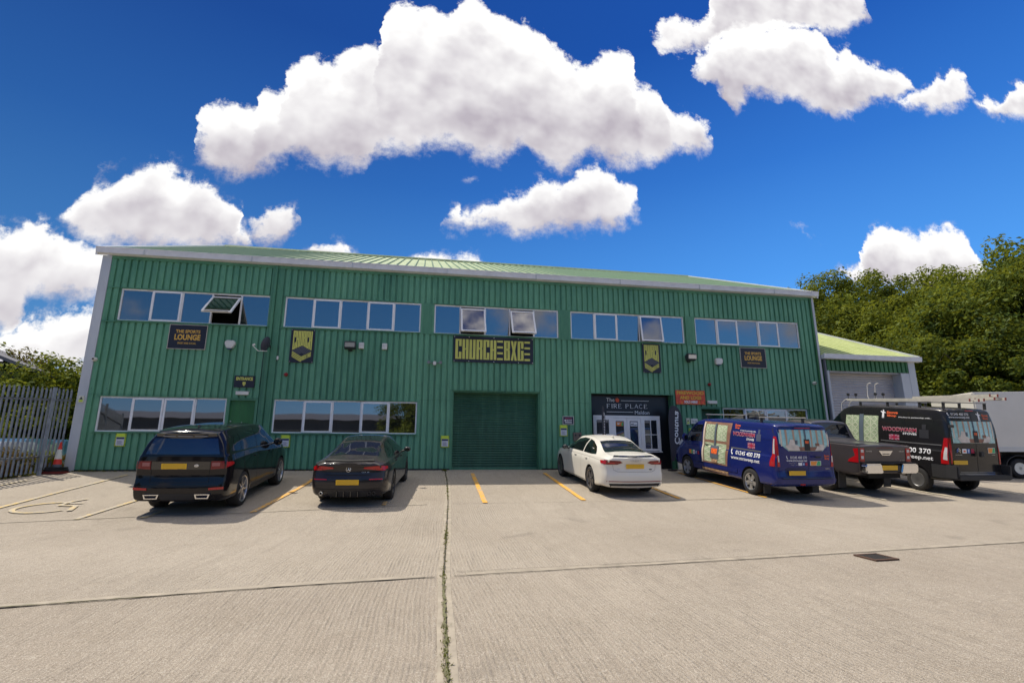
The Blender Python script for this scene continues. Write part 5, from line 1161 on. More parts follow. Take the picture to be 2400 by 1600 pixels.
q = MB(); [q.box(a, b, -.950+.03*abs(a+b), -.83, 1.610, 1.628) for a, b in ((-.46, -.20), (-.15, .15), (.20, .46))]; q.build('spoiler_vents', mat('vent grey', (.20, .20, .21), .4), c.body)
c.patch('tailgate_trim', [(-.60, .945), (.60, .945), (.60, 1.10), (-.60, 1.10)], 'B', M_GLOSSK, .007, thick=.005)
c.seams('tailgate_seam', [[(-.74, 1.17), (-.60, .93), (-.60, .68), (.60, .68), (.60, .93), (.74, 1.17)]], 'B'); c.seams('bumper_line', [[(-.93, .60), (-.62, .62), (.62, .62), (.93, .60)]], 'B', w=.014)
c.patch('lower_bumper', [(-.85, .25), (.85, .25), (.88, .33), (-.88, .33)], 'B', M_PLAST, .006, thick=.006); c.patch('diffuser', [(-.34, .335), (.34, .335), (.37, .46), (-.37, .46)], 'B', M_PLAST, .006, thick=.006)
c.plate(-.13, 1.01); q = MB(); q.lathe([(0, -.006), (.045, -.004), (.05, 0)], 20, 'y'); o = q.build('badge', M_RIMS, c.body); p, n = c.hit('B', .33, 1.02); o.location = p+n*.014; o.scale = (1, 1, .6)
q = MB(); q.prism([(-.02, 1.775), (.02, 1.775), (.01, 1.83), (-.01, 1.83)], -.36, -.24); q.build('aerial_fin', M_GLOSSK, c.body, bevel=.006)
c.patch('roof_glass', [(-.52, -.2), (.52, -.2), (.50, 1.5), (-.50, 1.5)], 'T', M_CGLASS2, .004); c.mirror(2.12, 1.24, P_RR, .24, tall=.19); c.handles((.72, 1.85), 1.06, P_RR)
c.patch('windscreen', [(-.74, 1.25), (.74, 1.25), (.60, 1.68), (-.60, 1.68)], 'F', M_CGLASS)

# ---------------------------------------------------------------- dark four-door coupe
c.root.scale = (CS*.90, CS*.98, CS*.965)
P_CL = paint('black coupe paint', (0.008, 0.008, 0.012), .15, dust=.24, dustcol=(.22, .18, .15))
c = Car('parked_coupe', 'dark dusty four door coupe with sloping roof parked left of the long weedy joint', 'car', (9.42, -4.57), -5.0, P_CL,
    [(-1.03, .22, .84, .66, .92, .77, .985, .60), (-.8, .25, .89, .66, .935, .82, 1.02, .60), (-.4, .21, .91, .66, .945, .835, 1.105, .56), (0, .19, .912, .65, .945, .83, 1.22, .53), (.5, .18, .905, .65, .94, .825, 1.35, .535), (1.05, .18, .90, .64, .93, .825, 1.42, .55), (1.55, .18, .90, .64, .925, .83, 1.40, .555),
     (2.05, .18, .905, .64, .92, .84, 1.24, .57), (2.45, .19, .91, .64, .91, .85, 1.04, .61), (2.65, .19, .91, .63, .90, .85, .965, .64), (3.2, .22, .87, .58, .83, .80, .88, .60), (3.66, .30, .68, .50, .66, .60, .70, .48)],
    [(.18, .16), (.32, .04), (.48, 0), (.62, .01), (.70, .05), (.82, .07), (.92, .03), (1.0, .035)], [(.2, .1), (.4, 0), (.7, .08)], [(.905, 0, .335, .235), (.905, 2.73, .335, .235)], bulge=(.08, .16))
for x in (-.905, .905):
    for y in (0, 2.73): c.wheel(x, y, .335, .235, 5, M_RIMD, 'y', .74)
c.patch('rear_window', [(-.60, -.50), (.60, -.50), (.58, -.15), (.47, .30), (-.47, .30), (-.58, -.15)], 'T', M_CGLASS2, grid=.05); c.patch('roof_glass', [(-.46, .42), (.46, .42), (.48, 1.55), (-.48, 1.55)], 'T', M_CGLASS2)
for sd, sg in (('L', -1), ('R', 1)):
    c.patch('side_window', [(-.25, 1.0), (.05, .98), (.62, .97), (.62, 1.325), (.40, 1.28), (.05, 1.15)], sd, M_CGLASS); c.patch('side_window', [(.69, .97), (2.25, .955), (1.95, 1.15), (1.60, 1.30), (1.2, 1.36), (.69, 1.335)], sd, M_CGLASS)
    c.seams('door_seam', [[(.05, .95), (.02, .78), (.36, .42)], [(.66, .95), (.64, .36)], [(1.9, .94), (1.88, .36)]], sd)
    c.patch('tail_lamp', [(sg*.34, .845), (sg*.36, .875), (sg*.60, .895), (sg*.82, .895), (sg*.82, .79), (sg*.60, .805)], 'B', M_LRED, .009, thick=.008); c.patch('tail_lamp', [(-.94, .80), (-.94, .885), (-.76, .87), (-.80, .82)], sd, M_LRED, .009, thick=.008)
    c.patch('reflector', [(sg*.48, .60), (sg*.48, .622), (sg*.78, .625), (sg*.78, .60)], 'B', M_LRED, .008)
    for dx_ in ((.60,) if sg < 0 else (.50, .60)): q = MB(); ringtube(q, (0, 0, 0), .034, .006, 16); q.lathe([(0, .02), (.032, .02)], 14, 'y', m=1); o = q.build('exhaust', [M_CHROME if sg < 0 else M_RIMD, M_GAP], c.body, recalc=False); o.location = (sg*dx_, -1.075, .315)
c.patch('lip_spoiler', [(-.58, .985), (.58, .985), (.52, 1.005), (-.52, 1.005)], 'B', M_GAP, .02, thick=.02); c.patch('diffuser', [(-.42, .23), (.42, .23), (.46, .36), (-.46, .36)], 'B', M_PLAST, .006, thick=.006)
for k in range(4): q = MB(); q.box(-.24+.16*k-.008, -.24+.16*k+.008, -1.10, -1.0, .24, .36); q.build('diffuser_fin', M_GLOSSK, c.body)
c.seams('boot_seam', [[(-.62, .98), (-.60, .78), (-.52, .71), (.52, .71), (.60, .78), (.62, .98)]], 'B'); c.seams('bumper_line', [[(-.50, .70), (.50, .70)]], 'B', w=.012); c.seams('lower_lip', [[(-.74, .42), (-.5, .40), (.5, .40), (.74, .42)]], 'B', w=.015)
c.plate(0, .555); q = MB(); ringtube(q, (0, 0, 0), .052, .006); [q.tube([(0, 0, 0), (.05*math.sin(a), 0, .05*math.cos(a))], [.010, .003], 6) for a in (0, 2.094, 4.189)]; o = q.build('star_badge', M_CHROME, c.body); p, n = c.hit('B', 0, .83); o.location = p+n*.012
c.text('badge_lettering', [('CLA 35', .30, .47, .752, .775, .02)], 'B', M_RIMS); c.mirror(2.0, .96, P_CL, .20); c.handles((.52, 1.62), .86, P_CL); c.patch('windscreen', [(-.72, .99), (.72, .99), (.54, 1.36), (-.54, 1.36)], 'F', M_CGLASS)

# ---------------------------------------------------------------- white saloon
c.root.scale = (CS*.95, CS, CS)
P_A4 = paint('white car paint', (0.70, 0.67, 0.60), .22, dust=.10, dustcol=(.50, .44, .34))
c = Car('parked_saloon', 'white four door saloon with smoked red tail lamps parked before the shop front', 'car', (15.79, -3.96), 1.0, P_A4,
    [(-1.02, .25, .86, .68, .955, .80, 1.035, .64), (-.8, .26, .905, .67, .975, .845, 1.065, .66), (-.5, .22, .92, .66, .975, .86, 1.09, .63), (-.2, .20, .92, .66, .975, .86, 1.15, .58), (.2, .19, .918, .66, .97, .858, 1.31, .555), (.55, .19, .915, .66, .965, .856, 1.395, .555), (1.0, .19, .91, .65, .96, .855, 1.43, .56),
     (1.5, .19, .91, .65, .955, .855, 1.41, .565), (2.0, .19, .912, .65, .95, .86, 1.26, .58), (2.4, .19, .915, .64, .94, .86, 1.07, .61), (2.62, .2, .915, .63, .93, .86, .985, .66), (3.25, .22, .88, .58, .86, .82, .91, .62), (3.71, .30, .74, .50, .70, .64, .74, .50)],
    [(.2, .12), (.33, .03), (.46, 0), (.60, .01), (.68, .05), (.82, .065), (.96, .02), (1.05, .02)], [(.2, .1), (.4, 0), (.7, .08)], [(.91, 0, .335, .24), (.91, 2.85, .335, .24)], bulge=(.07, .16))
for x in (-.91, .91):
    for y in (0, 2.85): c.wheel(x, y, .335, .24, 5, mat('grey alloy', (.22, .21, .21), .3, .8), 'f', .76)
c.patch('rear_window', [(-.62, -.44), (.62, -.44), (.49, .28), (-.49, .28)], 'T', M_CGLASS2, grid=.05)
for sd, sg in (('L', -1), ('R', 1)):
    c.patch('side_window', [(-.22, 1.02), (.05, 1.0), (.72, 1.0), (.72, 1.355), (.45, 1.315), (.12, 1.20)], sd, M_CGLASS); c.patch('side_window', [(.79, 1.0), (2.25, .985), (1.95, 1.17), (1.60, 1.31), (1.2, 1.365), (.79, 1.36)], sd, M_CGLASS)
    c.seams('door_seam', [[(.02, .98), (.06, .80), (.40, .38)], [(.76, .98), (.75, .34)], [(1.98, .96), (2.0, .34)], [(-.98, .91), (-.2, .93), (2.6, .90)]], sd, w=.007, m=mat('white car gap', (.25, .23, .20), .8))
    c.patch('tail_lamp', [(sg*.36, .885), (sg*.44, .93), (sg*.84, .945), (sg*.84, .83), (sg*.50, .835)], 'B', M_LDRED, .009, thick=.008); c.patch('tail_lamp', [(-.93, .835), (-.93, .935), (-.72, .92), (-.78, .85)], sd, M_LRED, .009, thick=.008)
    c.patch('lamp_strip', [(sg*.56, .855), (sg*.56, .885), (sg*.80, .89), (sg*.80, .86)], 'B', M_LRED, .013)
    c.patch('side_sill', [(.42, .20), (2.42, .20), (2.42, .27), (.42, .27)], sd, M_PLAST, .006, thick=.01)
c.patch('lower_bumper', [(-.66, .24), (.66, .24), (.74, .36), (-.74, .36)], 'B', M_PLAST, .006, thick=.006); c.patch('bumper_strip', [(-.80, .405), (.80, .405), (.80, .425), (-.80, .425)], 'B', mat('red strip', (.22, .015, .015), .3, coat=1), .008, thick=.006)
c.patch('lip_spoiler', [(-.60, 1.022), (.60, 1.022), (.54, 1.042), (-.54, 1.042)], 'B', M_GLOSSK, .018, thick=.02); c.seams('boot_seam', [[(-.66, 1.02), (-.60, .70), (-.50, .655), (.50, .655), (.60, .70), (.66, 1.02)]], 'B', w=.008, m=MATS['white car gap'])
c.plate(0, .79); q = MB()
for k in range(4): ringtube(q, (-.105+.07*k, -.003*(k % 2), 0), .042, .006, 20)
o = q.build('ring_badge', M_RIMS, c.body); p, n = c.hit('B', 0, .945); o.location = p+n*.012
c.text('badge_lettering', [('A4', -.50, -.44, .705, .735, .02)], 'B', M_RIMS); c.patch('badge', [(.42, .70), (.50, .70), (.50, .722), (.42, .722)], 'B', M_PLAST, .007)
q = MB(); q.prism([(-.018, 1.42), (.018, 1.42), (.008, 1.475), (-.008, 1.475)], .42, .55); q.build('aerial_fin', P_A4, c.body, bevel=.006); c.mirror(2.02, .99, M_GLOSSK, .20); c.handles((.30, 1.28), .87, P_A4); c.patch('windscreen', [(-.74, 1.02), (.74, 1.02), (.55, 1.37), (-.55, 1.37)], 'F', M_CGLASS)

c.root.scale = (CS*.95, CS, CS)
# ---------------------------------------------------------------- shared van lettering
M_VW = mat('van white vinyl', (.78, .78, .80), .5); M_VO = mat('van orange vinyl', (.75, .12, .03), .5); M_VG = mat('van green vinyl', (.06, .42, .16), .5); M_VOR = mat('van amber vinyl', (.80, .30, .05), .5)
M_VBL = mat('van blue vinyl', (.08, .18, .50), .5); M_VRE = mat('van crimson vinyl', (.35, .01, .05), .5); M_LAT = mat('leaded pane green', (.34, .42, .26), .5, var=.3, vscale=5); M_LAT2 = mat('pale lead line', (.72, .72, .56), .5)
M_WOOD = mat('printed brown timber', (.24, .12, .08), .6, var=.3, vscale=6); M_WOODP = mat('printed pale frame', (.62, .52, .42), .6, var=.2, vscale=8); M_FLUE = mat('printed flue', (.09, .11, .14), .5); M_FIRE = mat('printed fire', (.75, .12, .02), .5, var=.6, vscale=20)
M_TEAL = mat('printed sky', (.28, .50, .50), .25, var=.2, vscale=3, coat=1); M_SOFA = mat('printed cream sofa', (.60, .54, .48), .5, var=.2, vscale=6); M_LOG = mat('printed logs', (.40, .25, .14), .6, var=.8, vscale=16); M_OUT = mat('vinyl outline', (.07, .08, .14), .5)
def quad(a, b, c_, d): return [(a, c_), (b, c_), (b, d), (a, d)]
def sticker_row(c, ax, a0, b0, s, sgn):
    X = lambda t: a0+sgn*t*s
    c.patch('sticker', quad(X(0), X(1.1), b0, b0+s), ax, M_VOR, .006); c.patch('sticker', quad(X(1.1), X(1.7), b0, b0+s), ax, M_VG, .006)
    c.patch('sticker', quad(X(1.8), X(2.7), b0, b0+s), ax, M_VW, .006); c.patch('sticker', quad(X(1.95), X(2.5), b0+.3*s, b0+.6*s), ax, M_VO, .008)
    c.patch('sticker', quad(X(2.95), X(3.7), b0+.1*s, b0+.9*s), ax, M_VBL, .006); c.patch('sticker', quad(X(4.0), X(4.7), b0+.1*s, b0+.9*s), ax, M_VRE, .006)
    c.text('lettering', [('f', X(3.2), X(3.5), b0+.2*s, b0+.8*s, .04)], ax, M_VW, .009)
def certificate(c, ax, a0, b0, w, h, sgn=1):
    X = lambda t: a0+sgn*t*w
    c.patch('sticker', quad(X(0), X(1), b0, b0+h), ax, M_VW, .005); c.patch('sticker', [(X(.04), b0+h*.06), (X(.52), b0+h*.06), (X(.66), b0+h*.94), (X(.04), b0+h*.94)], ax, M_VOR, .008); c.patch('sticker', [(X(.55), b0+h*.06), (X(.96), b0+h*.06), (X(.96), b0+h*.94), (X(.69), b0+h*.94)], ax, M_VG, .008)
def handset(c, ax, a, b, s, sgn):
    X = lambda t: a+sgn*t*s
    c.patch('phone_symbol', [(X(0), b+s), (X(.22), b+s*1.05), (X(.30), b+s*.75), (X(.20), b+s*.65), (X(.32), b+s*.35), (X(.48), b+s*.30), (X(.68), b+s*.12), (X(.55), b-.02*s), (X(.30), b+.02*s), (X(.08), b+s*.35), (X(-.04), b+s*.72)], ax, M_VW, .007, smooth=False)
def jack(c, ax, a, b, w, h, sgn):
    """small faded union flag in strips, laid side by side"""
    X = lambda t: a+sgn*t*w; Z = lambda t: b+t*h
    c.patch('flag_print', [quad(X(.42), X(.58), Z(0), Z(1)), quad(X(0), X(.42), Z(.40), Z(.60)), quad(X(.58), X(1), Z(.40), Z(.60))], ax, M_VRE, .010)
    c.patch('flag_print', quad(X(0), X(1), Z(0), Z(1)), ax, mat('faded flag', (.40, .22, .28), .5), .006)
    for p in ([(X(0), Z(1)), (X(.12), Z(1)), (X(.40), Z(.66)), (X(.32), Z(.62))], [(X(1), Z(1)), (X(.88), Z(1)), (X(.60), Z(.66)), (X(.68), Z(.62))], [(X(0), Z(0)), (X(.12), Z(0)), (X(.40), Z(.34)), (X(.32), Z(.38))], [(X(1), Z(0)), (X(.88), Z(0)), (X(.60), Z(.34)), (X(.68), Z(.38))]): c.patch('flag_print', p, ax, M_VRE, .009)
def lattice(c, ax, a0, a1, b0, b1, sgn=1, nv=4, off=.004):
    c.patch('leaded_window_print', quad(a0, a1, b0, b1), ax, M_LAT, off)
    L = []; m_ = (a0+a1)/2; L.append([(m_, b0), (m_, b1)])
    for h0, h1 in ((a0, m_), (m_, a1)):
        mm = (h0+h1)/2; st_ = (b1-b0)/nv
        for k in range(nv):
            zc = b0+st_*(k+.5); L += [[(mm, zc-st_*.42), (h0+(mm-h0)*.15, zc), (mm, zc+st_*.42)], [(mm, zc-st_*.42), (h1+(mm-h1)*.15, zc), (mm, zc+st_*.42)]]
    for k, l in enumerate(L): c.seams('lead_lines', [l], ax, w=.016, off=off+.003+.0004*k, m=M_LAT2)
def room_print(c, x0, x1, z0, z1, cut):
    """printed view of a garden room across the two rear doors"""
    W_ = x1-x0; H_ = z1-z0; X = lambda t: x0+t*W_; Z = lambda t: z0+t*H_
    P = [(X(0), Z(1)), (X(.0), Z(.36) if cut else Z(0)), (X(.16 if cut else .0), Z(0)), (X(.84 if cut else 1), Z(0)), (X(1), Z(.36) if cut else Z(0)), (X(1), Z(1))]
    if not cut: P = quad(X(0), X(1), Z(0), Z(1))
    c.patch('rear_window_print', P, 'B', M_TEAL, .004, grid=.09)
    for u in (.03, .13, .27, .40, .62, .74, .86, .96): c.patch('timber_print', [(X(u), Z(.22)), (X(u+.025), Z(.22)), (X(u+.035), Z(1)), (X(u-.005), Z(1))], 'B', M_WOODP if u in (.03, .96) else mat('printed warm timber', (.42, .28, .2), .6), .007)
    c.patch('floor_print', quad(X(.17), X(.83), Z(0.01), Z(.20)), 'B', M_WOOD, .008)
    c.patch('sofa_print', [(X(.17), Z(.02)), (X(.38), Z(.02)), (X(.36), Z(.25)), (X(.30), Z(.30)), (X(.28), Z(.52)), (X(.21), Z(.55)), (X(.17), Z(.30)), (X(.10), Z(.22))], 'B', M_SOFA, .011, smooth=False)
    c.patch('sofa_print', [(X(.68), Z(.02)), (X(.86), Z(.05)), (X(.90), Z(.25)), (X(.84), Z(.33)), (X(.74), Z(.30)), (X(.71), Z(.12))], 'B', M_SOFA, .011, smooth=False)
    c.patch('cushion_print', quad(X(.30), X(.345), Z(.32), Z(.50)), 'B', M_FLUE, .013); c.patch('cushion_print', quad(X(.70), X(.78), Z(.24), Z(.38)), 'B', M_WOOD, .013)
    c.patch('flue_print', quad(X(.495), X(.525), Z(.55), Z(1)), 'B', M_FLUE, .014); c.patch('stove_print', quad(X(.475), X(.585), Z(.03), Z(.56)), 'B', M_BLK, .014); c.patch('fire_print', quad(X(.495), X(.565), Z(.36), Z(.48)), 'B', M_FIRE, .016)

# ---------------------------------------------------------------- blue van
P_TC = paint('deep blue van paint', (0.006, 0.014, 0.125), .2, dust=.05)
c = Car('blue_van', 'deep blue panel van with stove adverts and roof bars beside the white saloon', 'van', (19.84, -4.62), 1.5, P_TC,
    [(-1.04, .40, .965, .8, 1.10, .94, 1.93, .79), (-.7, .34, .985, .8, 1.10, .955, 1.955, .81), (0, .32, .99, .8, 1.10, .96, 1.965, .815), (1.4, .32, .99, .8, 1.10, .96, 1.975, .815), (2.3, .32, .99, .8, 1.10, .958, 1.965, .80), (2.9, .32, .985, .8, 1.09, .95, 1.87, .77), (3.3, .32, .98, .8, 1.08, .94, 1.62, .76), (3.7, .33, .97, .78, 1.05, .92, 1.27, .76), (3.95, .34, .95, .74, .98, .88, 1.07, .70), (4.2, .38, .86, .68, .86, .78, .92, .58), (4.30, .42, .78, .62, .76, .68, .80, .5)],
    [(.3, .08), (.44, .01), (.58, 0), (.66, .03), (.74, .05), (1.1, .055), (1.5, .08), (1.95, .15)], [(.3, .1), (.5, 0), (.9, .06)], [(.985, 0, .345, .22), (.985, 3.25, .345, .22)], capR=.16, ends=(.06, .16), bulge=(.035, .14))
for x in (-.985, .985):
    for y in (0, 3.25): c.wheel(x, y, .345, .22, 5, M_RIMS, 'f', .66)
for sd, sg in (('L', -1), ('R', 1)):
    c.patch('side_window', [(2.42, 1.24), (3.52, 1.19), (3.10, 1.62), (2.78, 1.76), (2.42, 1.78)], sd, M_CGLASS); c.seams('door_seam', [[(2.30, 1.88), (2.28, .42)], [(3.42, 1.18), (3.40, .85)], [(.88, 1.90), (.88, .42)], [(.9, .62), (2.9, .58)]], sd)
    c.patch('tail_lamp', [(sg*.82, .86), (sg*.895, .86), (sg*.885, 1.62), (sg*.845, 1.62), (sg*.85, 1.2)], 'B', M_LRED, .010, thick=.012); c.patch('tail_lamp', [(-.955, .86), (-.945, 1.1), (-.905, 1.62), (-.855, 1.62), (-.85, 1.15), (-.80, .95), (-.80, .86)], sd, M_LRED, .010, thick=.012); c.patch('lamp_lens', [(-.925, 1.18), (-.895, 1.56), (-.865, 1.56), (-.87, 1.18)], sd, M_LCLR, .015); c.patch('lamp_lens', [(sg*.84, .98), (sg*.88, .98), (sg*.88, 1.14), (sg*.845, 1.14)], 'B', M_LCLR, .014)
    c.patch('side_rub_strip', [(.55, .50), (2.75, .47), (2.75, .56), (.55, .60)], sd, P_TC, .014, thick=.012)
    q = MB(); q.box(sg*.80-.11, sg*.80+.11, -.47, -.45, .10, .42); q.build('mud_flap', M_PLAST, c.body)
c.patch('door_rail', [(-.42, 1.165), (.86, 1.165), (.86, 1.20), (-.42, 1.20)], 'L', mat('rail grey', (.22, .22, .22), .4, .5), .006)
c.seams('swage_line', [[(-.85, 1.52), (.85, 1.52)], [(-.85, 1.80), (.85, 1.80)]], 'L', w=.006, m=mat('blue crease', (.004, .008, .06), .4))
c.patch('bumper', [(-.93, .38), (.93, .38), (.93, .55), (-.93, .55)], 'B', P_TC, .03, thick=.03); c.patch('bumper_cover', [(-.80, .555), (.80, .555), (.80, .575), (-.80, .575)], 'B', M_PLAST, .01)
c.seams('door_split', [[(.06, .60), (.06, 1.88)], [(-.86, .60), (.86, .60)], [(-.86, .60), (-.86, 1.84)], [(.86, .60), (.86, 1.84)], [(-.84, 1.86), (.84, 1.86)], [(.08, .88), (.85, .88)]], 'B')
room_print(c, -.80, .82, 1.26, 1.80, True); c.patch('brake_light', quad(-.28, .22, 1.835, 1.855), 'B', M_LRED, .008)
c.patch('number_recess', [(-.66, .62), (0.0, .62), (0.0, .80), (-.08, .84), (-.58, .84), (-.66, .80)], 'B', mat('recess blue', (.004, .008, .06), .4), .004); c.plate(-.33, .705)
c.text('lettering', [('01245 400 370', -.50, .02, 1.065, 1.13, .01), ('www.mrsweep.net', -.62, .02, .975, 1.04, .01)], 'B', M_VW); handset(c, 'B', -.62, 1.06, .075, 1); certificate(c, 'B', .12, .86+.03, .36, .12)
c.patch('sticker', quad(-.26, -.14, .895, .965), 'B', M_VW, .006); c.patch('sticker', quad(-.12, -.06, .895, .965), 'B', M_VBL, .006); c.patch('sticker', quad(-.04, .03, .895, .965), 'B', M_VRE, .006)
c.text('lettering', [('f', -.105, -.075, .905, .955, .04)], 'B', M_VW, .009); c.text('lettering', [('Stove', .60, .78, 1.11, 1.17, .03), ('Shop', .61, .77, 1.03, 1.10, .03)], 'B', M_VO); c.text('small_lettering', [('CHIMNEY SWEEP', -.55, -.30, .94, .955, .01), ('STOVE INSTALLERS', -.50, -.28, .90, .915, .01)], 'B', mat('dull white vinyl', (.4, .4, .45), .5)); c.text('model_lettering', [('Custom', .62, .76, .80, .83, .01)], 'B', M_RIMS)
c.patch('reflector', quad(-.28, -.12, .415, .445), 'B', M_LRED, .036); q = MB(); q.box(.22, .40, -1.125, -1.09, 1.10, 1.135); q.build('rear_handle', M_PLAST, c.body, bevel=.008)
# side prints (the reader sees the left side with the front at his left)
c.patch('timber_print', [(2.36, 1.88), (2.36, .62), (1.02, .62), (.90, 1.88)], 'L', M_WOOD, .004)
lattice(c, 'L', 2.22, 1.72, 1.32, 1.80, off=.007); lattice(c, 'L', 1.60, 1.10, 1.32, 1.80, off=.007); lattice(c, 'L', 2.22, 1.10, .66, 1.24, nv=4, off=.007)
c.patch('timber_print', [(2.34, 1.86), (2.26, 1.86), (2.26, .62), (2.34, .62)], 'L', M_WOODP, .012); c.patch('flue_print', quad(1.71, 1.62, 1.16, 1.84), 'L', M_FLUE, .020); c.patch('stove_print', quad(1.86, 1.44, .78, 1.16), 'L', M_FLUE, .022); c.patch('fire_print', quad(1.80, 1.50, .92, 1.12), 'L', M_FIRE, .025)
c.patch('log_print', quad(2.32, .98, .34, .46), 'L', M_LOG, .012); c.patch('log_print', quad(1.80, 1.50, .66, .76), 'L', M_LOG, .022)
c.text('lettering', [('Stove', .76, .52, 1.80, 1.87, .035), ('Shop', .74, .54, 1.725, 1.79, .035)], 'L', M_VO); c.text('lettering', [('Working in partnership with...', .50, -.20, 1.675, 1.715, .02), ('STOVES', .18, -.14, 1.44, 1.50, .03), ('01245 400 370', .62, -.42, 1.01, 1.12, .015), ('www.mrsweep.net', .82, -.42, .845, .955, .015)], 'L', M_VW, .008)
c.text('outline_lettering', [('WOODWARM', .82, -.16, 1.535, 1.655, .045)], 'L', mat('pale pink vinyl', (.62, .50, .52), .5), .006); c.text('lettering', [('WOODWARM', .815, -.155, 1.545, 1.645, .018)], 'L', M_VRE, .0085); handset(c, 'L', .84, 1.0, .15, -1)
jack(c, 'L', .12, 1.235, .30, .15, -1)
c.patch('stove_outline', [quad(-.22, -.40, 1.45, 1.64), quad(-.27, -.35, 1.645, 1.76)], 'L', M_OUT, .006); sticker_row(c, 'L', 3.10, .80, .13, -1)
for y in (2.35, -.20):
    q = MB(); q.box(-.80, .80, y-.03, y+.03, 2.085, 2.115); b_ = q.build('roof_bar', M_RIMS, c.body, bevel=.008)
    for sg in (-1, 1): q = MB(); q.box(sg*.70-.03, sg*.70+.03, y-.03, y+.03, 1.93, 2.084); q.build('bar_foot', M_PLAST, b_)
q = MB(); q.box(-.68, -.64, -.34, .30, 2.118, 2.14); q.build('roof_bar_clamp', M_PLAST, c.body)
c.mirror(3.22, 1.28, P_TC, .22, tall=.26); c.handles((1.75+.35,), 1.16, M_PLAST, 'L'); c.patch('windscreen', [(-.80, 1.14), (.80, 1.14), (.72, 1.80), (-.72, 1.80)], 'F', M_CGLASS)

# ---------------------------------------------------------------- grey pickup
c.root.scale = (CS*.93, CS, CS)
P_HX = paint('bronze grey paint', (0.080, 0.070, 0.072), .3, metal=.4, dust=.10)
c = Car('grey_pickup', 'bronze grey pickup truck with open bed and chrome bumper between the two vans', 'pickup', (22.38, -4.12), 1.5, P_HX,
    [(-1.20, .58, .90, .9, 1.235, .895, 1.255, .86), (-1.12, .52, .915, .9, 1.235, .91, 1.255, .87), (-1.0, .5, .92, .9, 1.235, .915, 1.26, .87), (0, .48, .925, .9, 1.24, .915, 1.26, .87), (.56, .45, .925, .9, 1.24, .915, 1.265, .87), (.68, .45, .925, .9, 1.23, .90, 1.74, .69), (.85, .45, .925, .9, 1.21, .895, 1.79, .665), (1.5, .45, .925, .9, 1.20, .89, 1.81, .665), (2.1, .45, .925, .9, 1.18, .885, 1.68, .66), (2.7, .45, .925, .9, 1.14, .88, 1.28, .70), (3.0, .45, .925, .88, 1.12, .87, 1.18, .70), (3.7, .5, .90, .82, 1.02, .84, 1.08, .66), (4.05, .55, .78, .75, .90, .72, .95, .55)],
    [(.5, .03), (.8, 0), (1.25, .0)], [(.5, .1), (.7, 0), (1.0, .08)], [(.91, 0, .38, .265), (.91, 3.085, .38, .265)], capR=.04, ends=(.015, .16), bulge=(.012, .14))
for x in (-.91, .91):
    for y in (0, 3.085): c.wheel(x, y, .38, .265, 6, M_RIMD, 'f', .64)
c.patch('cab_rear_window', [(-.70, 1.33), (.70, 1.33), (.60, 1.70), (-.60, 1.70)], 'B', M_CGLASS, .006)
q = MB(); q.box(-.80, .80, -1.0, .5, 1.262, 1.275); q.build('bed_cover', mat('bed cover black', (.014, .014, .015), .7), c.body)
for sd, sg in (('L', -1), ('R', 1)):
    c.patch('side_window', [(.78, 1.28), (1.45, 1.27), (1.45, 1.70), (.85, 1.68)], sd, M_CGLASS); c.patch('side_window', [(1.52, 1.27), (2.42, 1.22), (2.0, 1.62), (1.52, 1.70)], sd, M_CGLASS); c.seams('door_seam', [[(.60, 1.20), (.60, .50)], [(1.48, 1.24), (1.48, .50)]], sd)
    c.patch('tail_lamp', [(sg*.72, .86), (sg*.86, .86), (sg*.86, 1.19), (sg*.72, 1.19)], 'B', M_LRED, .012, thick=.012); c.patch('tail_lamp', [(-1.20, .84), (-1.20, 1.19), (-1.04, 1.17), (-1.10, 1.0), (-.90, .90), (-.86, .84)], sd, M_LRED, .012, thick=.012)
    for z in (.93, 1.09): c.patch('lamp_lens', quad(sg*.75, sg*.84, z, z+.07), 'B', M_LCLR, .016)
    q = MB(); q.prism([(sg*.30, .60), (sg*.86, .60), (sg*.90, .67), (sg*.90, .79), (sg*.86, .83), (sg*.36, .83)][::sg], -1.42, -1.24); q.build('chrome_bumper', M_CHROME, c.body, bevel=.025, smooth=True)
    q = MB(); q.box(sg*.80-.13, sg*.80+.13, -.52, -.50, .14, .56); q.build('mud_flap', M_PLAST, c.body)
q = MB(); q.box(-.30, .30, -1.40, -1.22, .63, .79); q.box(-.88, .88, -1.38, -1.22, .832, .85); q.build('bumper_centre', M_PLAST, c.body, bevel=.01); q = MB(); q.box(-.55, .55, -1.15, .5, .45, .60); q.build('underbody', M_WELL, c.body)
c.plate(-.10, .735, -1.425); c.seams('tailgate_seam', [[(-.71, 1.20), (-.71, .86), (.71, .86), (.71, 1.20)]], 'B', w=.014); c.patch('tailgate_trim', quad(-.30, .30, 1.195, 1.215), 'B', mat('dull red strip', (.10, .01, .01), .4), .008)
c.patch('tailgate_handle', [(-.24, 1.13), (.24, 1.13), (.17, 1.06), (.13, 1.02), (-.13, 1.02), (-.17, 1.06)], 'B', M_CHROME, .022, thick=.02); c.patch('handle_recess', quad(-.12, .12, 1.045, 1.065), 'B', M_GAP, .026)
c.text('badge_lettering', [('TOYOTA', -.66, -.46, 1.105, 1.13, .01), ('HILUX', .48, .66, 1.105, 1.13, .01), ('D-4D', .50, .66, .885, .90, .01)], 'B', M_RIMS); c.mirror(2.15, 1.22, M_CHROME, .22, tall=.22); c.handles((1.62, .74), 1.08, M_CHROME); c.patch('windscreen', [(-.72, 1.26), (.72, 1.26), (.62, 1.72), (-.62, 1.72)], 'F', M_CGLASS)

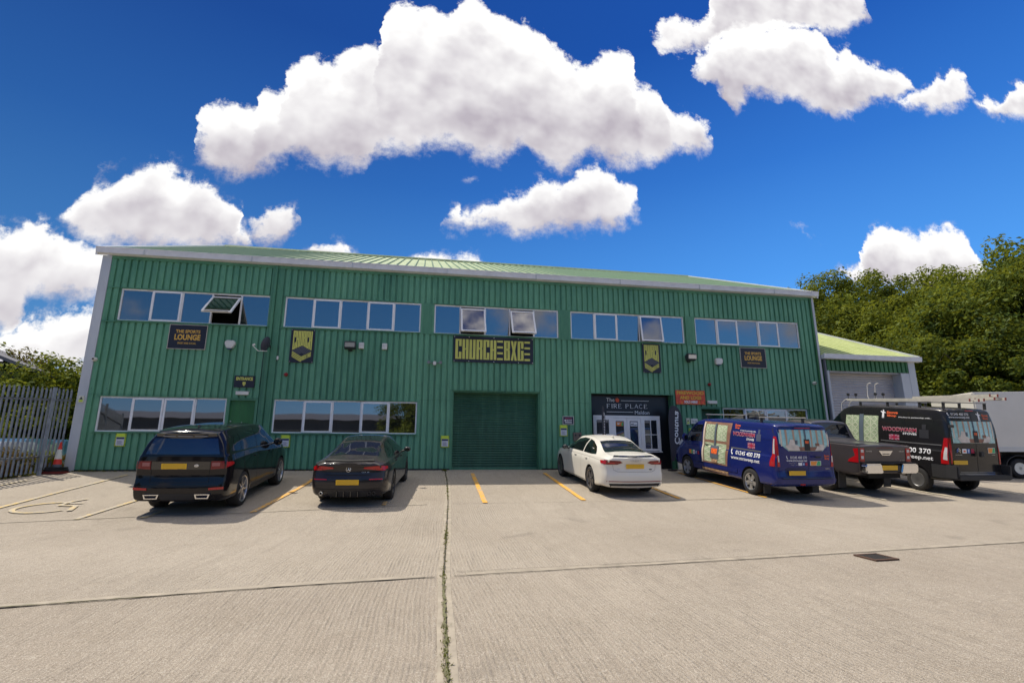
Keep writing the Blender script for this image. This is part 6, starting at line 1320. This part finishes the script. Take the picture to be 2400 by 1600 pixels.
# ---------------------------------------------------------------- tall black van
c.root.scale = (CS*.95, CS, CS*1.10)
P_RE = paint('black van paint', (0.010, 0.010, 0.012), .22, dust=.07)
c = Car('black_van', 'tall black panel van with stove adverts and ladders on its roof at right', 'van', (25.08, -4.40), 2.0, P_RE,
    [(-1.02, .45, 1.0, .85, 1.22, .985, 2.42, .84), (-.7, .38, 1.015, .85, 1.22, 1.0, 2.45, .86), (0, .36, 1.02, .85, 1.22, 1.005, 2.47, .865), (1.5, .36, 1.02, .85, 1.22, 1.005, 2.50, .865), (2.2, .36, 1.02, .85, 1.22, 1.0, 2.50, .86), (2.6, .36, 1.02, .85, 1.21, .995, 2.42, .84), (3.0, .36, 1.015, .85, 1.20, .985, 2.12, .83), (3.4, .36, 1.01, .84, 1.18, .97, 1.72, .82), (3.8, .36, .99, .82, 1.12, .94, 1.30, .78), (4.1, .38, .95, .78, 1.02, .89, 1.12, .70), (4.36, .42, .84, .72, .88, .76, .95, .56)],
    [(.35, .10), (.46, .0), (.58, -.05), (.62, .03), (.70, .06), (1.3, .07), (1.8, .10), (2.45, .20)], [(.4, .1), (.6, 0), (1.0, .08)], [(1.01, 0, .345, .22), (1.01, 3.45, .345, .22)], capR=.14, ends=(.05, .16), bulge=(.03, .14))
for x in (-1.01, 1.01):
    for y in (0, 3.45): c.steel_wheel(x, y, .345, .22)
for sd, sg in (('L', -1), ('R', 1)):
    c.patch('side_window', [(2.70, 1.36), (3.70, 1.28), (3.15, 1.85), (2.70, 1.92)], sd, M_CGLASS); c.seams('door_seam', [[(2.56, 2.25), (2.54, .42)], [(1.22, 2.28), (1.22, .42)], [(-.05, 1.36), (-.05, .62)], [(-.9, 2.10), (1.2, 2.10)]], sd)
    c.patch('tail_lamp', [(sg*.89, .88), (sg*.94, .88), (sg*.935, 1.60), (sg*.89, 1.60)], 'B', M_LRED, .012, thick=.012); c.patch('tail_lamp', [(-.93, .88), (-.90, 1.60), (-.82, 1.60), (-.74, 1.10), (-.74, .88)], sd, M_LRED, .012, thick=.012); c.patch('lamp_lens', [(-.905, .98), (-.895, 1.34), (-.84, 1.34), (-.80, 1.0)], sd, M_LCLR, .016)
    c.patch('side_rub_strip', [(.50, .62), (2.9, .62), (2.9, .78), (.50, .78)], sd, M_PLAST, .014, thick=.012); c.patch('side_rub_strip', [(-.95, .48), (-.46, .48), (-.46, .84), (-.95, .84)], sd, M_PLAST, .012, thick=.01)
c.patch('door_rail', quad(-.75, 1.15, 1.375, 1.405), 'L', mat('rail grey', (.22, .22, .22), .4, .5), .008)
q = MB(); q.prism([(-.95, .46), (.95, .46), (1.0, .50), (1.0, .60), (-1.0, .60), (-1.0, .50)], -1.20, -1.02); q.build('rear_step', M_PLAST, c.body, bevel=.02)
for sg in (-1, 1): q = MB(); q.prism([(sg*.90, .46), (sg*1.03, .48), (sg*1.03, .86), (sg*.95, .86)][::sg], -1.18, -.84); q.build('bumper_corner', M_PLAST, c.body, bevel=.02)
c.seams('door_split', [[(.02, .64), (.02, 2.32)], [(-.88, .64), (-.88, 2.32)], [(.88, .64), (.88, 2.32)], [(-.86, 2.34), (.86, 2.34)], [(-.88, .64), (.88, .64)]], 'B', w=.012)
room_print(c, -.80, .80, 1.47, 2.08, False); c.patch('brake_light', quad(-.16, .16, 2.37, 2.395), 'B', M_LRED, .008)
c.text('lettering', [('01245 400 370', -.70, -.06, 2.245, 2.315, .01), ('www.mrsweep.net', -.80, -.04, 2.15, 2.215, .01)], 'B', M_VW); handset(c, 'B', -.82, 2.235, .08, 1); c.text('lettering', [('Stove', .46, .72, 2.22, 2.29, .03), ('Shop', .48, .70, 2.13, 2.20, .03)], 'B', M_VO)
def figure(c, ax, a, b, s, sgn):
    X = lambda t: a+sgn*t*s; Z = lambda t: b+t*s
    c.patch('figure_print', [(X(-.12), Z(0)), (X(-.02), Z(0)), (X(.02), Z(.35)), (X(.06), Z(0)), (X(.16), Z(0)), (X(.14), Z(.62)), (X(.34), Z(.60)), (X(.34), Z(.68)), (X(.10), Z(.78)), (X(.10), Z(1)), (X(-.06), Z(1)), (X(-.06), Z(.78)), (X(-.32), Z(.86)), (X(-.34), Z(.78)), (X(-.12), Z(.62))], ax, M_VW, .006, smooth=False)
figure(c, 'B', .32, 2.09, .26, 1); c.patch('sticker', quad(-.52, -.36, 1.19, 1.31), 'B', M_VW, .006); c.patch('sticker', quad(-.48, -.40, 1.22, 1.27), 'B', M_VO, .008); c.patch('sticker', quad(-.34, -.24, 1.19, 1.31), 'B', M_VBL, .006); c.patch('sticker', quad(-.20, -.08, 1.19, 1.31), 'B', M_VRE, .006); c.text('lettering', [('f', -.31, -.27, 1.205, 1.295, .04)], 'B', M_VW, .009)
certificate(c, 'B', .46, 1.19, .30, .15); q = MB()
for z in (0, .055): q.tube([(-.07, 0, z-.03), (0, 0, z+.03), (.07, 0, z-.03)], .012, 6)
o = q.build('chevron_badge', M_CHROME, c.body); p, n = c.hit('B', -.66, 1.24); o.location = p+n*.014
c.text('badge_lettering', [('CITROEN', -.76, -.54, 1.13, 1.15, .01), ('Relay', .60, .76, 1.13, 1.155, .01)], 'B', M_RIMS); c.plate(-.62, .93); q = MB(); q.box(-.03, .0+.10, -1.13, -1.06, 1.10, 1.24); o = q.build('rear_handle', M_PLAST, c.body, bevel=.01)
q = MB(); [q.box(-.92, -.86, -1.05, -.93, z, z+.08) for z in (.80, 1.9)]; q.build('hinge', M_PLAST, c.body)
lattice(c, 'L', 2.50, 1.96, 1.30, 2.16, nv=4, off=.005); lattice(c, 'L', 1.78, 1.24, 1.30, 2.16, nv=4, off=.005); c.patch('flue_print', quad(1.95, 1.79, 1.30, 2.20), 'L', mat('printed steel flue', (.14, .18, .22), .4, .3), .006)
c.text('lettering', [('Stove', .96, .58, 2.235, 2.32, .035), ('Shop', .94, .62, 2.13, 2.215, .035)], 'L', M_VO); figure(c, 'L', 1.08, 2.10, .26, -1)
c.text('lettering', [('Working in partnership with...', .56, -.48, 2.115, 2.155, .02), ('STOVES', .40, -.04, 1.62, 1.68, .03), ('01245 400 370', 1.02, -.46, 1.11, 1.25, .015), ('www.mrsweep.net', 1.16, -.52, .90, 1.03, .015)], 'L', M_VW, .008)
c.text('outline_lettering', [('WOODWARM', 1.10, -.04, 1.70, 1.83, .045)], 'L', MATS['pale pink vinyl'], .006); c.text('lettering', [('WOODWARM', 1.095, -.035, 1.71, 1.82, .018)], 'L', M_VRE, .0085); jack(c, 'L', .86, 1.44, .34, .16, -1); c.patch('stove_outline', [quad(-.12, -.40, 1.55, 1.80), quad(-.20, -.32, 1.805, 1.95)], 'L', mat('vinyl outline grey', (.03, .03, .035), .4), .006)
for y in (2.0, 1.0, -.05, -.75):
    q = MB(); q.box(-.86, .86, y-.025, y+.025, 2.60, 2.63); b_ = q.build('roof_bar', mat('galv bar', (.30, .31, .32), .4, .6), c.body, bevel=.006)
    for sg in (-1, 1): q = MB(); q.box(sg*.80-.025, sg*.80+.025, y-.03, y+.03, 2.42, 2.599); q.build('bar_foot', M_PLAST, b_)
c.mirror(3.3, 1.42, M_PLAST, .26, tall=.34); c.patch('windscreen', [(-.86, 1.25), (.86, 1.25), (.76, 2.30), (-.76, 2.30)], 'F', M_CGLASS); c.handles((1.35,), 1.16, M_PLAST, 'L')
c.root.scale = (CS*.94, CS, CS)
VAN = c.root
# ladders lying on the bars (built in the van's frame, then placed in the world as things of their own)
M_ALU = mat('ladder aluminium', (0.62, 0.58, 0.50), 0.4, .35, var=.1, vscale=8)
Mv = Matrix.LocRotScale(VAN.location, VAN.rotation_euler, VAN.scale)
def ladder(name, label, x0, x1, y0, y1, z0, z1, hooks):
    o = thing(name, label, 'ladder', group='ladders on the van roof'); o.matrix_world = Mv @ Matrix.Translation((0, 0, 0))
    n = int((y1-y0)/.26)
    for k, x in enumerate((x0, x1)):
        q = MB(); q.add([(x-.014, y0, z0), (x+.014, y0, z0), (x+.014, y0, z0+.075), (x-.014, y0, z0+.075), (x-.014, y1, z1), (x+.014, y1, z1), (x+.014, y1, z1+.075), (x-.014, y1, z1+.075)], [(0, 1, 2, 3), (7, 6, 5, 4), (0, 4, 5, 1), (1, 5, 6, 2), (2, 6, 7, 3), (3, 7, 4, 0)]); q.build('stile', M_ALU, o)
    for i in range(n):
        t = (i+.5)/n; y = y0+(y1-y0)*t; z = z0+(z1-z0)*t+.035; q = MB(); q.tube([(x0, y, z), (x1, y, z)], .014, 6); q.build('rung', M_ALU, o)
    if hooks:
        for x in (x0, x1):
            q = MB(); s = hooks
            q.tube([(x, y1-.2, z1+.06), (x, y1+.05, z1+.05), (x, y1+.18, z1+s*.03), (x, y1+.24, z1+s*.14), (x, y1+.24, z1+s*.52), (x, y1+.20, z1+s*.58), (x, y1+.10, z1+s*.60)], .016, 7); q.build('ridge_hook', mat('hook white', (.66, .62, .55), .4), o, smooth=True)
        for x in (x0, x1): q = MB(); q.lathe([(.0, -.02), (.05, -.02), (.05, .02), (0, .02)], 14, 'x', (x, y1-.05, z1+.22)); q.tube([(x, y1-.05, z1+.05), (x, y1-.05, z1+.2)], .010, 6); q.build('roof_wheel', M_BLK, o)
    for x in (x0, x1): q = MB(); q.box(x-.017, x+.017, y0-.02, y0+.005, z0-.003, z0+.078); q.build('end_cap', mat('red cap', (.20, .04, .03), .6), o)
    return o
ladder('roof_ladder', 'pale roof ladder with ridge hooks hanging over the front of the black van', -.78, -.44, -1.45, 2.55, 2.64, 2.64, -1)
ladder('roof_ladder', 'pale roof ladder with hooks standing upright above the black van roof', -.36, -.02, -1.30, 1.85, 2.66, 2.66, 1)
ladder('extension_ladder', 'long pale extension ladder overhanging the back of the black van', .08, .50, -1.50, 2.2, 2.70, 2.64, 0)
ladder('extension_ladder', 'short upper ladder stacked on the long one on the black van', .14, .44, -1.35, .9, 2.79, 2.73, 0)

# ---------------------------------------------------------------- white box lorry
T_ = thing('box_lorry', 'white box lorry with steel wheels standing beyond the black van at the right edge', 'lorry', (32.2, -1.30, -.32), (0, 0, R(-16)))
M_BOXW = mat('lorry box white', (.66, .63, .57), .4, var=.06, vscale=.8)
q = MB(); q.box(-1.2, 3.6, 0, 2.3, .99, 3.12); bx = q.build('box_body', M_BOXW, T_, bevel=.04, smooth=True)
q = MB(); q.box(-1.18, 3.6, -.02, .0, .93, 1.10); q.build('side_rail', mat('lorry rail', (.55, .55, .54), .4, .3), bx, bevel=.005)
q = MB(); [q.box(-1.10+.25*i, -1.085+.25*i, -.028, -.0255, 3.05, 3.065) for i in range(18)]; q.build('rivets', M_GREYL, bx)
q = MB(); q.box(-1.0, 3.5, .35, .55, .62, .93); q.box(-1.0, 3.5, 1.7, 1.9, .62, .93); [q.box(x, x+.08, .1, 2.2, .80, .92) for x in (-.9, -.6, .7, 1.4, 2.2)]; q.build('chassis', M_WELL, T_)
q = MB(); pts = [(-.50*math.cos(R(a)), .345+.47*math.sin(R(a))) for a in range(10, 171, 16)]; pin = [(x*.94, .345+(z-.345)*.94) for x, z in pts]
q.prism(pts+pin[::-1], .05, .40); q.build('mudguard', M_PLAST, T_)
class L_(Car):
    def __init__(s): pass
for lx in (0, 2.9):
    for ly in (.08, 2.2):
        hold = L_(); hold.root = T_
        w_ = hold.steel_wheel(-1, 0, .345, .22); w_.location = (lx, ly+(.11 if ly < 1 else -.11), .345); w_.rotation_euler = (0, 0, R(90) if ly < 1 else R(-90))
# ============================================================ land and trees
M_GRASS = mat('rough grass', (0.06, 0.075, 0.025), 0.95, var=.4, vscale=1.5)
g = MB(); nx = 26; ny = 22; vs = []
for j in range(ny):
    for i in range(nx):
        x = 30.8+i*3.2; y = -14+j*3.2
        d = (x-31)*.55+(y-2)*.35; h = max(0, min(1, (d-1)/16)); h = 5.0*h*h*(3-2*h)+.25*math.sin(x*.7)*math.cos(y*.9)*h
        vs.append((x, y, min(zground(x, y)-.02, 0)-.25*(1-min(1, max(0, d)))+h))
g.add(vs, [(j*nx+i, j*nx+i+1, (j+1)*nx+i+1, (j+1)*nx+i) for j in range(ny-1) for i in range(nx-1)])
tag(g.build('wooded_bank', M_GRASS, smooth=True), kind='structure')
def bank(x, y):
    d = (x-31)*.55+(y-2)*.35; h = max(0, min(1, (d-1)/16)); return 5.0*h*h*(3-2*h)

M_BARK = mat('bark', (0.07, 0.055, 0.04), .95, var=.3, vscale=12)
L_MID = leafmat('olive sycamore leaves', (0.016, 0.040, 0.006), (0.20, 0.24, 0.028), .45, .42); L_DARK = leafmat('dark ivy leaves', (0.008, 0.024, 0.005), (0.10, 0.145, 0.02), .6, .35)
L_YEL = leafmat('yellow green leaves', (0.05, 0.085, 0.01), (0.24, 0.26, 0.03), .8, .45); L_RED = leafmat('bronze leaves', (0.06, 0.035, 0.012), (0.20, 0.10, 0.04), 2, .35)
def crown_mesh(seed, rx, rz, nblob, per, leaf, flat=.8):
    """leaf sprays gathered in many small clumps spread through and over the crown"""
    rn = random.Random(seed); mb = MB(); blobs = []
    for _ in range(nblob):
        while True:
            p = Vector((rn.uniform(-1, 1), rn.uniform(-1, 1), rn.uniform(-1, 1)))
            if p.length < 1: break
        p = p.normalized()*(p.length**.42)
        bump = 1+.16*math.sin(3*math.atan2(p.y, p.x)+seed)+.12*math.sin(5*p.z+seed*2)
        blobs.append((Vector((p.x*rx*bump, p.y*rx*bump, p.z*rz*bump)), rn.uniform(.16, .34)*rx))
    vs = []; fs = []
    for c_, r_ in blobs:
        out = c_.normalized()
        for _ in range(per):
            d = Vector((rn.gauss(0, 1), rn.gauss(0, 1), rn.gauss(0, 1))).normalized()
            q = c_+Vector((d.x*r_, d.y*r_, d.z*r_*flat))*rn.uniform(.55, 1.05)
            n = (d*.8+Vector((rn.gauss(0, .5), rn.gauss(0, .5), rn.gauss(0, .5)+.5))).normalized()
            a = n.orthogonal().normalized(); a = Matrix.Rotation(rn.uniform(0, 6.28), 3, n) @ a; b = n.cross(a); s = leaf*rn.uniform(.6, 1.25)
            i = len(vs); vs += [tuple(q-a*s), tuple(q+b*s*.55-a*s*.1+n*s*.12), tuple(q+a*s), tuple(q-b*s*.55-a*s*.1+n*s*.12)]
            fs.append((i, i+1, i+2, i+3))
    me = bpy.data.meshes.new('crown'); me.from_pydata(vs, [], fs); return me, blobs
def trunk_mesh(seed, h, r0, rx, rz, base):
    rn = random.Random(seed); mb = MB(); pts = [(0, 0, -base), (rn.gauss(0, .1), rn.gauss(0, .1), -base*.5), (rn.gauss(0, .2), rn.gauss(0, .2), 0), (rn.gauss(0, .3), rn.gauss(0, .3), rz*.6)]
    mb.tube(pts, [r0, r0*.75, r0*.5, r0*.15], 9)
    for k in range(7):
        t = rn.uniform(0, 6.28); z = -rz*.5+k*rz*.13; mb.tube([(0, 0, z), (math.cos(t)*rx*.4, math.sin(t)*rx*.4, z+rz*.25), (math.cos(t)*rx*.8, math.sin(t)*rx*.8, z+rz*.45)], [r0*.4, r0*.22, r0*.06], 6)
    o = mb.build('tmp', M_BARK, smooth=True); me = o.data; bpy.data.objects.remove(o); return me
VAR = []
for k, (rx, rz, nb, per) in enumerate(((2.6, 3.4, 120, 105), (3.0, 3.0, 130, 105), (2.3, 3.9, 120, 100), (3.2, 3.6, 140, 105))):
    me, bl = crown_mesh(11+k, rx, rz, nb, int(per*1.35), .112); VAR.append((me, rx, rz, trunk_mesh(5+k, 0, .22, rx, rz, rz+1.8)))
SM = []
for k in range(2):
    me, bl = crown_mesh(31+k, 1.0, 1.0, 60, 90, .06); SM.append((me, 1.0, 1.0, trunk_mesh(15+k, 0, .06, 1, 1, 1.3)))
MM = {}
def withmat(me, m):
    k = (me.name, m.name)
    if k not in MM: c_ = me.copy(); c_.materials.clear(); c_.materials.append(m); c_.name = 'crown'; MM[k] = c_
    return MM[k]
def tree(name, label, cat, x, y, ztop, var, s, m, group=None, rot=None):
    """crown centre placed so that its top reaches ztop"""
    me, rx, rz, tk = var; rn = random.Random(int(x*13+y*7)); t = thing(name, label, cat, (x, y, ztop-rz*s*1.05), (0, 0, rn.uniform(0, 6.28) if rot is None else rot), group); t.scale = (s, s, s)
    a = bpy.data.objects.new('crown', withmat(me, m)); COL.objects.link(a); a.parent = t
    b = bpy.data.objects.new('trunk', tk); COL.objects.link(b); b.parent = t; return t
GR = 'trees on the bank behind the lower unit'
def pxd(px, py, dist):
    d = fwd+r2*((px-1200)/1199.54)+u2*((800-py)/1199.54); k = dist/math.hypot(d.x, d.y); return CAM+d*k
# skyline of the wood: (photo column, row of the top, distance, variant, size, leaves, label)
WOOD = [
 (1906, 676, 52, 0, 1.1, L_MID, 'olive tree just right of the main roof corner, left end of the skyline'), (1962, 658, 50, 3, 1.1, L_YEL, 'yellow green tree on the skyline between roof corner and cloud'),
 (2030, 652, 54, 1, 1.2, L_MID, 'rounded olive tree on the skyline under the small low cloud'), (2086, 662, 50, 2, 1.05, L_DARK, 'dark narrow tree on the skyline below the cloud'),
 (2140, 668, 52, 3, 1.15, L_MID, 'olive tree in the dip of the wooded skyline'), (2192, 660, 48, 0, 1.1, L_YEL, 'pale leafy tree on the skyline left of the tall group'),
 (2238, 632, 46, 2, 1.1, L_MID, 'upright tree rising at the left of the tall group'), (2296, 597, 42, 3, 1.2, L_MID, 'tallest tree on the skyline near the right edge'), (2352, 604, 41, 2, 1.25, L_YEL, 'tall yellow green tree right of the tallest tree'), (2402, 612, 40, 1, 1.25, L_MID, 'tall tree cut by the right edge of the picture'),
 (1930, 735, 46, 1, 1.1, L_DARK, 'dark tree behind the main unit right corner'), (1990, 728, 45, 0, 1.15, L_MID, 'olive tree above the lower unit roof at left'), (2050, 722, 44, 3, 1.0, L_YEL, 'bright green tree above the middle of the lower roof'), (2108, 730, 44, 1, 1.0, L_MID, 'green tree above the lower unit gutter end'),
 (2160, 726, 42, 2, 1.1, L_DARK, 'dark tree in the middle of the wood'), (2215, 715, 40, 0, 1.2, L_MID, 'olive tree under the upright skyline tree'), (2270, 690, 37, 1, 1.1, L_DARK, 'dark tree below the tallest tree'), (2330, 682, 36, 3, 1.15, L_MID, 'wide olive tree below the tall right group'), (2392, 690, 35, 0, 1.15, L_DARK, 'dark tree low at the right edge'),
 (1955, 800, 42, 3, .9, L_MID, 'low tree just above the lower unit roof at left'), (2020, 800, 41, 2, .8, L_DARK, 'low dark tree behind the lower unit roof'), (2090, 806, 38, 0, .8, L_MID, 'low tree behind the lower roof gutter'), (2160, 796, 33, 3, .85, L_DARK, 'dark bushy tree right of the lower unit post'), (2215, 790, 32, 1, .85, L_MID, 'bushy tree above the left end of the white lorry'), (2275, 778, 31, 2, .85, L_MID, 'bushy olive tree above the white lorry box'), (2335, 780, 33, 0, .85, L_DARK, 'dark bushy tree above the lorry roof'), (2395, 776, 33, 3, .85, L_MID, 'bushy tree above the lorry at the right edge'),
 (2180, 868, 35, 1, .62, L_DARK, 'low dark bush behind the ladder ends'), (2240, 862, 37, 0, .62, L_MID, 'low bush just above the lorry roof at left'), (2305, 856, 39, 3, .62, L_YEL, 'light green bush just above the lorry roof'), (2370, 858, 40, 2, .62, L_MID, 'low bush above the lorry roof near the right edge'), (2150, 925, 34, 1, .5, L_DARK, 'dark bush in the gap beside the lower unit'),
]
for i, (px, py, d, v, s, m_, lab) in enumerate(WOOD):
    P_ = pxd(px, py, d); tree('tree', lab, 'tree', P_.x, P_.y, P_.z, VAR[v], s, m_, GR)
P_ = pxd(1847, 670, 60); tree('tree', 'single tree tip showing above the roof slope near its right end', 'tree', P_.x, P_.y, P_.z, VAR[2], .6, L_YEL, GR)
# shaded undergrowth closing the wood at ground level
GL_ = 'trees behind the palisade fence'
for px, py, d, v, s, m_, lab in ((15, 868, 27, 1, .75, L_MID, 'olive bush rising behind the fence at the far left'), (60, 856, 29, 0, .62, L_RED, 'thin bronze leaved bush behind the fence'), (105, 860, 27, 3, .70, L_MID, 'green bush in the middle behind the fence'), (150, 846, 30, 1, .80, L_YEL, 'yellow green tree just left of the grey corner'), (205, 846, 36, 2, .9, L_YEL, 'yellow green tree partly hidden by the grey corner'), (-60, 850, 29, 0, .9, L_MID, 'olive tree cut by the left edge of the picture')):
    P_ = pxd(px, py, d); tree('tree', lab, 'tree', P_.x, P_.y, P_.z, VAR[v], s, m_, GL_)
for px, py, d, s, m_, lab in ((140, 945, 25, 1.3, L_DARK, 'dark ivy bush low behind the fence by the corner'), (100, 940, 25, 1.3, L_DARK, 'dark ivy bush in the middle behind the fence'), (72, 965, 24, 1.0, L_MID, 'green bush behind the fence over the wrapped pallets'), (95, 1050, 19.6, .45, L_YEL, 'small straggly weed bush in front of the pallets'), (20, 1052, 19.0, .45, L_RED, 'small bronze bush low behind the left fence pales'), (132, 1062, 19.7, .32, L_RED, 'small orange leaved bush by the traffic cone')):
    P_ = pxd(px, py, d); tree('bush', lab, 'bush', P_.x, P_.y, P_.z, SM[int(px) % 2], s, m_, 'bushes behind the palisade fence')
# sheds and pallets behind the fence
M_SHED = mat('dark shed sheet', (0.035, 0.045, 0.055), .7, var=.2); M_SHEDR = mat('shed roof grey', (0.11, 0.11, 0.13), .7, var=.1)
P_ = pxd(-62, 1000, 27); sh_ = thing('shed', 'dark open shed with shallow grey roof behind the fence at far left', 'shed', (P_.x, P_.y, 0), (0, 0, R(10)))
q = MB(); q.box(-5, 1.1, 0, 5, -.5, 3.5); q.build('wall', M_SHED, sh_); q = MB(); q.prism([(-5.3, 4.9), (-1.9, 5.0), (1.5, 3.6), (1.5, 3.48), (-1.9, 4.86), (-5.3, 4.75)], -.3, 5.2); q.build('roof', M_SHEDR, sh_)
q = MB(); q.box(-4.9, 1.0, -.35, -.02, 2.2, 2.3); q.build('shelf', mat('rust shelf', (.16, .05, .03), .8), sh_)
M_WRAP = mat('pallet wrap', (.62, .64, .68), .35, var=.3, vscale=4); M_WRAPB = mat('blue wrap', (.20, .36, .50), .35, var=.3, vscale=4); M_PAL = mat('pallet wood', (.30, .18, .09), .8)
for i, (px, d, mm, lab) in enumerate(((12, 20.0, M_WRAP, 'white wrapped pallet low behind the fence at far left'), (50, 20.4, M_WRAPB, 'pale blue wrapped pallet behind the fence'), (88, 20.8, M_WRAP, 'white wrapped pallet in the middle behind the fence'), (124, 21.2, M_WRAPB, 'blue grey wrapped pallet behind the traffic cone'))):
    P_ = pxd(px, 1066, d); o = thing('wrapped_pallet', lab, 'pallet', (P_.x, P_.y, 0.0), (0, 0, R(-20+i*9)), 'wrapped pallets behind the fence')
    q = MB(); q.box(-.5, .5, -.45, .45, .14, .80+.1*(i % 2)); q.build('load', mm, o, bevel=.05, smooth=True); q = MB()
    for a in (-.4, 0, .4): q.box(a-.05, a+.05, -.45, .45, 0, .10)
    q.box(-.5, .5, -.46, .46, .101, .138); q.build('pallet', M_PAL, o)
# across the yard, behind the viewer: what the lower windows and the car paint mirror
M_OPP = mat('pale render', (.30, .29, .27), .7, var=.15); M_OPPD = mat('dark cladding', (.05, .055, .06), .6, var=.2)
for x0, x1, y0, h, lab in ((-26, 8, -46, 4.4, 'long pale workshop across the yard mirrored in the left lower windows'), (14, 46, -50, 4.8, 'dark clad workshop across the yard mirrored in the lower windows')):
    o = thing('workshop', lab, 'building', (0, 0, 0)); q = MB(); q.box(x0, x1, y0-14, y0, -1.6, h*.45); q.build('lower_wall', M_OPP, o); q = MB(); q.box(x0-.05, x1+.05, y0-14, y0+.06, h*.45+.002, h); q.build('upper_wall', M_OPPD, o)
    q = MB(); q.prism([(y0+.5, h), (y0-7, h+1.2), (y0-14.5, h)], x0-.3, x1+.3, 'x'); q.build('roof', M_SHEDR, o)
    for k in range(4):
        a = x0+2+k*(x1-x0)/4; q = MB(); q.box(a, a+3.4, y0+.01, y0+.08, -1.5, h*.42); q.build('door', M_SHED if k % 2 else M_OPPD, o)
for k, (x, y, z) in enumerate(((9.5, -44, 7.0), (12.5, -47, 8.0), (-30, -40, 9), (-37, -30, 10), (50, -44, 9), (56, -34, 10))):
    tree('tree', ['round tree between the two workshops across the yard', 'taller tree between the two workshops across the yard', 'tree at the left end of the pale workshop across the yard', 'big tree beyond the left end of the yard', 'tree at the right end of the dark workshop across the yard', 'big tree beyond the right end of the yard'][k], 'tree', x, y, z, VAR[k % 4], 1.3, L_MID, 'trees across the yard behind the viewer')
# weeds at the foot of the wall and the fence
rnd = random.Random(12); g = MB()
for _ in range(60):
    x = rnd.choice([rnd.uniform(1.0, 3.2), rnd.uniform(1.0, 2.0), rnd.uniform(6.2, 8.2)]); tuft(g, x, -.05-abs(rnd.gauss(0, .03)), rnd.uniform(.03, .07), 8)
for _ in range(40):
    t = rnd.uniform(.3, 2.2); tuft(g, .80-.3*t+rnd.gauss(0, .05), -.1-t, rnd.uniform(.05, .12), 12)
for _ in range(14): tuft(g, 11.55+rnd.gauss(0, .03), -.08-abs(rnd.gauss(0, .1)), .06, 12)
tag(g.build('wall_weeds', M_WEED, recalc=False), 'scattered weeds along the foot of the wall and the fence', 'weeds', kind='stuff')
